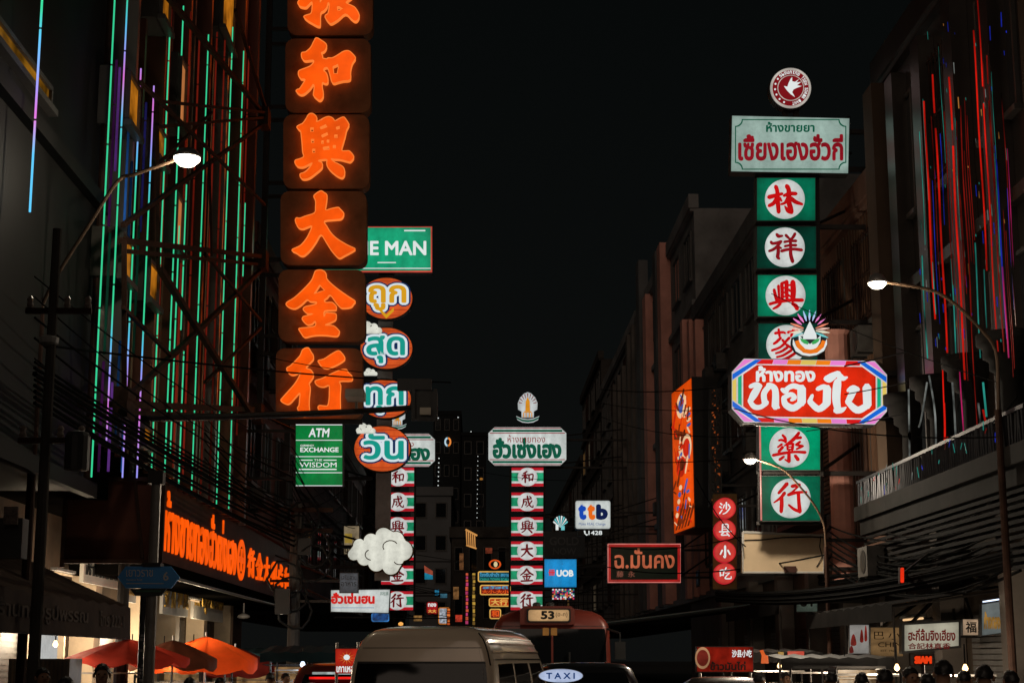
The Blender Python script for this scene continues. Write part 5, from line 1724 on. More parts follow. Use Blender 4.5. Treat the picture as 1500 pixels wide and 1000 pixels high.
c3, _, _ = building("dark_shophouse", "dark four storey shophouse behind the green box column", XR, -1, 45.0, 66.0, 4.3, 15.5, M_grey, floors=3.4, bay=3.0, seed=6, acs=.5)
ribs(c3, XR, -1, 58, 65.6, 4.6, 15.2, .5, M_concd)
M_grey2 = pm("pale_grey_render", (.24, .235, .23), .8, 0, .4, .4, bump=.25)
c4, _, _ = building("finned_building", "tall building with pinkish vertical fins right of the street centre", XR, -1, 66.2, 90.0, 4.3, 20.4, M_grey2, floors=3.6, bay=3.4, seed=8, acs=.15)
for (px, py, mat, d, w) in ((949, 435, M_pink, .42, 1.5), (973, 360, M_pink, .5, 1.3), (1003, 470, M_pink, .36, .7), (1013, 470, M_pink, .36, .7), (1022, 470, M_pink, .36, .7), (960, 372, M_grey, .3, 1.2), (941, 386, M_grey, .5, 1.6)):
    q = WX(px, py, XR - .2)
    m = MB()
    m.box(XR - d, XR - .003, q.y - w / 2, q.y + w / 2, 4.3, max(q.z, 10))
    m.build("vertical_fin", mat, c4)
c5, _, _ = building("grey_office", "grey office block with slim vertical fins beyond the pink finned building", XR, -1, 90.2, 118, 4.3, 20.5, M_grey2, floors=3.6, bay=4, seed=9, acs=0)
for px in (938, 931, 924, 916, 909, 902):
    q = WX(px, 525, XR - .2)
    m = MB()
    m.box(XR - .45, XR - .003, q.y - .5, q.y + .5, 4.3, 20.2 if px > 920 else 19)
    m.build("vertical_fin", M_conc, c5)
c6, _, _ = building("far_shophouse", "dark narrow far shophouse above the white bank sign", XR, -1, 118.2, 140, 4.3, 23.5, M_concd, floors=3.6, bay=4.5, seed=12, acs=0)
c7, _, _ = building("far_shophouse", "low dark far shophouse row behind the central stacked sign", XR, -1, 140.2, 200, 4.3, 18.5, M_concd, floors=3.6, bay=6, seed=13, acs=0)
c0, _, _ = building("dark_corner_building", "dark building at the extreme right edge of the view", XR, -1, 12, 21.9, 4.4, 22, M_concd, floors=3.6, bay=3, seed=14, acs=.4)
# left, beyond the tall sign
building("red_brown_shophouse", "dim red-brown shophouse between the tall orange sign and the green bank sign", FL, 1, 45.4, 58, 5.6, 13.5, pm("red_brown_render", (.16, .07, .055), .8, 0, .3, .6), floors=3.0, bay=2.6, seed=21, acs=.6)
building("dark_shophouse", "dark shophouse behind the green delivery sign", FL, 1, 58.2, 92, 4.3, 11.5, M_grey, floors=3.2, bay=3.4, seed=22, acs=.3)
building("far_shophouse", "dark far shophouse behind the left stacked sign", FL, 1, 92.2, 150, 4.3, 13, M_concd, floors=3.2, bay=4.5, seed=23, acs=0)


def block(name, label, x0, x1, Y, dep, h, mat, nx, nz, z0=4.0, lit=()):
    t = thing(name, label, "building", ((x0 + x1) / 2, Y, 0))
    MB().box(x0, x1, Y, Y + dep, 0, h).build("wall", mat, t)
    MB().box(x0 - .2, x1 + .2, Y - .2, Y + dep + .2, h + .003, h + .9).build("parapet", mat, t)
    fm_ = mY(Y)
    for i in range(nx):
        for j in range(nz):
            wx, wz = (x1 - x0) / nx, (h - z0) / nz
            a_, b_ = x0 + wx * (i + .2), z0 + wz * (j + .3)
            r_ = rect(a_, b_, a_ + wx * .6, b_ + wz * .5)
            e_ = min(wx, wz) * .06
            r2 = rect(a_ + e_, b_ + e_, a_ + wx * .6 - e_, b_ + wz * .5 - e_)
            o = MB().prism(fm_, r_, .003, .08, 0, [r2[::-1]]).build("window", M_frame, t)
            MB().prism(fm_, r2, .003, .03).build("pane", lit[(i, j)] if (i, j) in lit else M_glass, o)
    return t


M_fard = pm("far_dark_tower", (.018, .019, .02), .9, 0, .2, .1)
E_win = em("far_window_light", (150, 130, 100), 1, .3, 2, False)
k_ = lambda px, Y: (px - VX) / F * Y
block("grey_apartment_block", "grey apartment block facing down the street with dark square windows", k_(602, 170), k_(661, 170), 170, 30, 18.5, pm("far_grey", (.16, .165, .17), .8, 0, .2, .2), 2, 4, 5)
tw = block("far_tower", "tall distant tower with a glowing ring logo and a dotted light line", k_(634, 400), k_(674, 400), 400, 40, 61, M_fard, 3, 9, 10)
f = mpx(399)
m = MB()
m.prism(f, ell(655.5, 647, 4.5, 6.5, 20, 90, 270) + [(a_, b_) for a_, b_ in ell(655.5, 647, 2.2, 4, 20, 90, 270)][::-1], 0, .3, 0)
m.prism(f, ell(656.5, 647, 4.5, 6.5, 20, -90, 90) + [(a_, b_) for a_, b_ in ell(656.5, 647, 2.2, 4, 20, -90, 90)][::-1], 0, .3, 1)
m.build("ring_logo", [em("ring_ice", (190, 220, 235), 1, .1, 1, False), em("ring_orange", (240, 140, 60), 1, .1, 1, False)], tw)
m = MB()
for i in range(9):
    m.lathe(W(643 - i * .2, 671 + i * 6.6, 399), [(.01, -.14), (.14, -.07), (.14, .07), (.01, .14)], 8)
for x, y in ((642, 612), (671, 611), (690, 632)):
    m.lathe(W(x, y, 399), [(.01, -.14), (.14, -.07), (.14, .07), (.01, .14)], 8)
m.build("dotted_lights", E_lite, tw)
tw = block("far_tower", "second distant tower with a faint dotted light line right of the street end", k_(676, 380), k_(712, 380), 380, 40, 53, M_fard, 2, 7, 10)
m = MB()
for i in range(14):
    m.lathe(W(700 - i * .1, 668 + i * 6.9, 379), [(.01, -.09), (.09, -.05), (.09, .05), (.01, .09)], 8)
m.build("dotted_lights", E_lite, tw)
bl = block("dark_street_end_building", "dark building closing the street below the two distant towers", k_(662, 140), k_(746, 140), 140, 25, 12, M_concd, 4, 2, 4)
f = mpx(118)
t = thing("lit_balcony_lattice", "golden glowing lattice of a lit balcony high at the street end", "lantern", W(691, 800, 118))
m = MB()
for i in range(5):
    m.bar(W(683 + i * 3, 776 + i * 1.6, 118), W(684 + i * 3, 798 + i * 1.2, 118), .07)
m.bar(W(682, 775, 118), W(699, 784, 118), .12)
m.bar(W(683, 798, 118), W(698, 803, 118), .1)
m.build("lattice", em("gold_lattice", (214, 150, 80), 1, .2, 1, False), t)  # balcony light on the lattice is put in as emission
MB().prism(f, [(683, 777), (697, 784), (697, 801), (684, 797)], -.4, -.2).build("box", em("gold_dim", (90, 56, 28), 1, .3, 1, False), t)
m = MB()
m.bar(W(690, 790, 118.3), (k_(690, 140), 139.9, W(690, 790, 118).z - 1), .12)
m.build("bracket", M_steel, t)

rq = random.Random(31)
for i, (px, py, w_, h_, c_, lab) in enumerate((
        (716, 806, 5, 4, (120, 50, 30), "tiny dim red lit panel above the oval neon ring"), (738, 905, 5, 6, (210, 120, 60), "tiny orange lit panel beside the bus roof"),
        (668, 868, 4, 9, (130, 90, 50), "tiny amber upright panel between the string lights and the grey block"), (650, 872, 5, 3, (60, 110, 130), "tiny teal panel above the pale mosaic panel"),
        (672, 905, 5, 5, (200, 60, 40), "tiny red panel low between the two light strips"), (640, 868, 3, 5, (40, 130, 170), "tiny blue panel right of the hanging banner"),
        (676, 822, 3, 12, (110, 70, 40), "tiny dim upright sign left of the orange and pink string"), (612, 905, 6, 4, (150, 110, 60), "tiny dim amber panel left of the small red sign"))):
    Yq = 108 + i * 1.5
    f = mpx(Yq)
    t = thing("far_sign", lab, "sign", W(px, py + h_, Yq))
    MB().prism(f, rect(px - w_ - .4, py - h_ - .4, px + w_ + .4, py + h_ + .4), -.2, 0).build("cabinet", M_case, t)
    MB().prism(f, rect(px - w_, py - h_, px + w_, py + h_), .002, .02).build("lit_face", em("far_panel_%d" % i, c_, 1, .5, 2.5, False), t)
    arms(t, [(px, py)], FL if px < 690 else XR, Yq)

# ------------------------------------------------------------------ street lamps


def street_lamp(lab, lamp, armpts, base, Y, power, r=.17, pr=.075, spot=None):
    q = W(base[0], base[1], Y)
    t = thing("street_lamp", lab, "street lamp", (q.x, Y, .13), "street lamps over the road")
    m = MB()
    m.tube([(q.x, Y, .13), (q.x, Y, q.z)], pr * 1.25, 10, 0, pr)
    m.lathe((q.x, Y, .13), [(.2, 0), (.2, .05), (.12, .12), (.12, .5), (pr, .55)], 12)
    m.build("pole", M_rust, t)
    pts = [tuple(W(a_, b_, Y)) for a_, b_ in armpts]
    m = MB()
    m.tube(smooth_line([(q.x, Y, q.z - .05)] + pts, 4), pr * .5, 8)
    m.build("arm", pm("lamp_arm_paint", (.10, .06, .035), .5, .2, .2, 3), t)
    l = W(lamp[0], lamp[1], Y)
    m = MB()
    m.lathe((l.x, l.y, l.z), [(r * .5, -.01), (r * 1.3, .0), (r * 1.22, .04), (r * .8, .12), (.03, .15)], 14)
    m.build("lamp_head", M_galv, t, True)
    m = MB()
    m.lathe((l.x, l.y, l.z), [(.02, -r * .85), (r * .7, -r * .7), (r * 1.15, -r * .25), (r * 1.2, -.005)], 16)
    m.build("lamp_lens", E_lamp, t, True)
    bulb_light(t, (l.x, l.y, l.z - r - .06), power, (1, .86, .66), .14)
    return t


street_lamp("bright street lamp on a curved arm in front of the left light tubes", (274, 231), [(66, 438), (88, 396), (130, 330), (172, 266), (196, 256), (235, 242), (268, 230)], (60, 452), 24, 105, .17, .06)
street_lamp("street lamp on a long bent arm in front of the right building", (1285, 414), [(1462, 560), (1458, 512), (1435, 480), (1400, 446), (1370, 427), (1330, 418), (1296, 413)], (1462, 600), 25, 95, .12, .055)
street_lamp("small street lamp crossing in front of the lowest green boxes on the right", (1099, 673), [(1209, 790), (1206, 765), (1190, 735), (1165, 705), (1148, 688), (1122, 677), (1106, 673)], (1210, 800), 34, 560, .11, .045)
# street lamp far ahead
for (px, py, Y, lab) in ((587, 913, 130, "tiny warm lamp glowing low above the van roof"), (705, 701, 200, "dim amber lamp high beside the street end towers")):
    q = W(px, py, Y)
    t = thing("distant_lamp", lab, "lamp", (q.x, Y, 0))
    MB().tube([(q.x, Y + .3, 0), (q.x, Y + .3, q.z + .3), (q.x, Y, q.z + .3)], .06, 6).build("pole", M_steel, t)
    MB().lathe(q, [(.02, -.16), (.18, -.1), (.2, .05), (.05, .14)], 10).build("bulb", em("distant_amber_%d" % px, (255, 180, 90) if px < 600 else (150, 100, 40), 1, .1, 1, False), t)

# ------------------------------------------------------------------ left street furniture
Y = 22.0
q = W(230, 690, Y)
t = thing("street_name_post", "grey steel post carrying the blue street name sign", "post", (q.x, Y, .13))
MB().tube([(q.x, Y, .13), (q.x, Y, 3.05)], .075, 12).tube([(q.x, Y, 3.05), (q.x, Y, q.z)], .066, 12).build("pole", M_galv, t)
m = MB()
m.box(q.x - .1, q.x + .1, Y - .1, Y + .1, 4.15, 4.32)
m.box(q.x - .12, q.x + .12, Y - .12, Y + .12, 3.05, 3.1)
m.build("clamp", M_steel, t)
q2 = W(214, 850, 23)
t2 = thing("slim_post", "slim dark post just left of the street name post, covered with stickers", "post", (q2.x, 23, .13))
MB().tube([(q2.x, 23, .13), (q2.x, 23, q2.z)], .07, 10).build("pole", M_black, t2)
m = MB()
rr = random.Random(2)
for i in range(26):
    z = .9 + i * .05
    a_ = rr.uniform(200, 340)
    m.box(q2.x + .07 * math.cos(R(a_)) - .03, q2.x + .07 * math.cos(R(a_)) + .03, 23 - .078 - rr.random() * .002, 23 - .07, z, z + .035)
m.build("stickers", pm("sticker_paper", (.3, .28, .27), .6, 0, .8, 30), t2)
Ys = 21.9
f = mpx(Ys)
p = W(218, 870, Ys)
t = thing("street_name_sign", "blue pointed street name sign with Thai lettering and the number 6", "street sign", p)
shp = [(172, 845), (184, 829), (250, 829), (263, 845), (250, 861), (184, 861)]
MB().prism(f, shp, -.05, 0).build("blue_plate", pm("sign_blue", (.05, .36, .9), .4, 0, .15, 2), t)
MB().prism(f, [(190, 861.5), (244, 861.5), (236, 872), (198, 872)], -.05, 0).build("lower_bracket", pm("sign_green_black", (.01, .02, .015), .5), t)
MB().prism(f, rect(199, 864, 236, 866.5), .002, .008).build("green_strip", pm("sign_green", (.02, .14, .06), .5), t)
M_sw = pm("sign_white", (.75, .72, .65), .5, 0, .1, 3)
letters(t, "เยาวราช", (185, 834, 224, 844), f, M_sw, .0, .002, .006)
letters(t, "6", (239, 837, 247, 850), f, M_sw, .02, .002, .006)
letters(t, "Yaowarat Road", (185, 847, 208, 850), f, M_sw, .0, .002, .006)
m = MB()
m.prism(f, rect(185, 853.5, 240, 854.6), .002, .006)
m.build("white_rule", M_sw, t)

# dark utility pole with boxes at the far left
q = W(48, 1000, 21)
t = thing("utility_pole", "dark concrete utility pole with transformer boxes at the far left", "utility pole", (q.x, 21, .13))
MB().tube([(q.x, 21, .13), (q.x, 21, 7.4)], .085, 10, 0, .06).build("pole", M_concd, t)
for z in (4.6, 6.3):
    ca_ = MB().bar((q.x - .35, 21, z), (q.x + .5, 21, z), .07).build("cross_arm", M_rust, t)
    for dx in (-.3, .18, .45):
        MB().lathe((q.x + dx, 21, z + .036), [(.03, 0), (.05, .04), (.035, .08), (.05, .12), (.02, .16)], 8).build("insulator", pm("porcelain", (.25, .2, .17), .3), ca_)
MB().lathe((q.x + .42, 20.95, 4.2), [(.02, 0), (.16, .02), (.16, .45), (.13, .5), (.02, .53)], 14).build("transformer", M_case, t)
MB().box(q.x - .5, q.x - .2, 20.85, 21.15, 3.1, 3.6).build("junction_box", M_case, t)
m = MB()
a_, b_ = W(6, 768, 20.8), W(28, 742, 20.8)
m.box(a_.x, b_.x, 20.75, 20.8, a_.z, b_.z)
m.build("notice_plate", pm("notice_paper", (.2, .16, .14), .7, 0, .6, 14), t)
m = MB()
a_ = W(72, 497, 21)
m.lathe(a_, [(.02, -.1), (.12, -.05), (.13, .02), (.03, .06)], 12)
m.bar((q.x, 21, a_.z + .05), (a_.x, 21, a_.z + .05), .04)
m.build("dome_camera", M_casew, t)

# second utility pole with coils, in front of the bank sign
q = W(428, 1000, 40)
t = thing("utility_pole", "dark utility pole wrapped with cable coils below the green bank sign", "utility pole", (q.x, 40, .13))
MB().tube([(q.x, 40, .13), (q.x, 40, 5.55)], .16, 10, 0, .13).build("pole", M_concd, t)
for i in range(7):
    m = MB()
    z = 3.0 + i * .36
    c_ = (q.x + random.uniform(-.2, .5), 39.7 - i * .02, z)
    L = [(c_[0] + (.35 + .1 * random.random()) * math.cos(R(a_)), c_[1] + .05 * math.sin(R(a_ * 2)), c_[2] + (.4 + .1 * random.random()) * math.sin(R(a_))) for a_ in range(0, 361, 30)]
    m.tube(L, .03, 6)
    m.build("cable_coil", M_rubber, t)
MB().box(q.x - .4, q.x - .05, 39.5, 39.75, 2.9, 3.5).build("splice_box", M_black, t)
MB().box(q.x + .1, q.x + .4, 39.55, 39.78, 4.3, 4.7).build("splice_box", M_black, t)
for z in (4.9, 5.4):
    m = MB()
    m.bar((q.x - .9, 39.85, z), (q.x + .9, 39.85, z), .1)
    m.build("cross_arm", M_rust, t)

# mast arm with cameras and a signal box in front of the tall sign
Y = 30.0
a_ = W(192, 612, Y)
t = thing("traffic_mast_arm", "long dark mast arm with camera boxes crossing below the tall orange sign", "mast arm", (a_.x, Y, .13))
MB().tube([(a_.x, Y, .13), (a_.x, Y, a_.z + .3)], .12, 10, 0, .09).build("pole", M_steel, t)
pts = [tuple(W(x, y, Y)) for x, y in ((190, 612), (300, 611), (420, 607), (530, 602), (641, 594))]
MB().tube(smooth_line(pts, 4), .075, 8, 0, .05).build("arm", M_steel, t)
m = MB()
c_ = W(521, 584, Y - .2)
m.box(c_.x - .17, c_.x + .17, c_.y - .35, c_.y + .25, c_.z - .02, c_.z + .13)
m.bar((c_.x, Y, c_.z), (c_.x, Y, c_.z - .22), .05)
m.build("camera_housing", pm("camera_paint", (.34, .3, .25), .5), t)
m = MB()
c_ = W(622, 595, Y)
for sx in (-.2, .2):
    m.bar((c_.x + sx, Y - .15, c_.z - .28), (c_.x + sx, Y - .15, c_.z + .3), .06)
m.box(c_.x - .24, c_.x + .24, Y - .12, Y + .12, c_.z - .26, c_.z + .26)
m.build("signal_box", M_black, t)
m = MB()
m.box(c_.x - .08, c_.x + .12, Y - .2, Y - .14, c_.z - .18, c_.z - .05)
m.build("small_camera", pm("camera_paint", (.34, .3, .25), .5), t)
m = MB()
c2_ = W(610, 562, Y)
m.box(c2_.x - .35, c2_.x + .28, Y - .1, Y + .1, c2_.z - .12, c2_.z + .08)
m.bar((c2_.x, Y, c2_.z), (c2_.x, Y, W(610, 598, Y).z), .05)
m.build("sensor_box", M_black, t)

# ------------------------------------------------------------------ overhead cables


M_cable = pm("weathered_cable", (.003, .003, .003), .9, 0, .3, 3, spec=.05)


def cable_bundle(lab, items, Y0=None, group="overhead cable bundles", r=.016):
    """items: list of (start, end, sag metres)"""
    s0 = Vector(items[0][0])
    t = thing("overhead_cable_bundle", lab, "cables", s0, group)
    for (a_, b_, sg) in items:
        a_, b_ = Vector(a_), Vector(b_)
        pts = []
        for i in range(15):
            u = i / 14
            p_ = a_.lerp(b_, u)
            p_.z -= sg * 4 * u * (1 - u)
            pts.append(p_)
        MB().tube(pts, r * random.choice((.7, 1, 1, 1.5)), 5).build("cable", M_cable, t)
    return t


def fan(p0, Ya_, p1, Yb_, n, spread0, spread1, sag):
    out = []
    for i in range(n):
        u = i / max(1, n - 1) - .5
        a_ = W(p0[0], p0[1] + spread0 * u, Ya_)
        b_ = W(p1[0], p1[1] + spread1 * u, Yb_)
        out.append((a_, b_, sag * (.6 + .8 * random.random())))
    return out


cable_bundle("bundle of dark cables falling from the far left pole to the coil wrapped pole", fan((51, 480), 21, (428, 720), 40, 6, 150, 130, .3), r=.011)
cable_bundle("thick sagging cables between the far left pole and the arcade sign's top edge", fan((51, 560), 21, (432, 775), 40, 8, 60, 50, .12), r=.026)
cable_bundle("thin cables from the coil wrapped pole toward the cloud board", fan((428, 690), 40, (520, 780), 62, 8, 70, 90, .5), r=.013)
cable_bundle("loose looping cables hanging in front of the red-brown shophouse", fan((300, 640), 34, (500, 730), 55, 6, 60, 110, .9), r=.012)
cable_bundle("thin cables crossing the upper right sign boards", fan((880, 590), 60, (1330, 560), 30, 3, 40, 90, .5))
cable_bundle("thin cables slanting from the octagonal sign to the right lamp post", [(W(1075, 598, 33.2), W(1462, 640, 25), .2), (W(1130, 430, 33), W(1462, 560, 25), .1), (W(890, 830, 60), W(1210, 812, 34), .3)], r=.012)
cable_bundle("single thin cable across the lowest orange character", [(W(60, 505, 24), W(660, 560, 44), .1), (W(380, 520, 43), W(530, 545, 43), .05)], r=.012)
cable_bundle("heavy black cable trunk sagging above the right-hand stalls", fan((1050, 872), 40, (1500, 812), 25, 7, 14, 26, .3), r=.034)
cable_bundle("heavy black cables under the right ledge", fan((1200, 850), 38, (1510, 745), 25, 5, 12, 20, .25), r=.034)
cable_bundle("tangled cables drooping across the balustrade below the reflection lines", fan((1300, 735), 33, (1490, 640), 25, 7, 90, 120, .35), r=.016)
cable_bundle("tangled black cables hanging below the ledge beside the small red light", fan((1215, 800), 37, (1495, 790), 25, 8, 60, 90, .5), r=.018)
cable_bundle("thin cables in front of the red neon bordered green board", [(W(1020, 700, 46), W(1092, 800, 37), .2), (W(890, 800, 62), W(1090, 785, 37.5), .2), (W(700, 690, 95), W(945, 700, 75), .3), (W(860, 668, 90), W(1080, 672, 40), .2)], r=.014)

# ------------------------------------------------------------------ vehicles


class Car:
    """body lofted from rounded-rectangle footprints stacked in height; x right, y forward from the tail"""

    def __init__(s, levels, loc, yaw, rc=.25, rcf=.35):
        s.lv, s.rc, s.rcf = levels, rc, rcf
        s.loc, s.yaw = Vector(loc), yaw

    def ring(s, L, off=0.):
        z, w, yr, yf = L[:4]
        w, yr, yf = w + off, yr - off, yf + off
        rc, rf = min(s.rc, w * .9), min(s.rcf, w * .9)
        out = []
        for cx, cy, r, a in ((-w + rc, yr + rc, rc, 180), (w - rc, yr + rc, rc, 270), (w - rf, yf - rf, rf, 0), (-w + rf, yf - rf, rf, 90)):
            for i in range(6):
                t = R(a + 18 * i)
                out.append(Vector((cx + r * math.cos(t), cy + r * math.sin(t), z)))
        # split the four straight runs so that shading stays smooth
        res = []
        n = len(out)
        for i in range(n):
            res.append(out[i])
            if i % 6 == 5:
                for q in range(1, 4):
                    res.append(out[i].lerp(out[(i + 1) % n], q / 4))
        return res

    def T(s, p):
        c, n = math.cos(s.yaw), math.sin(s.yaw)
        return Vector((s.loc.x + p[0] * c - p[1] * n, s.loc.y + p[0] * n + p[1] * c, s.loc.z + p[2]))

    def body(s, t, mat, lo=0, hi=None, name="body"):
        m = MB()
        vs, fs = [], []
        rings = [s.ring(L) for L in s.lv]
        n = len(rings[0])
        for r_ in rings:
            vs += [s.T(p) for p in r_]
        for i in range(len(rings) - 1):
            for j in range(n):
                fs.append((i * n + j, i * n + (j + 1) % n, (i + 1) * n + (j + 1) % n, (i + 1) * n + j))
        fs.append(tuple(range(n))[::-1])
        fs.append(tuple((len(rings) - 1) * n + j for j in range(n)))
        m.add(vs, fs)
        return m.build(name, mat, t, True)

    def at(s, z, off):
        for A, B in zip(s.lv, s.lv[1:]):
            if A[0] <= z <= B[0]:
                u = (z - A[0]) / (B[0] - A[0])
                L = [a + (b - a) * u for a, b in zip(A[:4], B[:4])]
                L[0] = z
                return s.ring(L, off)

    def patch(s, t, name, mat, z0, z1, idx, u0=0., u1=1., off=.006, n=5, parent=None):
        """a panel lying on the body: between heights z0..z1 and perimeter indices idx"""
        m = MB()
        i0, i1 = idx
        rows = []
        for k in range(n + 1):
            rg = s.at(z0 + (z1 - z0) * k / n, off)
            N = len(rg)
            pts = [rg[i % N] for i in range(i0, i1 + 1)]
            if u0 > 0 or u1 < 1:
                a, b = pts[0], pts[-1]
                pts = [a.lerp(b, u0), a.lerp(b, (u0 + u1) / 2), a.lerp(b, u1)]
            rows.append([s.T(p) for p in pts])
        vs = [p for r_ in rows for p in r_]
        w = len(rows[0])
        fs = [(k * w + j, k * w + j + 1, (k + 1) * w + j + 1, (k + 1) * w + j) for k in range(n) for j in range(w - 1)]
        m.add(vs, fs)
        return m.build(name, mat, parent or t, True)

    def wheels(s, t, ys, r=.32, w=.87):
        for y in ys:
            for sx in (-1, 1):
                m = MB()
                m.lathe((sx * (w - .1), y, r), [(r * .6, -.11), (r, -.09), (r, .09), (r * .6, .11)], 18, 0, "x")
                m.v = [s.T(p) for p in m.v]
                o = m.build("wheel", M_rubber, t)
                m = MB()
                m.lathe((sx * (w - .1), y, r), [(.03, -.118), (r * .6, -.112), (r * .6, .112), (.03, .118)], 14, 0, "x")
                m.v = [s.T(p) for p in m.v]
                m.build("rim", M_galv, o)

    def boxpart(s, t, name, mat, *b):
        m = MB().box(*b)
        m.v = [s.T(p) for p in m.v]
        return m.build(name, mat, t)


# ring indices: rear-left corner 0-5, rear edge 5-9, rear-right corner 9-14, right 14-18, front-right 18-23, front 23-27, front-left 27-32, left 32-36
M_van = pm("van_champagne_paint", (.80, .66, .50), .3, .1, .06, 1.5, coat=1.0)
M_cglass = pm("car_glass", (.006, .007, .008), .05, 0, .1, 1)
M_tail = pm("tail_lamp_plastic", (.3, .01, .01), .2, 0, .1, 3)
M_chrome = pm("chrome_trim", (.6, .6, .6), .15, 1, .1, 3)


def vehicle(name, lab, levels, loc, yaw, paint, glassz, side, wheels, rc=.25, cat="car", front=True, rearu=(0.02, .98)):
    t = thing(name, lab, cat, (loc[0], loc[1], loc[2]))
    c = Car(levels, loc, yaw, rc)
    c.body(t, paint)
    z0, z1 = glassz
    c.patch(t, "rear_window", M_cglass, z0, z1, (4, 10))
    c.patch(t, "windscreen", M_cglass, z0 + .05, z1, (22, 28))
    for u0, u1 in side:
        c.patch(t, "side_window", M_cglass, z0, z1, (14, 18), u0, u1)
        c.patch(t, "side_window", M_cglass, z0, z1, (32, 36), 1 - u1, 1 - u0)
    zl = levels[0][0] + .35
    c.patch(t, "tail_lamp", M_tail, zl + .1, zl + .45, (2, 5))
    c.patch(t, "tail_lamp", M_tail, zl + .1, zl + .45, (9, 12))
    c.patch(t, "headlight", M_chrome, zl + .05, zl + .25, (20, 23))
    c.patch(t, "headlight", M_chrome, zl + .05, zl + .25, (27, 30))
    c.patch(t, "bumper", M_black, levels[0][0] + .02, zl - .02, (2, 12), off=.03)
    c.wheels(t, wheels, w=levels[1][1])
    c.boxpart(t, "number_plate", M_casew, -.22, .22, levels[1][2] - .05, levels[1][2] - .03, zl + .12, zl + .26)
    return t, c


VAN = [(.3, .88, .02, 4.75), (.55, .94, -.05, 4.85), (1.0, .95, -.03, 4.8), (1.2, .945, 0, 4.5), (1.75, .90, .06, 3.95), (1.95, .85, .09, 3.75), (2.07, .80, .13, 3.65), (2.15, .74, .18, 3.55), (2.2, .67, .25, 3.45), (2.235, .57, .38, 3.3), (2.258, .42, .65, 3.1), (2.27, .2, 1.0, 2.7)]
vx = (622 - VX) / F * 20.3
t, c = vehicle("passenger_van", "champagne high-roofed van seen from behind in the middle of the road", VAN, (vx - .04, 20.3, 0), R(-12), M_van, (1.12, 1.80), ((.06, .34), (.37, .66), (.70, .95)), (.85, 3.9), .13, "van")
c.patch(t, "drip_rail", M_chrome, 1.93, 1.96, (14, 18), off=.012)
c.patch(t, "drip_rail", M_chrome, 2.03, 2.05, (14, 18), off=.012)
c.patch(t, "drip_rail", M_chrome, 1.84, 1.86, (14, 18), off=.012)
c.patch(t, "rear_rain_gutter", M_chrome, 1.78, 2.17, (11, 12), .1, .6, off=.012)
c.boxpart(t, "wiper", M_black, -.35, .05, -.035, -.015, 1.16, 1.19)
m = MB()
m.bar((.98, 4.2, 1.3), (1.18, 4.15, 1.3), .05)
m.box(1.1, 1.2, 4.0, 4.16, 1.2, 1.5)
m.v = [c.T(p) for p in m.v]
m.build("door_mirror", M_black, t)
c.patch(t, "drip_rail", M_chrome, 2.10, 2.115, (14, 18), off=.012)
c.patch(t, "window_sticker", pm("sticker_paper", (.3, .28, .27), .6, 0, .8, 30), 1.62, 1.74, (9, 10), -.28, -.1, off=.012)
c.patch(t, "roof_seam", M_black, 1.985, 1.992, (4, 10), off=.005)
c.patch(t, "window_gasket", M_black, 1.80, 1.825, (4, 10), off=.009)
c.patch(t, "tailgate_seam", M_black, 1.12, 1.98, (9, 10), .02, .05, off=.005)
SUV = [(.32, .9, .02, 4.5), (.6, .95, -.05, 4.6), (.95, .96, 0, 4.55), (1.08, .94, .05, 4.2), (1.5, .84, .28, 3.0), (1.7, .76, .42, 2.7), (1.77, .66, .55, 2.5), (1.80, .4, .9, 2.1)]
t, c = vehicle("dark_car", "black people carrier with a rounded roof between the van and the bus", SUV, ((862 - VX) / F * 26.5, 26.6, 0), R(2), pm("black_car_paint", (.012, .012, .013), .3, .2, .1, 2, coat=1), (1.12, 1.64), ((.2, .5), (.54, .8)), (.9, 3.7))
SED = [(.25, .84, .02, 4.4), (.55, .88, -.03, 4.5), (.85, .88, 0, 4.45), (.98, .85, .2, 3.9), (1.3, .70, .95, 2.7), (1.5, .62, 1.25, 2.4), (1.57, .5, 1.45, 2.2), (1.59, .28, 1.7, 2.0)]
t, c = vehicle("taxi", "taxi with an illuminated white roof sign in the foreground", SED, ((822 - VX) / F * 16.3, 14.4, 0), R(1), pm("taxi_paint", (.05, .05, .02), .3, .2, .1, 2, coat=1), (1.0, 1.48), ((.3, .5), (.54, .75)), (.8, 3.5))
f = mpx(16.2)
m = MB()
m.prism(f, ell(821.5, 989, 33, 10.5, 40), -.14, .0)
sg = m.build("roof_sign", M_casew, t)
MB().prism(f, ell(821.5, 989, 32, 9.8, 40), .002, .008).build("sign_face", em("taxi_sign_glow", (186, 200, 232), 1, .12, 3), sg)
letters(t, "T A X I", (800, 984.5, 842, 993.5), f, em("taxi_sign_blue", (16, 56, 110), 1, .05, 1, False), .03, .008, .012).parent = sg
for sx in (-.15, .15):
    c.boxpart(t, "sign_foot", M_black, sx - .03, sx + .03, 1.8, 1.95, 1.575, 1.62)
t, c = vehicle("red_pickup_taxi", "dark red car with glowing red and white rear lamps left of the van", SUV, ((500 - VX) / F * 27.0 - .05, 28.2, 0), R(0), pm("dark_red_paint", (.12, .015, .012), .3, .1, .1, 2, coat=1), (1.12, 1.60), ((.2, .5), (.54, .8)), (.9, 3.7))
c.boxpart(t, "lamp_bar", em("red_lamp_bar", (236, 30, 24), 1.2, .1, 4), -.55, .4, .22, .26, 1.52, 1.56)
c.boxpart(t, "lamp_bar", em("white_lamp_bar", (190, 200, 196), 1, .3, 6), -.5, .4, .24, .28, 1.6, 1.64)
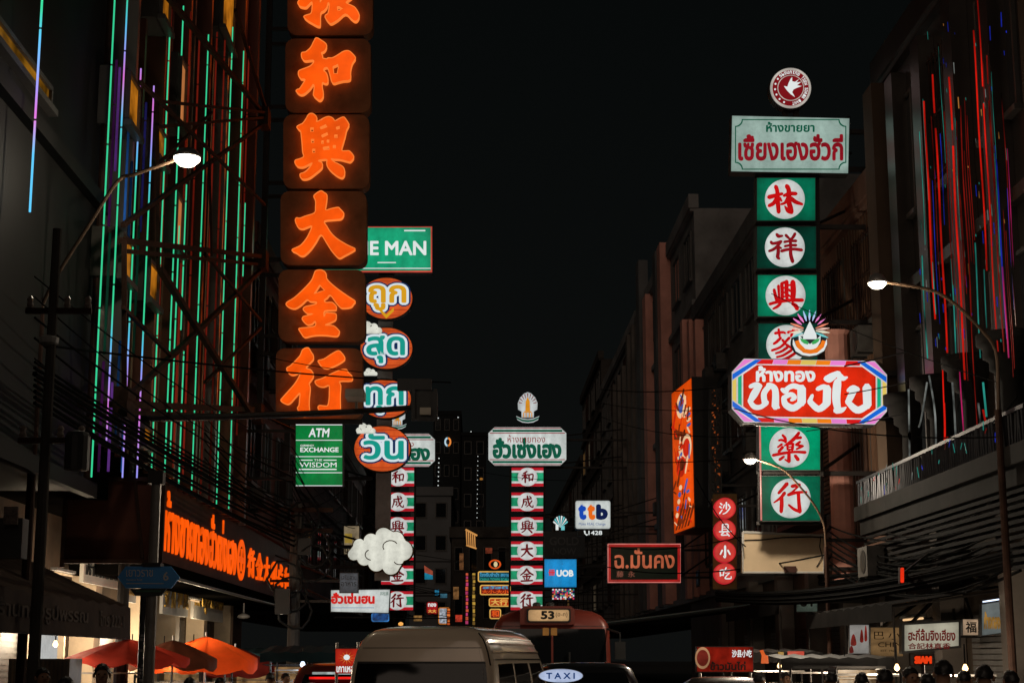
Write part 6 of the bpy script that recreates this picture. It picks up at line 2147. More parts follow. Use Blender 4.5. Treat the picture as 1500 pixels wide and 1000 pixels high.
t, c = vehicle("dark_car", "dark car with streetlight reflections on its roof at the right kerb", SED, ((1062 - VX) / F * 24.5, 24.0, 0), R(-4), pm("bronze_car_paint", (.10, .07, .045), .25, .5, .1, 2, coat=1), (1.0, 1.48), ((.3, .5), (.54, .75)), (.8, 3.5))

# bus ---------------------------------------------------------------------------
BX, BYY = (808 - VX) / F * 36, 36.0
BUS = [(.35, 1.22, .02, 10.5), (.7, 1.27, 0, 10.6), (1.6, 1.28, 0, 10.6), (2.45, 1.26, .05, 10.5), (2.62, 1.22, .1, 10.45), (2.78, 1.1, .18, 10.4), (2.88, .9, .3, 10.2), (2.94, .6, .5, 10), (2.97, .3, .7, 9.8)]
t = thing("city_bus", "dark red city bus with a lit route 53 sign box on its roof", "bus", (BX, BYY, 0))
c = Car(BUS, (BX, BYY, 0), 0, .16, .2)
M_bus = pm("bus_red_paint", (.17, .028, .018), .4, .1, .15, 1.5, coat=.5)
c.body(t, M_bus)
c.patch(t, "windscreen", M_cglass, 1.35, 2.50, (4, 10), off=.01)
for i in range(6):
    c.patch(t, "side_window", M_cglass, 1.5, 2.35, (14, 18), .03 + i * .16, .15 + i * .16, off=.01)
    c.patch(t, "side_window", M_cglass, 1.5, 2.35, (32, 36), .85 - i * .16, .97 - i * .16, off=.01)
c.patch(t, "bumper", M_black, .37, .68, (2, 12), off=.05)
c.patch(t, "window_divider", M_bus, 1.35, 2.5, (7, 8), -.04, .04, off=.016)
c.patch(t, "cream_band", pm("bus_cream_paint", (.5, .38, .22), .45, 0, .2, 2), 1.12, 1.22, (0, 14), off=.006)
c.patch(t, "roof_seam", M_black, 2.55, 2.562, (2, 12), off=.005)
c.patch(t, "tail_lamp", M_tail, .8, 1.05, (3, 5), off=.01)
c.patch(t, "tail_lamp", M_tail, .8, 1.05, (9, 11), off=.01)
for (a_, b_) in ((-1.0, -.75), (.75, 1.0)):
    m = MB()
    m.lathe((BX + (a_ + b_) / 2, BYY, .95), [(.02, -.05), (.15, -.05), (.17, 0)], 14, 0, "y")
    m.build("headlight", M_chrome, t)
    c.boxpart(t, "wiper", M_black, a_ * .5 - .02, a_ * .5 + .02, -.05, -.03, 1.4, 2.0)
c.wheels(t, (2.2, 8.4), .48, 1.2)
f = mpx(BYY - .12)
m = MB()
m.prism(f, [(762, 914), (762, 892), (768, 887), (836, 887), (842, 892), (842, 914)], -.75, 0)
hb = m.build("route_box", pm("bus_box_paint", (.16, .03, .02), .5, 0, .2, 2), t)
MB().prism(f, rrect(771.5, 890.5, 836, 911, 3), .002, .02).build("black_frame", M_black, hb)
MB().prism(f, rrect(774, 892.5, 833.5, 909, 3), .02, .026).build("lit_panel", em("route_sign_glow", (190, 150, 104), 1, .15, 2), hb)
m = MB()
text(m, "53", (792, 894, 812, 906.5), f, .026, .03, .05)
text(m, "(อ-ค)", (814, 896, 831, 904), f, .026, .0301, .0)
m.build("route_number", M_black, hb)
for x in (786, 806):
    m = MB()
    m.lathe(W(x, 885.5, BYY + .3), [(.09, -.04), (.09, .02), (.06, .05), (.02, .06)], 12)
    m.build("roof_vent", M_case, t)
MB().prism(mpx(BYY - .02), rect(795, 919, 804, 930), .0, .01).prism(mpx(BYY - .02), rect(807, 919, 816, 930), .0, .01).build("window_notice", em("bus_interior_amber", (130, 86, 40), .8, .3, 2, False), t)
m = MB()
for sx in (-1, 1):
    m.tube([(BX + sx * 1.2, BYY + .1, 2.5), (BX + sx * 1.45, BYY - .25, 2.4), (BX + sx * 1.45, BYY - .25, 2.2)], .025, 6)
    m.box(BX + sx * 1.45 - .11, BX + sx * 1.45 + .11, BYY - .3, BYY - .24, 1.85, 2.22)
m.build("mirror", M_black, t)

# ------------------------------------------------------------------ umbrellas and stalls


def umbrella(lab, cx, cy, zt, r, drop, mat, pole_r=.022, seed=0, val=.22):
    rnd = random.Random(seed)
    t = thing("market_umbrella", lab, "umbrella", (cx, cy, .13), "market umbrellas on the left pavement")
    n, m_ = 8, 4
    m = MB()
    vs, fs = [Vector((cx, cy, zt))], []
    rot = rnd.random()
    for k in range(1, m_ + 1):
        for j in range(n * 3):
            a_ = 2 * math.pi * (j / (n * 3)) + rot
            rr_ = r * k / m_
            sag = .06 * r * (1 if j % 3 else 0) * (k / m_)
            rad = rr_ * (1 - (.05 if j % 3 else 0))
            vs.append(Vector((cx + rad * math.cos(a_), cy + rad * math.sin(a_), zt - drop * (k / m_) ** 1.25 - sag)))
    N = n * 3
    for j in range(N):
        fs.append((0, 1 + j, 1 + (j + 1) % N))
    for k in range(m_ - 1):
        for j in range(N):
            fs.append((1 + k * N + j, 1 + (k + 1) * N + j, 1 + (k + 1) * N + (j + 1) % N, 1 + k * N + (j + 1) % N))
    b0 = 1 + (m_ - 1) * N
    o_ = len(vs)
    for j in range(N):
        p_ = vs[b0 + j]
        vs.append(p_ + Vector((0, 0, -val + rnd.uniform(-.03, .03))))
    for j in range(N):
        fs.append((b0 + j, o_ + j, o_ + (j + 1) % N, b0 + (j + 1) % N))
    m.add(vs, fs)
    m.build("canopy", mat, t, True)
    MB().tube([(cx, cy, .13), (cx, cy, zt + .08)], pole_r, 8).build("pole", M_galv, t)
    m = MB()
    for j in range(n):
        a_ = 2 * math.pi * j / n + rot
        m.tube([(cx, cy, zt - .03), (cx + r * .98 * math.cos(a_), cy + r * .98 * math.sin(a_), zt - drop - .02)], .01, 4)
    m.build("ribs", M_steel, t)
    MB().lathe((cx, cy, .13), [(.28, 0), (.28, .06), (.05, .1), (.04, .3)], 12).build("foot", M_conc, t)
    return t


M_umb = pm("orange_umbrella_cloth", (.62, .075, .012), .8, 0, .2, 2, trans=.6)
M_umr = pm("red_umbrella_cloth", (.34, .03, .016), .8, 0, .25, 2, trans=.45)
M_umn = pm("brown_umbrella_cloth", (.2, .06, .03), .8, 0, .3, 2, trans=.3)
q = W(302, 931, 34)
umbrella("large bright orange umbrella lit from below in front of the cream columns", q.x, 34, q.z, 1.05, .44, M_umb, seed=1, val=.24)
q = W(270, 938, 32)
umbrella("brown-red umbrella overlapping the bright orange umbrella", q.x - .25, 32.2, q.z + .02, .85, .36, M_umn, seed=2, val=.16)
q = W(188, 935, 30)
umbrella("dull red umbrella left of the street name post", q.x, 30, q.z, 1.1, .34, M_umr, seed=3, val=.1)
q = W(340, 950, 38)
umbrella("deep red umbrella behind the bright orange umbrella", q.x, 38.5, q.z + .05, .95, .42, M_umr, seed=4)
M_tealc = pm("teal_canopy_cloth", (.03, .12, .14), .7, 0, .3, 2, trans=.3)


def hang_bulb(lab, x, y, z, p, r=.05, mat=None, col=(1, .82, .6)):
    t = thing("hanging_bulb", lab, "lamp", (x, y, z), "bare bulbs over the food stalls")
    MB().lathe((x, y, z), [(.005, -r), (r * .8, -r * .6), (r, 0), (r * .6, r * .9), (r * .35, r * 1.4)], 12).build("bulb", mat or E_warm, t, True)
    MB().tube([(x, y, z + r * 1.4), (x, y, z + .35)], .012, 5).build("flex", M_rubber, t)
    bulb_light(t, (x, y, z - r - .04), p, col, .06)
    return t


def stall(lab, cx, cy, w, d, roof, goods, seed=0, h=2.2, counter=None, group="food stalls along both pavements", roofpitch=.15, short="stall"):
    rnd = random.Random(seed)
    t = thing("food_stall", lab, "stall", (cx, cy, .13), group)
    m = MB()
    m.box(cx - w / 2, cx + w / 2, cy, cy + d, .3, .92)
    m.build("counter", counter or M_galv, t)
    m = MB()
    for sx in (-1, 1):
        for yy_ in (cy, cy + d):
            m.tube([(cx + sx * (w / 2 - .05), yy_, .13), (cx + sx * (w / 2 - .05), yy_, h)], .02, 6)
    m.build("post_frame", M_steel, t)
    m = MB()
    n = 12 if roof else 0
    for i in range(n):
        x0, x1 = cx - w / 2 - .15 + (w + .3) * i / n, cx - w / 2 - .15 + (w + .3) * (i + 1) / n
        za, zb_ = h + .03 * (i % 2), h + .03 * ((i + 1) % 2)
        m.add([(x0, cy - .25, za), (x1, cy - .25, zb_), (x1, cy + d + .2, zb_ + roofpitch), (x0, cy + d + .2, za + roofpitch)], [(0, 1, 2, 3)])
        m.add([(x0, cy - .25, za), (x1, cy - .25, zb_), (x1, cy - .27, zb_ - .2), (x0, cy - .27, za - .2)], [(0, 1, 2, 3)])
    if roof:
        m.build("roof_sheet", roof, t)
    pots = [pm("pot_red", (.4, .05, .03), .4), pm("pot_steel", (.5, .5, .5), .25, .8), pm("pot_white", (.6, .58, .52), .4), pm("pot_amber", (.5, .25, .05), .4)]
    for i in range(goods):
        x = cx - w / 2 + w * (i + rnd.uniform(.3, .7)) / goods
        r_ = rnd.uniform(.04, .1)
        y_ = cy + rnd.uniform(.12, .5)
        hh = rnd.uniform(.1, .5)
        kk = rnd.random()
        pf = [(r_, 0), (r_, hh * .7), (r_ * .4, hh * .85), (r_ * .4, hh)] if kk < .5 else [(r_ * .8, 0), (r_ * 1.1, hh * .3), (r_ * 1.1, hh * .5), (r_ * .9, hh * .52), (.02, hh * .6)]
        j = MB().lathe((x, y_, .924), pf, 10).build("jar", pots[rnd.randrange(4)], loc=(x, y_, .924))
        tag(j, "jar or pot on the counter of the " + short, "jar", "jars and pots on the " + short)
    m = MB()
    m.box(cx - w / 2 + .04, cx + w / 2 - .04, cy + d - .06, cy + d - .02, 1.35, 1.38)
    m.box(cx - w / 2 + .04, cx + w / 2 - .04, cy + d - .3, cy + d - .02, 1.6, 1.63)
    m.build("shelf", M_galv, t)
    return t


q = W(436, 985, 34)
M_tealc2 = pm("dark_teal_canopy", (.012, .035, .045), .8, 0, .3, 2)
stall("food stall with a dark teal canopy at the foot of the coil wrapped pole", q.x + .1, 36, 1.9, 1.2, M_tealc2, 8, 1, 1.98, short="dark teal stall")
hang_bulb("cool white bulb under the teal stall canopy", q.x - .1, 35.9, 1.74, 40, .06, E_cool, (.8, .9, 1))
hang_bulb("second cool white bulb behind the teal stall canopy", q.x + .6, 36.9, 1.8, 30, .05, E_cool, (.8, .9, 1))
stall("steel food stall below the bright orange umbrella", -6.1, 34.9, 1.8, 1.0, None, 7, 2, 1.7, short="orange umbrella stall")
hang_bulb("warm bulb glowing under the bright orange umbrella", W(240, 957, 33).x, 33, W(240, 957, 33).z, 50, .06)
hang_bulb("warm bulb hidden under the middle of the orange umbrella", -5.75, 33.9, 2.0, 42, .05)
hang_bulb("warm bulb under the dull red umbrella", W(188, 955, 30).x, 30.3, 1.95, 30, .05)
q = W(120, 1000, 28)
stall("low steel stall with a maroon front under the dark awning", q.x, 28.6, 1.6, .9, None, 6, 3, 1.6, M_maroon, short="maroon front stall")
hang_bulb("added bare bulb lighting the shop fronts under the dark awning", -7.2, 28.6, 2.1, 60, .05)  # this bulb and the next are added to light the shop walls
hang_bulb("added warm bulb high between the dark awning and the cream columns", -7.5, 32.4, 2.5, 60, .05)
# glowing display cases; the right-hand one is added for warm light
for (px, py, Yc, w_, lab) in ((262, 990, 36.5, .9, "glowing glass display case below the bright orange umbrella"), (392, 988, 38, 1.6, "lit display case beside the dark teal stall"), (1262, 994, 27, .8, "added lit glass case on the pavement between the right-hand stalls")):
    q = W(px, py, Yc)
    t = thing("display_case", lab, "display case", (q.x, Yc, .13), "lit display cases of the street stalls")
    MB().box(q.x - w_ / 2, q.x + w_ / 2, Yc, Yc + .6, .13, 1.0).build("base_cabinet", M_galv, t)
    for sx in (-1, 1):
        MB().box(q.x + sx * w_ / 2 - .02, q.x + sx * w_ / 2 + .02, Yc, Yc + .6, 1.003, 1.7).build("side_frame", M_steel, t)
    MB().box(q.x - w_ / 2 + .023, q.x + w_ / 2 - .023, Yc + .57, Yc + .6, 1.003, 1.68).build("lit_back", em("case_glow", (176, 136, 88), .7, .45, 4), t)
    MB().box(q.x - w_ / 2, q.x + w_ / 2, Yc, Yc + .6, 1.703, 1.74).build("top", M_steel, t)
    for z_ in (1.2, 1.38, 1.54):
        MB().box(q.x - w_ / 2 + .023, q.x + w_ / 2 - .023, Yc + .1, Yc + .565, z_, z_ + .015).build("shelf", M_galv, t)

stall("food stall far along the left pavement beyond the arcade", -5.6, 46, 2.0, 1.0, M_tealc2, 6, 5, 2.0, short="far left stall")
hang_bulb("bulb over the far left stall", -5.5, 45.9, 1.85, 30)
# right side stalls
for i, (px, Y, lab, rf, sh_) in enumerate(((1225, 29, "roofed food stall under the thick cable trunk", M_black, "cable trunk stall"), (1300, 25.5, "open steel food stall below the wooden sign board", None, "open steel stall"), (1400, 24, "open steel stall with shelves at the far right pavement", None, "far right stall"), (1130, 33, "food stall with yellow and red tags beside the red menu board", M_black, "price tag stall"))):
    q = W(px, 985, Y)
    stall(lab, q.x, Y, 1.7, 1.0, rf, 7, 10 + i, (1.86, 1.7, 1.66, 1.98)[i], roofpitch=.06, short=sh_)
    hang_bulb(("warm bulb over the cable trunk stall", "warm bulb over the dark roofed stall", "warm bulb over the glass shelf stall", "warm bulb over the yellow tag stall")[i], q.x + .2, Y + .2, 1.72, (55, 60, 75, 55)[i], .045)

# boards along the right pavement ------------------------------------------------
f = mpx(27)
t, o, f = cabinet("menu_board", "bright red menu board with a round bowl picture and white lettering", "signboard", rect(1020, 946, 1104, 984), 27, .12, face=(em("menu_red", (150, 30, 16), .8, .4, 3), rect(1021, 947, 1103, 983)))
MB().prism(f, ell(1029, 963, 11, 16), .012, .018).build("bowl_picture", em("menu_cream", (190, 140, 100), .9, .3, 3, False), t)
MB().prism(f, ell(1029, 963, 8.5, 12), .018, .024).build("bowl_food", em("menu_dark_red", (120, 40, 30), .9, .4, 4, False), t)
letters(t, "沙县小吃", (1072, 951, 1101, 962), f, E_lite, .02)
letters(t, "ข้าวมันไก่", (1040, 968, 1092, 981), f, M_black, .03)
m = MB()
for x in (1025, 1099):
    a_ = W(x, 984, 27.05)
    m.tube([(a_.x, 27.06, .13), (a_.x, 27.06, W(x, 950, 27).z)], .03, 6)
m.build("legs", M_galv, t)
t, o, f = cabinet("poster_board", "white poster board with red figures left of the wooden sign", "poster", rect(1244, 914, 1273, 957), 31, .1, face=(em("poster_white", (150, 146, 140), .9, .2, 2), rect(1244.6, 914.6, 1272.4, 956.4)))  # poster face glows: light on the paper is put into emission
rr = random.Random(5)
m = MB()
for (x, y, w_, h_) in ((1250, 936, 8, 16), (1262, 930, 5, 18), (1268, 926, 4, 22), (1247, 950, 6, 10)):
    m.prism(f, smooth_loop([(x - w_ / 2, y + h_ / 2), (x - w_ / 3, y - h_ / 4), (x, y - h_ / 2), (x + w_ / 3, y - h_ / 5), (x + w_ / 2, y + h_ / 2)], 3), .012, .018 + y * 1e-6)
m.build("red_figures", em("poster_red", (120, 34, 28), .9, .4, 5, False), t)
arms(t, [(1270, 935)], XR, 31)
t, o, f = cabinet("wooden_sign", "plain wooden board with carved letters beside the Thai white board", "signboard", rect(1275, 918, 1323, 961), 30, .1, face=(em("lit_wood", (128, 98, 62), .9, .3, 1.5, True, (1, 1, 4)), rect(1275.5, 918.5, 1322.5, 960.5)))  # board is no lamp: light on the wood is put into emission
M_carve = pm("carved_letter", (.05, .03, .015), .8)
letters(t, "CHIN", (1286, 940, 1320, 947), f, M_carve, .0)
letters(t, "巴 小", (1280, 924, 1318, 936), f, M_carve, .0)
letters(t, "EST. 1960", (1290, 951, 1312, 954), f, M_carve, .0)
arms(t, [(1320, 930)], XR, 30)
t, o, f = cabinet("thai_white_board", "white lit board with dark red Thai lettering above the right pavement", "sign", [(1321, 912), (1408, 907), (1408, 948), (1321, 957)], 29.5, .2, face=(em("cream_backlight", (176, 170, 150), .95, .15, 1), [(1325, 915), (1404, 910.5), (1404, 945), (1325, 953)]))
E_mr = em("maroon_letter", (92, 26, 24), 1, .1, 1, False)
letters(t, "ฮะกี่ลิ้มจิงเฮียง", (1330, 920, 1399, 938), f, E_mr, .03)
letters(t, "合記林真香", (1330, 941, 1392, 950), f, E_mr, .02)
arms(t, [(1404, 930)], XR, 29.5)
t, o, f = cabinet("gold_letter_board", "white board with tall gold letters at the far right edge", "sign", [(1438, 884), (1490, 876), (1490, 924), (1438, 931)], 28, .15, face=(em("cool_white_wall", (112, 118, 116), .95, .3, 1), [(1438.5, 885), (1489.5, 877), (1489.5, 923), (1438.5, 930)]))
letters(t, "ห้างทองเล่งหงษ์", (1441, 895, 1488, 921), f, em("gold_glow", (150, 110, 50), 1, .4, 4, False), .06)
m = MB()
m.prism(f, [(1438, 880), (1490, 872), (1490, 874), (1438, 882)], .05, .12)
m.build("tube_lamp", E_cool, t)
arms(t, [(1486, 900)], XR, 28)
t, o, f = cabinet("small_cream_sign", "small cream sign with dark squiggles between the Thai white board and the gold letters", "sign", rect(1410, 906, 1433, 930), 29, .12, face=(em("small_cream", (190, 160, 130), .9, .3, 3), rect(1410.5, 906.5, 1432.5, 929.5)))
letters(t, "福", (1414, 910, 1430, 926), f, M_black, .02)
arms(t, [(1431, 915)], XR, 29)
t, o, f = cabinet("orange_letter_box", "small box of glowing red-orange letters in front of the Thai white board", "sign", rect(1338, 958, 1365, 973), 24, .15, face=(M_black, rect(1338.4, 958.4, 1364.6, 972.6)))
letters(t, "SIAM", (1339, 960, 1364, 971.5), f, em("siam_orange", (236, 62, 20), 1, .1, 2, False), .08, .012, .04)
m = MB()
a_ = W(1351, 973, 24.1)
m.tube([(a_.x, 24.08, .13), (a_.x, 24.08, a_.z)], .03, 6)
m.build("post", M_steel, t)
t, o, f = cabinet("green_grey_sign", "dim grey-green sign under the blank beige board, tangled in cables", "sign", rect(1166, 866, 1198, 896), 38, .2, face=(em("dim_green_grey", (74, 84, 74), 1, .4, 2.5), rect(1167, 867, 1197, 895)))
letters(t, "ยา", (1172, 872, 1190, 888), f, M_black, .03)
arms(t, [(1190, 880)], XR, 38)
for (px, py, lab, c_, w_, h_) in ((1321, 842, "red-orange vertical light tube under the right ledge", (240, 50, 20), 2.2, 11), (1449, 835, "small red light at the far right", (220, 30, 20), 3, 3)):
    f = mpx(29)
    t = thing("signal_light", lab, "lamp", W(px, py + h_, 29))
    MB().prism(f, rect(px - w_ - .6, py - h_ - 1, px + w_ + .6, py + h_ + 1), -.12, 0).build("housing", M_black, t)
    MB().prism(f, rrect(px - w_, py - h_, px + w_, py + h_, min(w_, h_) * .8), .002, .05).build("lens", em("signal_%d" % px, c_, 1, .15, 3, False), t)
    arms(t, [(px, py)], XR, 29, .05)
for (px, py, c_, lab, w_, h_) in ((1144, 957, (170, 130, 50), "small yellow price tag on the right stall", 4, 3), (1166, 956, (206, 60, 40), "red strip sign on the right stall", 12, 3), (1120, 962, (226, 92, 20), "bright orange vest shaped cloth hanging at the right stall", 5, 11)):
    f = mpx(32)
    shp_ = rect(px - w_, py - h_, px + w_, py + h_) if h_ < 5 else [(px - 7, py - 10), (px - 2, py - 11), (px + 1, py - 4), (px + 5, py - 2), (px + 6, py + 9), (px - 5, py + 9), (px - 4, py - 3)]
    o = MB().prism(f, shp_, -.03, 0).build("price_tag" if h_ < 5 else "hanging_cloth", em("tag_%d" % px, c_, .9, .2, 3, False), loc=W(px, py + h_, 32))  # tags and cloth glow: light on them is put into emission
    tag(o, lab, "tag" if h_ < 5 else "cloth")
# long dark awnings over the right stalls and teal awning behind the bus
for (xa, xb, y0_, y1_, zt, zb2, lab, mt, sd) in ((6.6, 8.9, 36.2, 44, 3.6, 3.1, "dark awning over the right pavement beyond the blank board", pm("awning_black", (.01, .009, .009), .9, spec=.05), 1), (6.9, 8.9, 27.5, 34.8, 3.05, 2.75, "dark awning below the louvred ledge on the right", pm("awning_charcoal", (.02, .018, .017), .9, spec=.05), 2), (3.6, 8.9, 47, 56, 3.5, 2.85, "pale teal awning to the right of the bus roof", pm("pale_teal_sheet", (.28, .40, .40), .6, 0, .2, 1.5, trans=.2), 3)):
    t = thing("street_awning", lab, "awning", (xb, (y0_ + y1_) / 2, zb2))
    m = MB()
    n = 20
    for i in range(n):
        ya, yb = y0_ + (y1_ - y0_) * i / n, y0_ + (y1_ - y0_) * (i + 1) / n
        e0, e1 = .04 * (i % 2), .04 * ((i + 1) % 2)
        m.add([(xb, ya, zt + e0), (xb, yb, zt + e1), (xa, yb, zb2 + e1), (xa, ya, zb2 + e0)], [(0, 1, 2, 3)])
        m.add([(xa, ya, zb2 + e0), (xa, yb, zb2 + e1), (xa, yb, zb2 - .28), (xa, ya, zb2 - .28)], [(0, 1, 2, 3)])
    m.build("sheet", mt, t)
    for y in (y0_ + .1, (y0_ + y1_) / 2, y1_ - .1):
        MB().tube([(xa + .05, y, .13), (xa + .05, y, zb2 - .05), (xb, y, zt - .05)], .025, 6).build("bent_post", M_steel, t)
for (x, y, z, lab) in ((8.3, 40, 2.9, "tube light under the dark awning beyond the blank board"), (8.3, 31.5, 2.6, "tube light under the awning below the louvred ledge")):
    t = thing("tube_light", lab, "lamp", (x, y, z), "tube lights over the right pavement")
    MB().box(x - .05, x + .05, y - .8, y + .8, z + .03, z + .08).build("fitting", M_casew, t)
    MB().tube([(x, y - .7, z), (x, y + .7, z)], .02, 8).build("tube", MATS["arcade_tube"], t)
# right shop fronts
sf = thing("shopfront_row", "dark ground floor shop fronts behind the right-hand stalls", "shop front", (XR, 40, .13))
MB().box(XR + .02, XR + 3, 12, 70, .13, 4.29).build("wall", pm("right_shopfront_wall", (.08, .06, .045), .8, 0, .4, .8), sf)
for i, y in enumerate((22.5, 26.5, 30.5, 34.6, 38.6, 42.6, 47.0, 52.0, 58)):
    m = MB()
    m.box(XR - .45, XR - .003, y, y + .5, .13, 4.25)
    m.build("column", M_conc, sf)
    m = MB()
    for q in range(24):
        z = .25 + q * .1
        m.box(XR - .1, XR - .003, y + .7, y + 3.3, z, z + .08)
    m.build("roller_shutter", MATS["shutter_steel"], sf)

# ------------------------------------------------------------------ people


def person(lab, px, ytop, Y, face, shirt, trousers, hair, seed=0, bulk=1., holding=False):
    rnd = random.Random(seed)
    top = W(px, ytop, Y)
    H = min(1.86, max(1.58, top.z - .13 if Y < 21 and False else top.z - .0))
    k = H / 1.74
    t = thing("person", lab, "person", (top.x, Y, 0 if -4.6 < top.x < 6.2 else .13))
    gz = t.location.z
    V, E_, Rd = [], [], []

    def v(x, y, z, r, parent=None):
        V.append((x * k, y * k, z * k))
        Rd.append(r * k)
        if parent is not None:
            E_.append((parent, len(V) - 1))
        return len(V) - 1
    b = bulk
    pel = v(0, 0, .95, .145 * b)
    wst = v(0, .0, 1.1, .135 * b, pel)
    cst = v(0, .01, 1.28, .155 * b, wst)
    shd = v(0, 0, 1.41, .11 * b, cst)
    nck = v(0, -.005, 1.49, .055, shd)
    jaw = v(0, -.03, 1.555, .068, nck)
    hd = v(0, -.015, 1.64, .088, jaw)
    crn = v(0, 0, 1.68, .08, hd)
    nose = v(0, -.115, 1.605, .014, hd)
    st = rnd.uniform(.06, .2)
    for sx in (-1, 1):
        hp = v(sx * .1, 0, .88, .095 * b, pel)
        kn = v(sx * .11, -sx * st * .4 - .02, .5, .062, hp)
        an = v(sx * .11, -sx * st + .03, .09, .042, kn)
        ft = v(sx * .12, -sx * st - .12, .035, .04, an)
        sh = v(sx * .19, 0, 1.39, .062, shd)
        el = v(sx * .25, .03, 1.12, .046, sh)
        bend = holding and sx > 0
        wr = v(sx * (.2 if bend else .27), -.2 if bend else -.05, 1.12 if bend else .88, .032, el)
        dx, dy, dz = (0, -1, .15) if bend else (0, -.15, -1)
        pa = v(sx * (.2 if bend else .275), (-.2 if bend else -.05) + dy * .07, (1.12 if bend else .88) + dz * .07, .03, wr)
        px_, py_, pz_ = V[pa][0] / k, V[pa][1] / k, V[pa][2] / k
        for fi, (o_, L_) in enumerate(((-.024, .07), (-.008, .08), (.008, .076), (.024, .06))):
            f1 = v(px_ + (o_ if bend else 0), py_ + (0 if bend else o_) + dy * .04, pz_ + dz * .04, .0095, pa)
            v(px_ + (o_ if bend else -sx * .012), py_ + (0 if bend else o_) + dy * .04 + dy * L_ * .7, pz_ + dz * .04 + dz * L_ * .9, .008, f1)
        t1 = v(px_ - sx * .03, py_ - .025, pz_ + .01, .011, wr)
        v(px_ - sx * .035, py_ - .035 + dy * .03, pz_ + dz * .035, .009, t1)
    me = bpy.data.meshes.new("tmp")
    me.from_pydata(V, E_, [])
    o = bpy.data.objects.new("tmp", me)
    COL.objects.link(o)
    md = o.modifiers.new("s", "SKIN")
    sv = me.skin_vertices[0].data
    for i, r_ in enumerate(Rd):
        sv[i].radius = (r_ * (1.25 if i in (pel, wst, cst) else 1), r_ * (.85 if i in (pel, wst, cst) else 1))
    sv[0].use_root = True
    o.modifiers.new("d", "SUBSURF").levels = 2
    bpy.context.view_layer.update()
    m2 = bpy.data.meshes.new_from_object(o.evaluated_get(bpy.context.evaluated_depsgraph_get()))
    ca, sa = math.cos(face), math.sin(face)
    rotv = lambda p: Vector((p[0] * ca - p[1] * sa, p[0] * sa + p[1] * ca, p[2]))
    mb = MB()
    vs = [rotv(x.co) + Vector((top.x, Y, gz)) for x in m2.vertices]
    mb.add(vs, [tuple(p.vertices) for p in m2.polygons])
    for i, p in enumerate(m2.polygons):
        c_ = p.center / k
        z = c_.z
        if z > 1.465:
            mi = 0
        elif z > .93 and (abs(c_.x) < .235 or z > 1.16) and not (holding and c_.y < -.16):
            mi = 1
        elif abs(c_.x) > .22 or (holding and c_.y < -.16 and z > .9):
            mi = 0
        elif z < .09:
            mi = 3
        else:
            mi = 2
        mb.m[i] = mi
    M_skin = pm("skin", (.32, .17, .10), .55, 0, .12, 6)
    mb.build("body", [M_skin, shirt, trousers, M_rubber], t, True)
    bpy.data.objects.remove(o)
    # hair cap and facial features
    mb = MB()
    vs, fs = [], []
    nu, nv = 30, 14
    for i in range(nv + 1):
        th_ = R(4 + 108 * i / nv)
        for j in range(nu):
            ph = 2 * math.pi * j / nu
            fr = max(0, -math.sin(ph))
            edge = R(104 + 10 * noise.noise(Vector((j * .9, seed, 0))))
            lim = min(th_, edge) if fr < .3 else min(th_, R(64 + (1 - fr) * 46 + 9 * noise.noise(Vector((j * 1.1, seed, 4)))))
            rr_ = .095 + .010 * noise.noise(Vector((j * .8, i * .9, seed * 3.1))) + .006 * noise.noise(Vector((j * 2.3, i * 2.9, seed)))
            vs.append(rotv((rr_ * .92 * math.sin(lim) * math.cos(ph) * k, (rr_ * 1.08 * math.sin(lim) * math.sin(ph) + .002) * k, (1.645 + rr_ * 1.08 * math.cos(lim)) * k)) + Vector((top.x, Y, gz)))
    for i in range(nv):
        for j in range(nu):
            fs.append((i * nu + j, (i + 1) * nu + j, (i + 1) * nu + (j + 1) % nu, i * nu + (j + 1) % nu))
    fs.append(tuple(range(nu)))
    mb.add(vs, fs)
    mb.build("hair", hair, t, True)
    mb = MB()
    for sx in (-1, 1):
        q_ = rotv((sx * .034 * k, -.098 * k, 1.632 * k)) + Vector((top.x, Y, gz))
        mb.lathe(q_, [(.002, -.008), (.011, -.004), (.011, .004), (.002, .008)], 8)
        q_ = rotv((sx * .088 * k, .0, 1.615 * k)) + Vector((top.x, Y, gz))
        mb.lathe(q_, [(.004, -.03), (.014, -.015), (.016, .015), (.004, .03)], 8, 1)
    q_ = rotv((0, -.094 * k, 1.572 * k)) + Vector((top.x, Y, gz))
    mb.bar(q_ + rotv((-.024, 0, 0)), q_ + rotv((.024, 0, 0)), .012, .008, 2)
    mb.build("face_features", [M_black, M_skin, pm("lips", (.25, .08, .06), .5)], t, True)
    return t


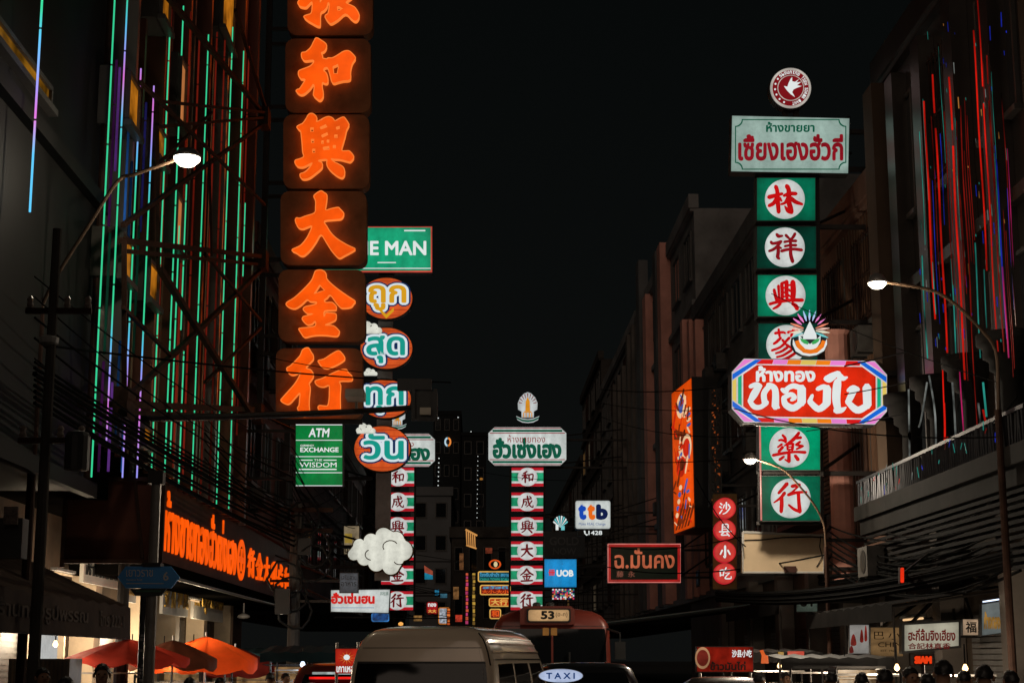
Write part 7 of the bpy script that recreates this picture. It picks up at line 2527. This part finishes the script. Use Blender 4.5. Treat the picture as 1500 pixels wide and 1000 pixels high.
M_hair = pm("black_hair", (.012, .010, .009), .45, 0, .4, 30)
M_tan = pm("tan_shirt", (.36, .22, .11), .8, 0, .2, 5)
M_dk = pm("dark_shirt", (.03, .03, .035), .8, 0, .3, 5)
M_wht = pm("pale_shirt", (.42, .4, .38), .8, 0, .2, 5)
M_blu = pm("navy_trousers", (.03, .04, .07), .8, 0, .2, 5)
M_brn = pm("brown_shirt", (.2, .1, .06), .8, 0, .3, 5)
PPL = [("person with black hair in a tan shirt under the dark awning at the left", 150, 972, 19.5, 0.2, M_tan, M_blu, 1.05),
       ("person in a dark shirt left of the tan shirted person", 97, 991, 18.5, 2.6, M_dk, M_dk, 1.0),
       ("person in a pale shirt in front of the orange umbrella pole", 278, 992, 23, 3.0, M_wht, M_blu, .95),
       ("person in a brown shirt under the right edge of the orange umbrella", 322, 994, 25, .5, M_brn, M_dk, 1.0),
       ("tall dark haired person in dark clothes right of the orange letter box", 1381, 967, 16, 3.1, M_dk, M_dk, 1.1),
       ("person in dark clothes at the far right front", 1441, 974, 17, 2.9, M_dk, M_blu, 1.05),
       ("person with a pale brown shirt between the two dark figures on the right", 1333, 977, 19, .3, M_brn, M_blu, 1.0),
       ("person in a dark shirt below the wooden sign board", 1296, 980, 18, 2.7, M_dk, M_blu, 1.0),
       ("person in a pale shirt at the right edge of the view", 1480, 982, 18.5, 3.4, M_wht, M_blu, 1.0),
       ("person in a dark shirt below the poster board", 1218, 984, 22, 3.0, M_dk, M_dk, 1.05),
       ("person in a dark shirt seen between the red menu board and the orange cloth", 1112, 986, 25, 2.2, M_dk, M_blu, 1.0),
       ("person with a pale shirt standing right of the orange letter box", 1412, 982, 21, 2.6, M_wht, M_dk, 1.0),
       ("short person in dark clothes beside the tall dark haired person", 1358, 986, 20, 3.3, M_dk, M_dk, .95),
       ("person in a brown shirt behind the person in a dark shirt below the wooden sign", 1262, 985, 21, 2.9, M_brn, M_dk, 1.0),
       ("person in a dark shirt at the kerb behind the lit doorway cart", 62, 994, 20, .6, M_dk, M_blu, 1.0),
       ("person in a pale shirt near the teal stall on the left pavement", 396, 985, 31, 3.0, M_wht, M_blu, 1.0),
       ("person in a dark shirt near the teal stall on the left pavement", 418, 987, 33, .8, M_dk, M_blu, 1.0),
       ("person in a brown shirt beside the yellow tag stall", 1150, 984, 28, .4, M_brn, M_blu, 1.0)]
for i, (lab, px, yt, Y, fc, sh_, tr_, bk) in enumerate(PPL):
    person(lab, px, yt, Y, fc, sh_, tr_, M_hair, i, bk, i % 3 == 0)
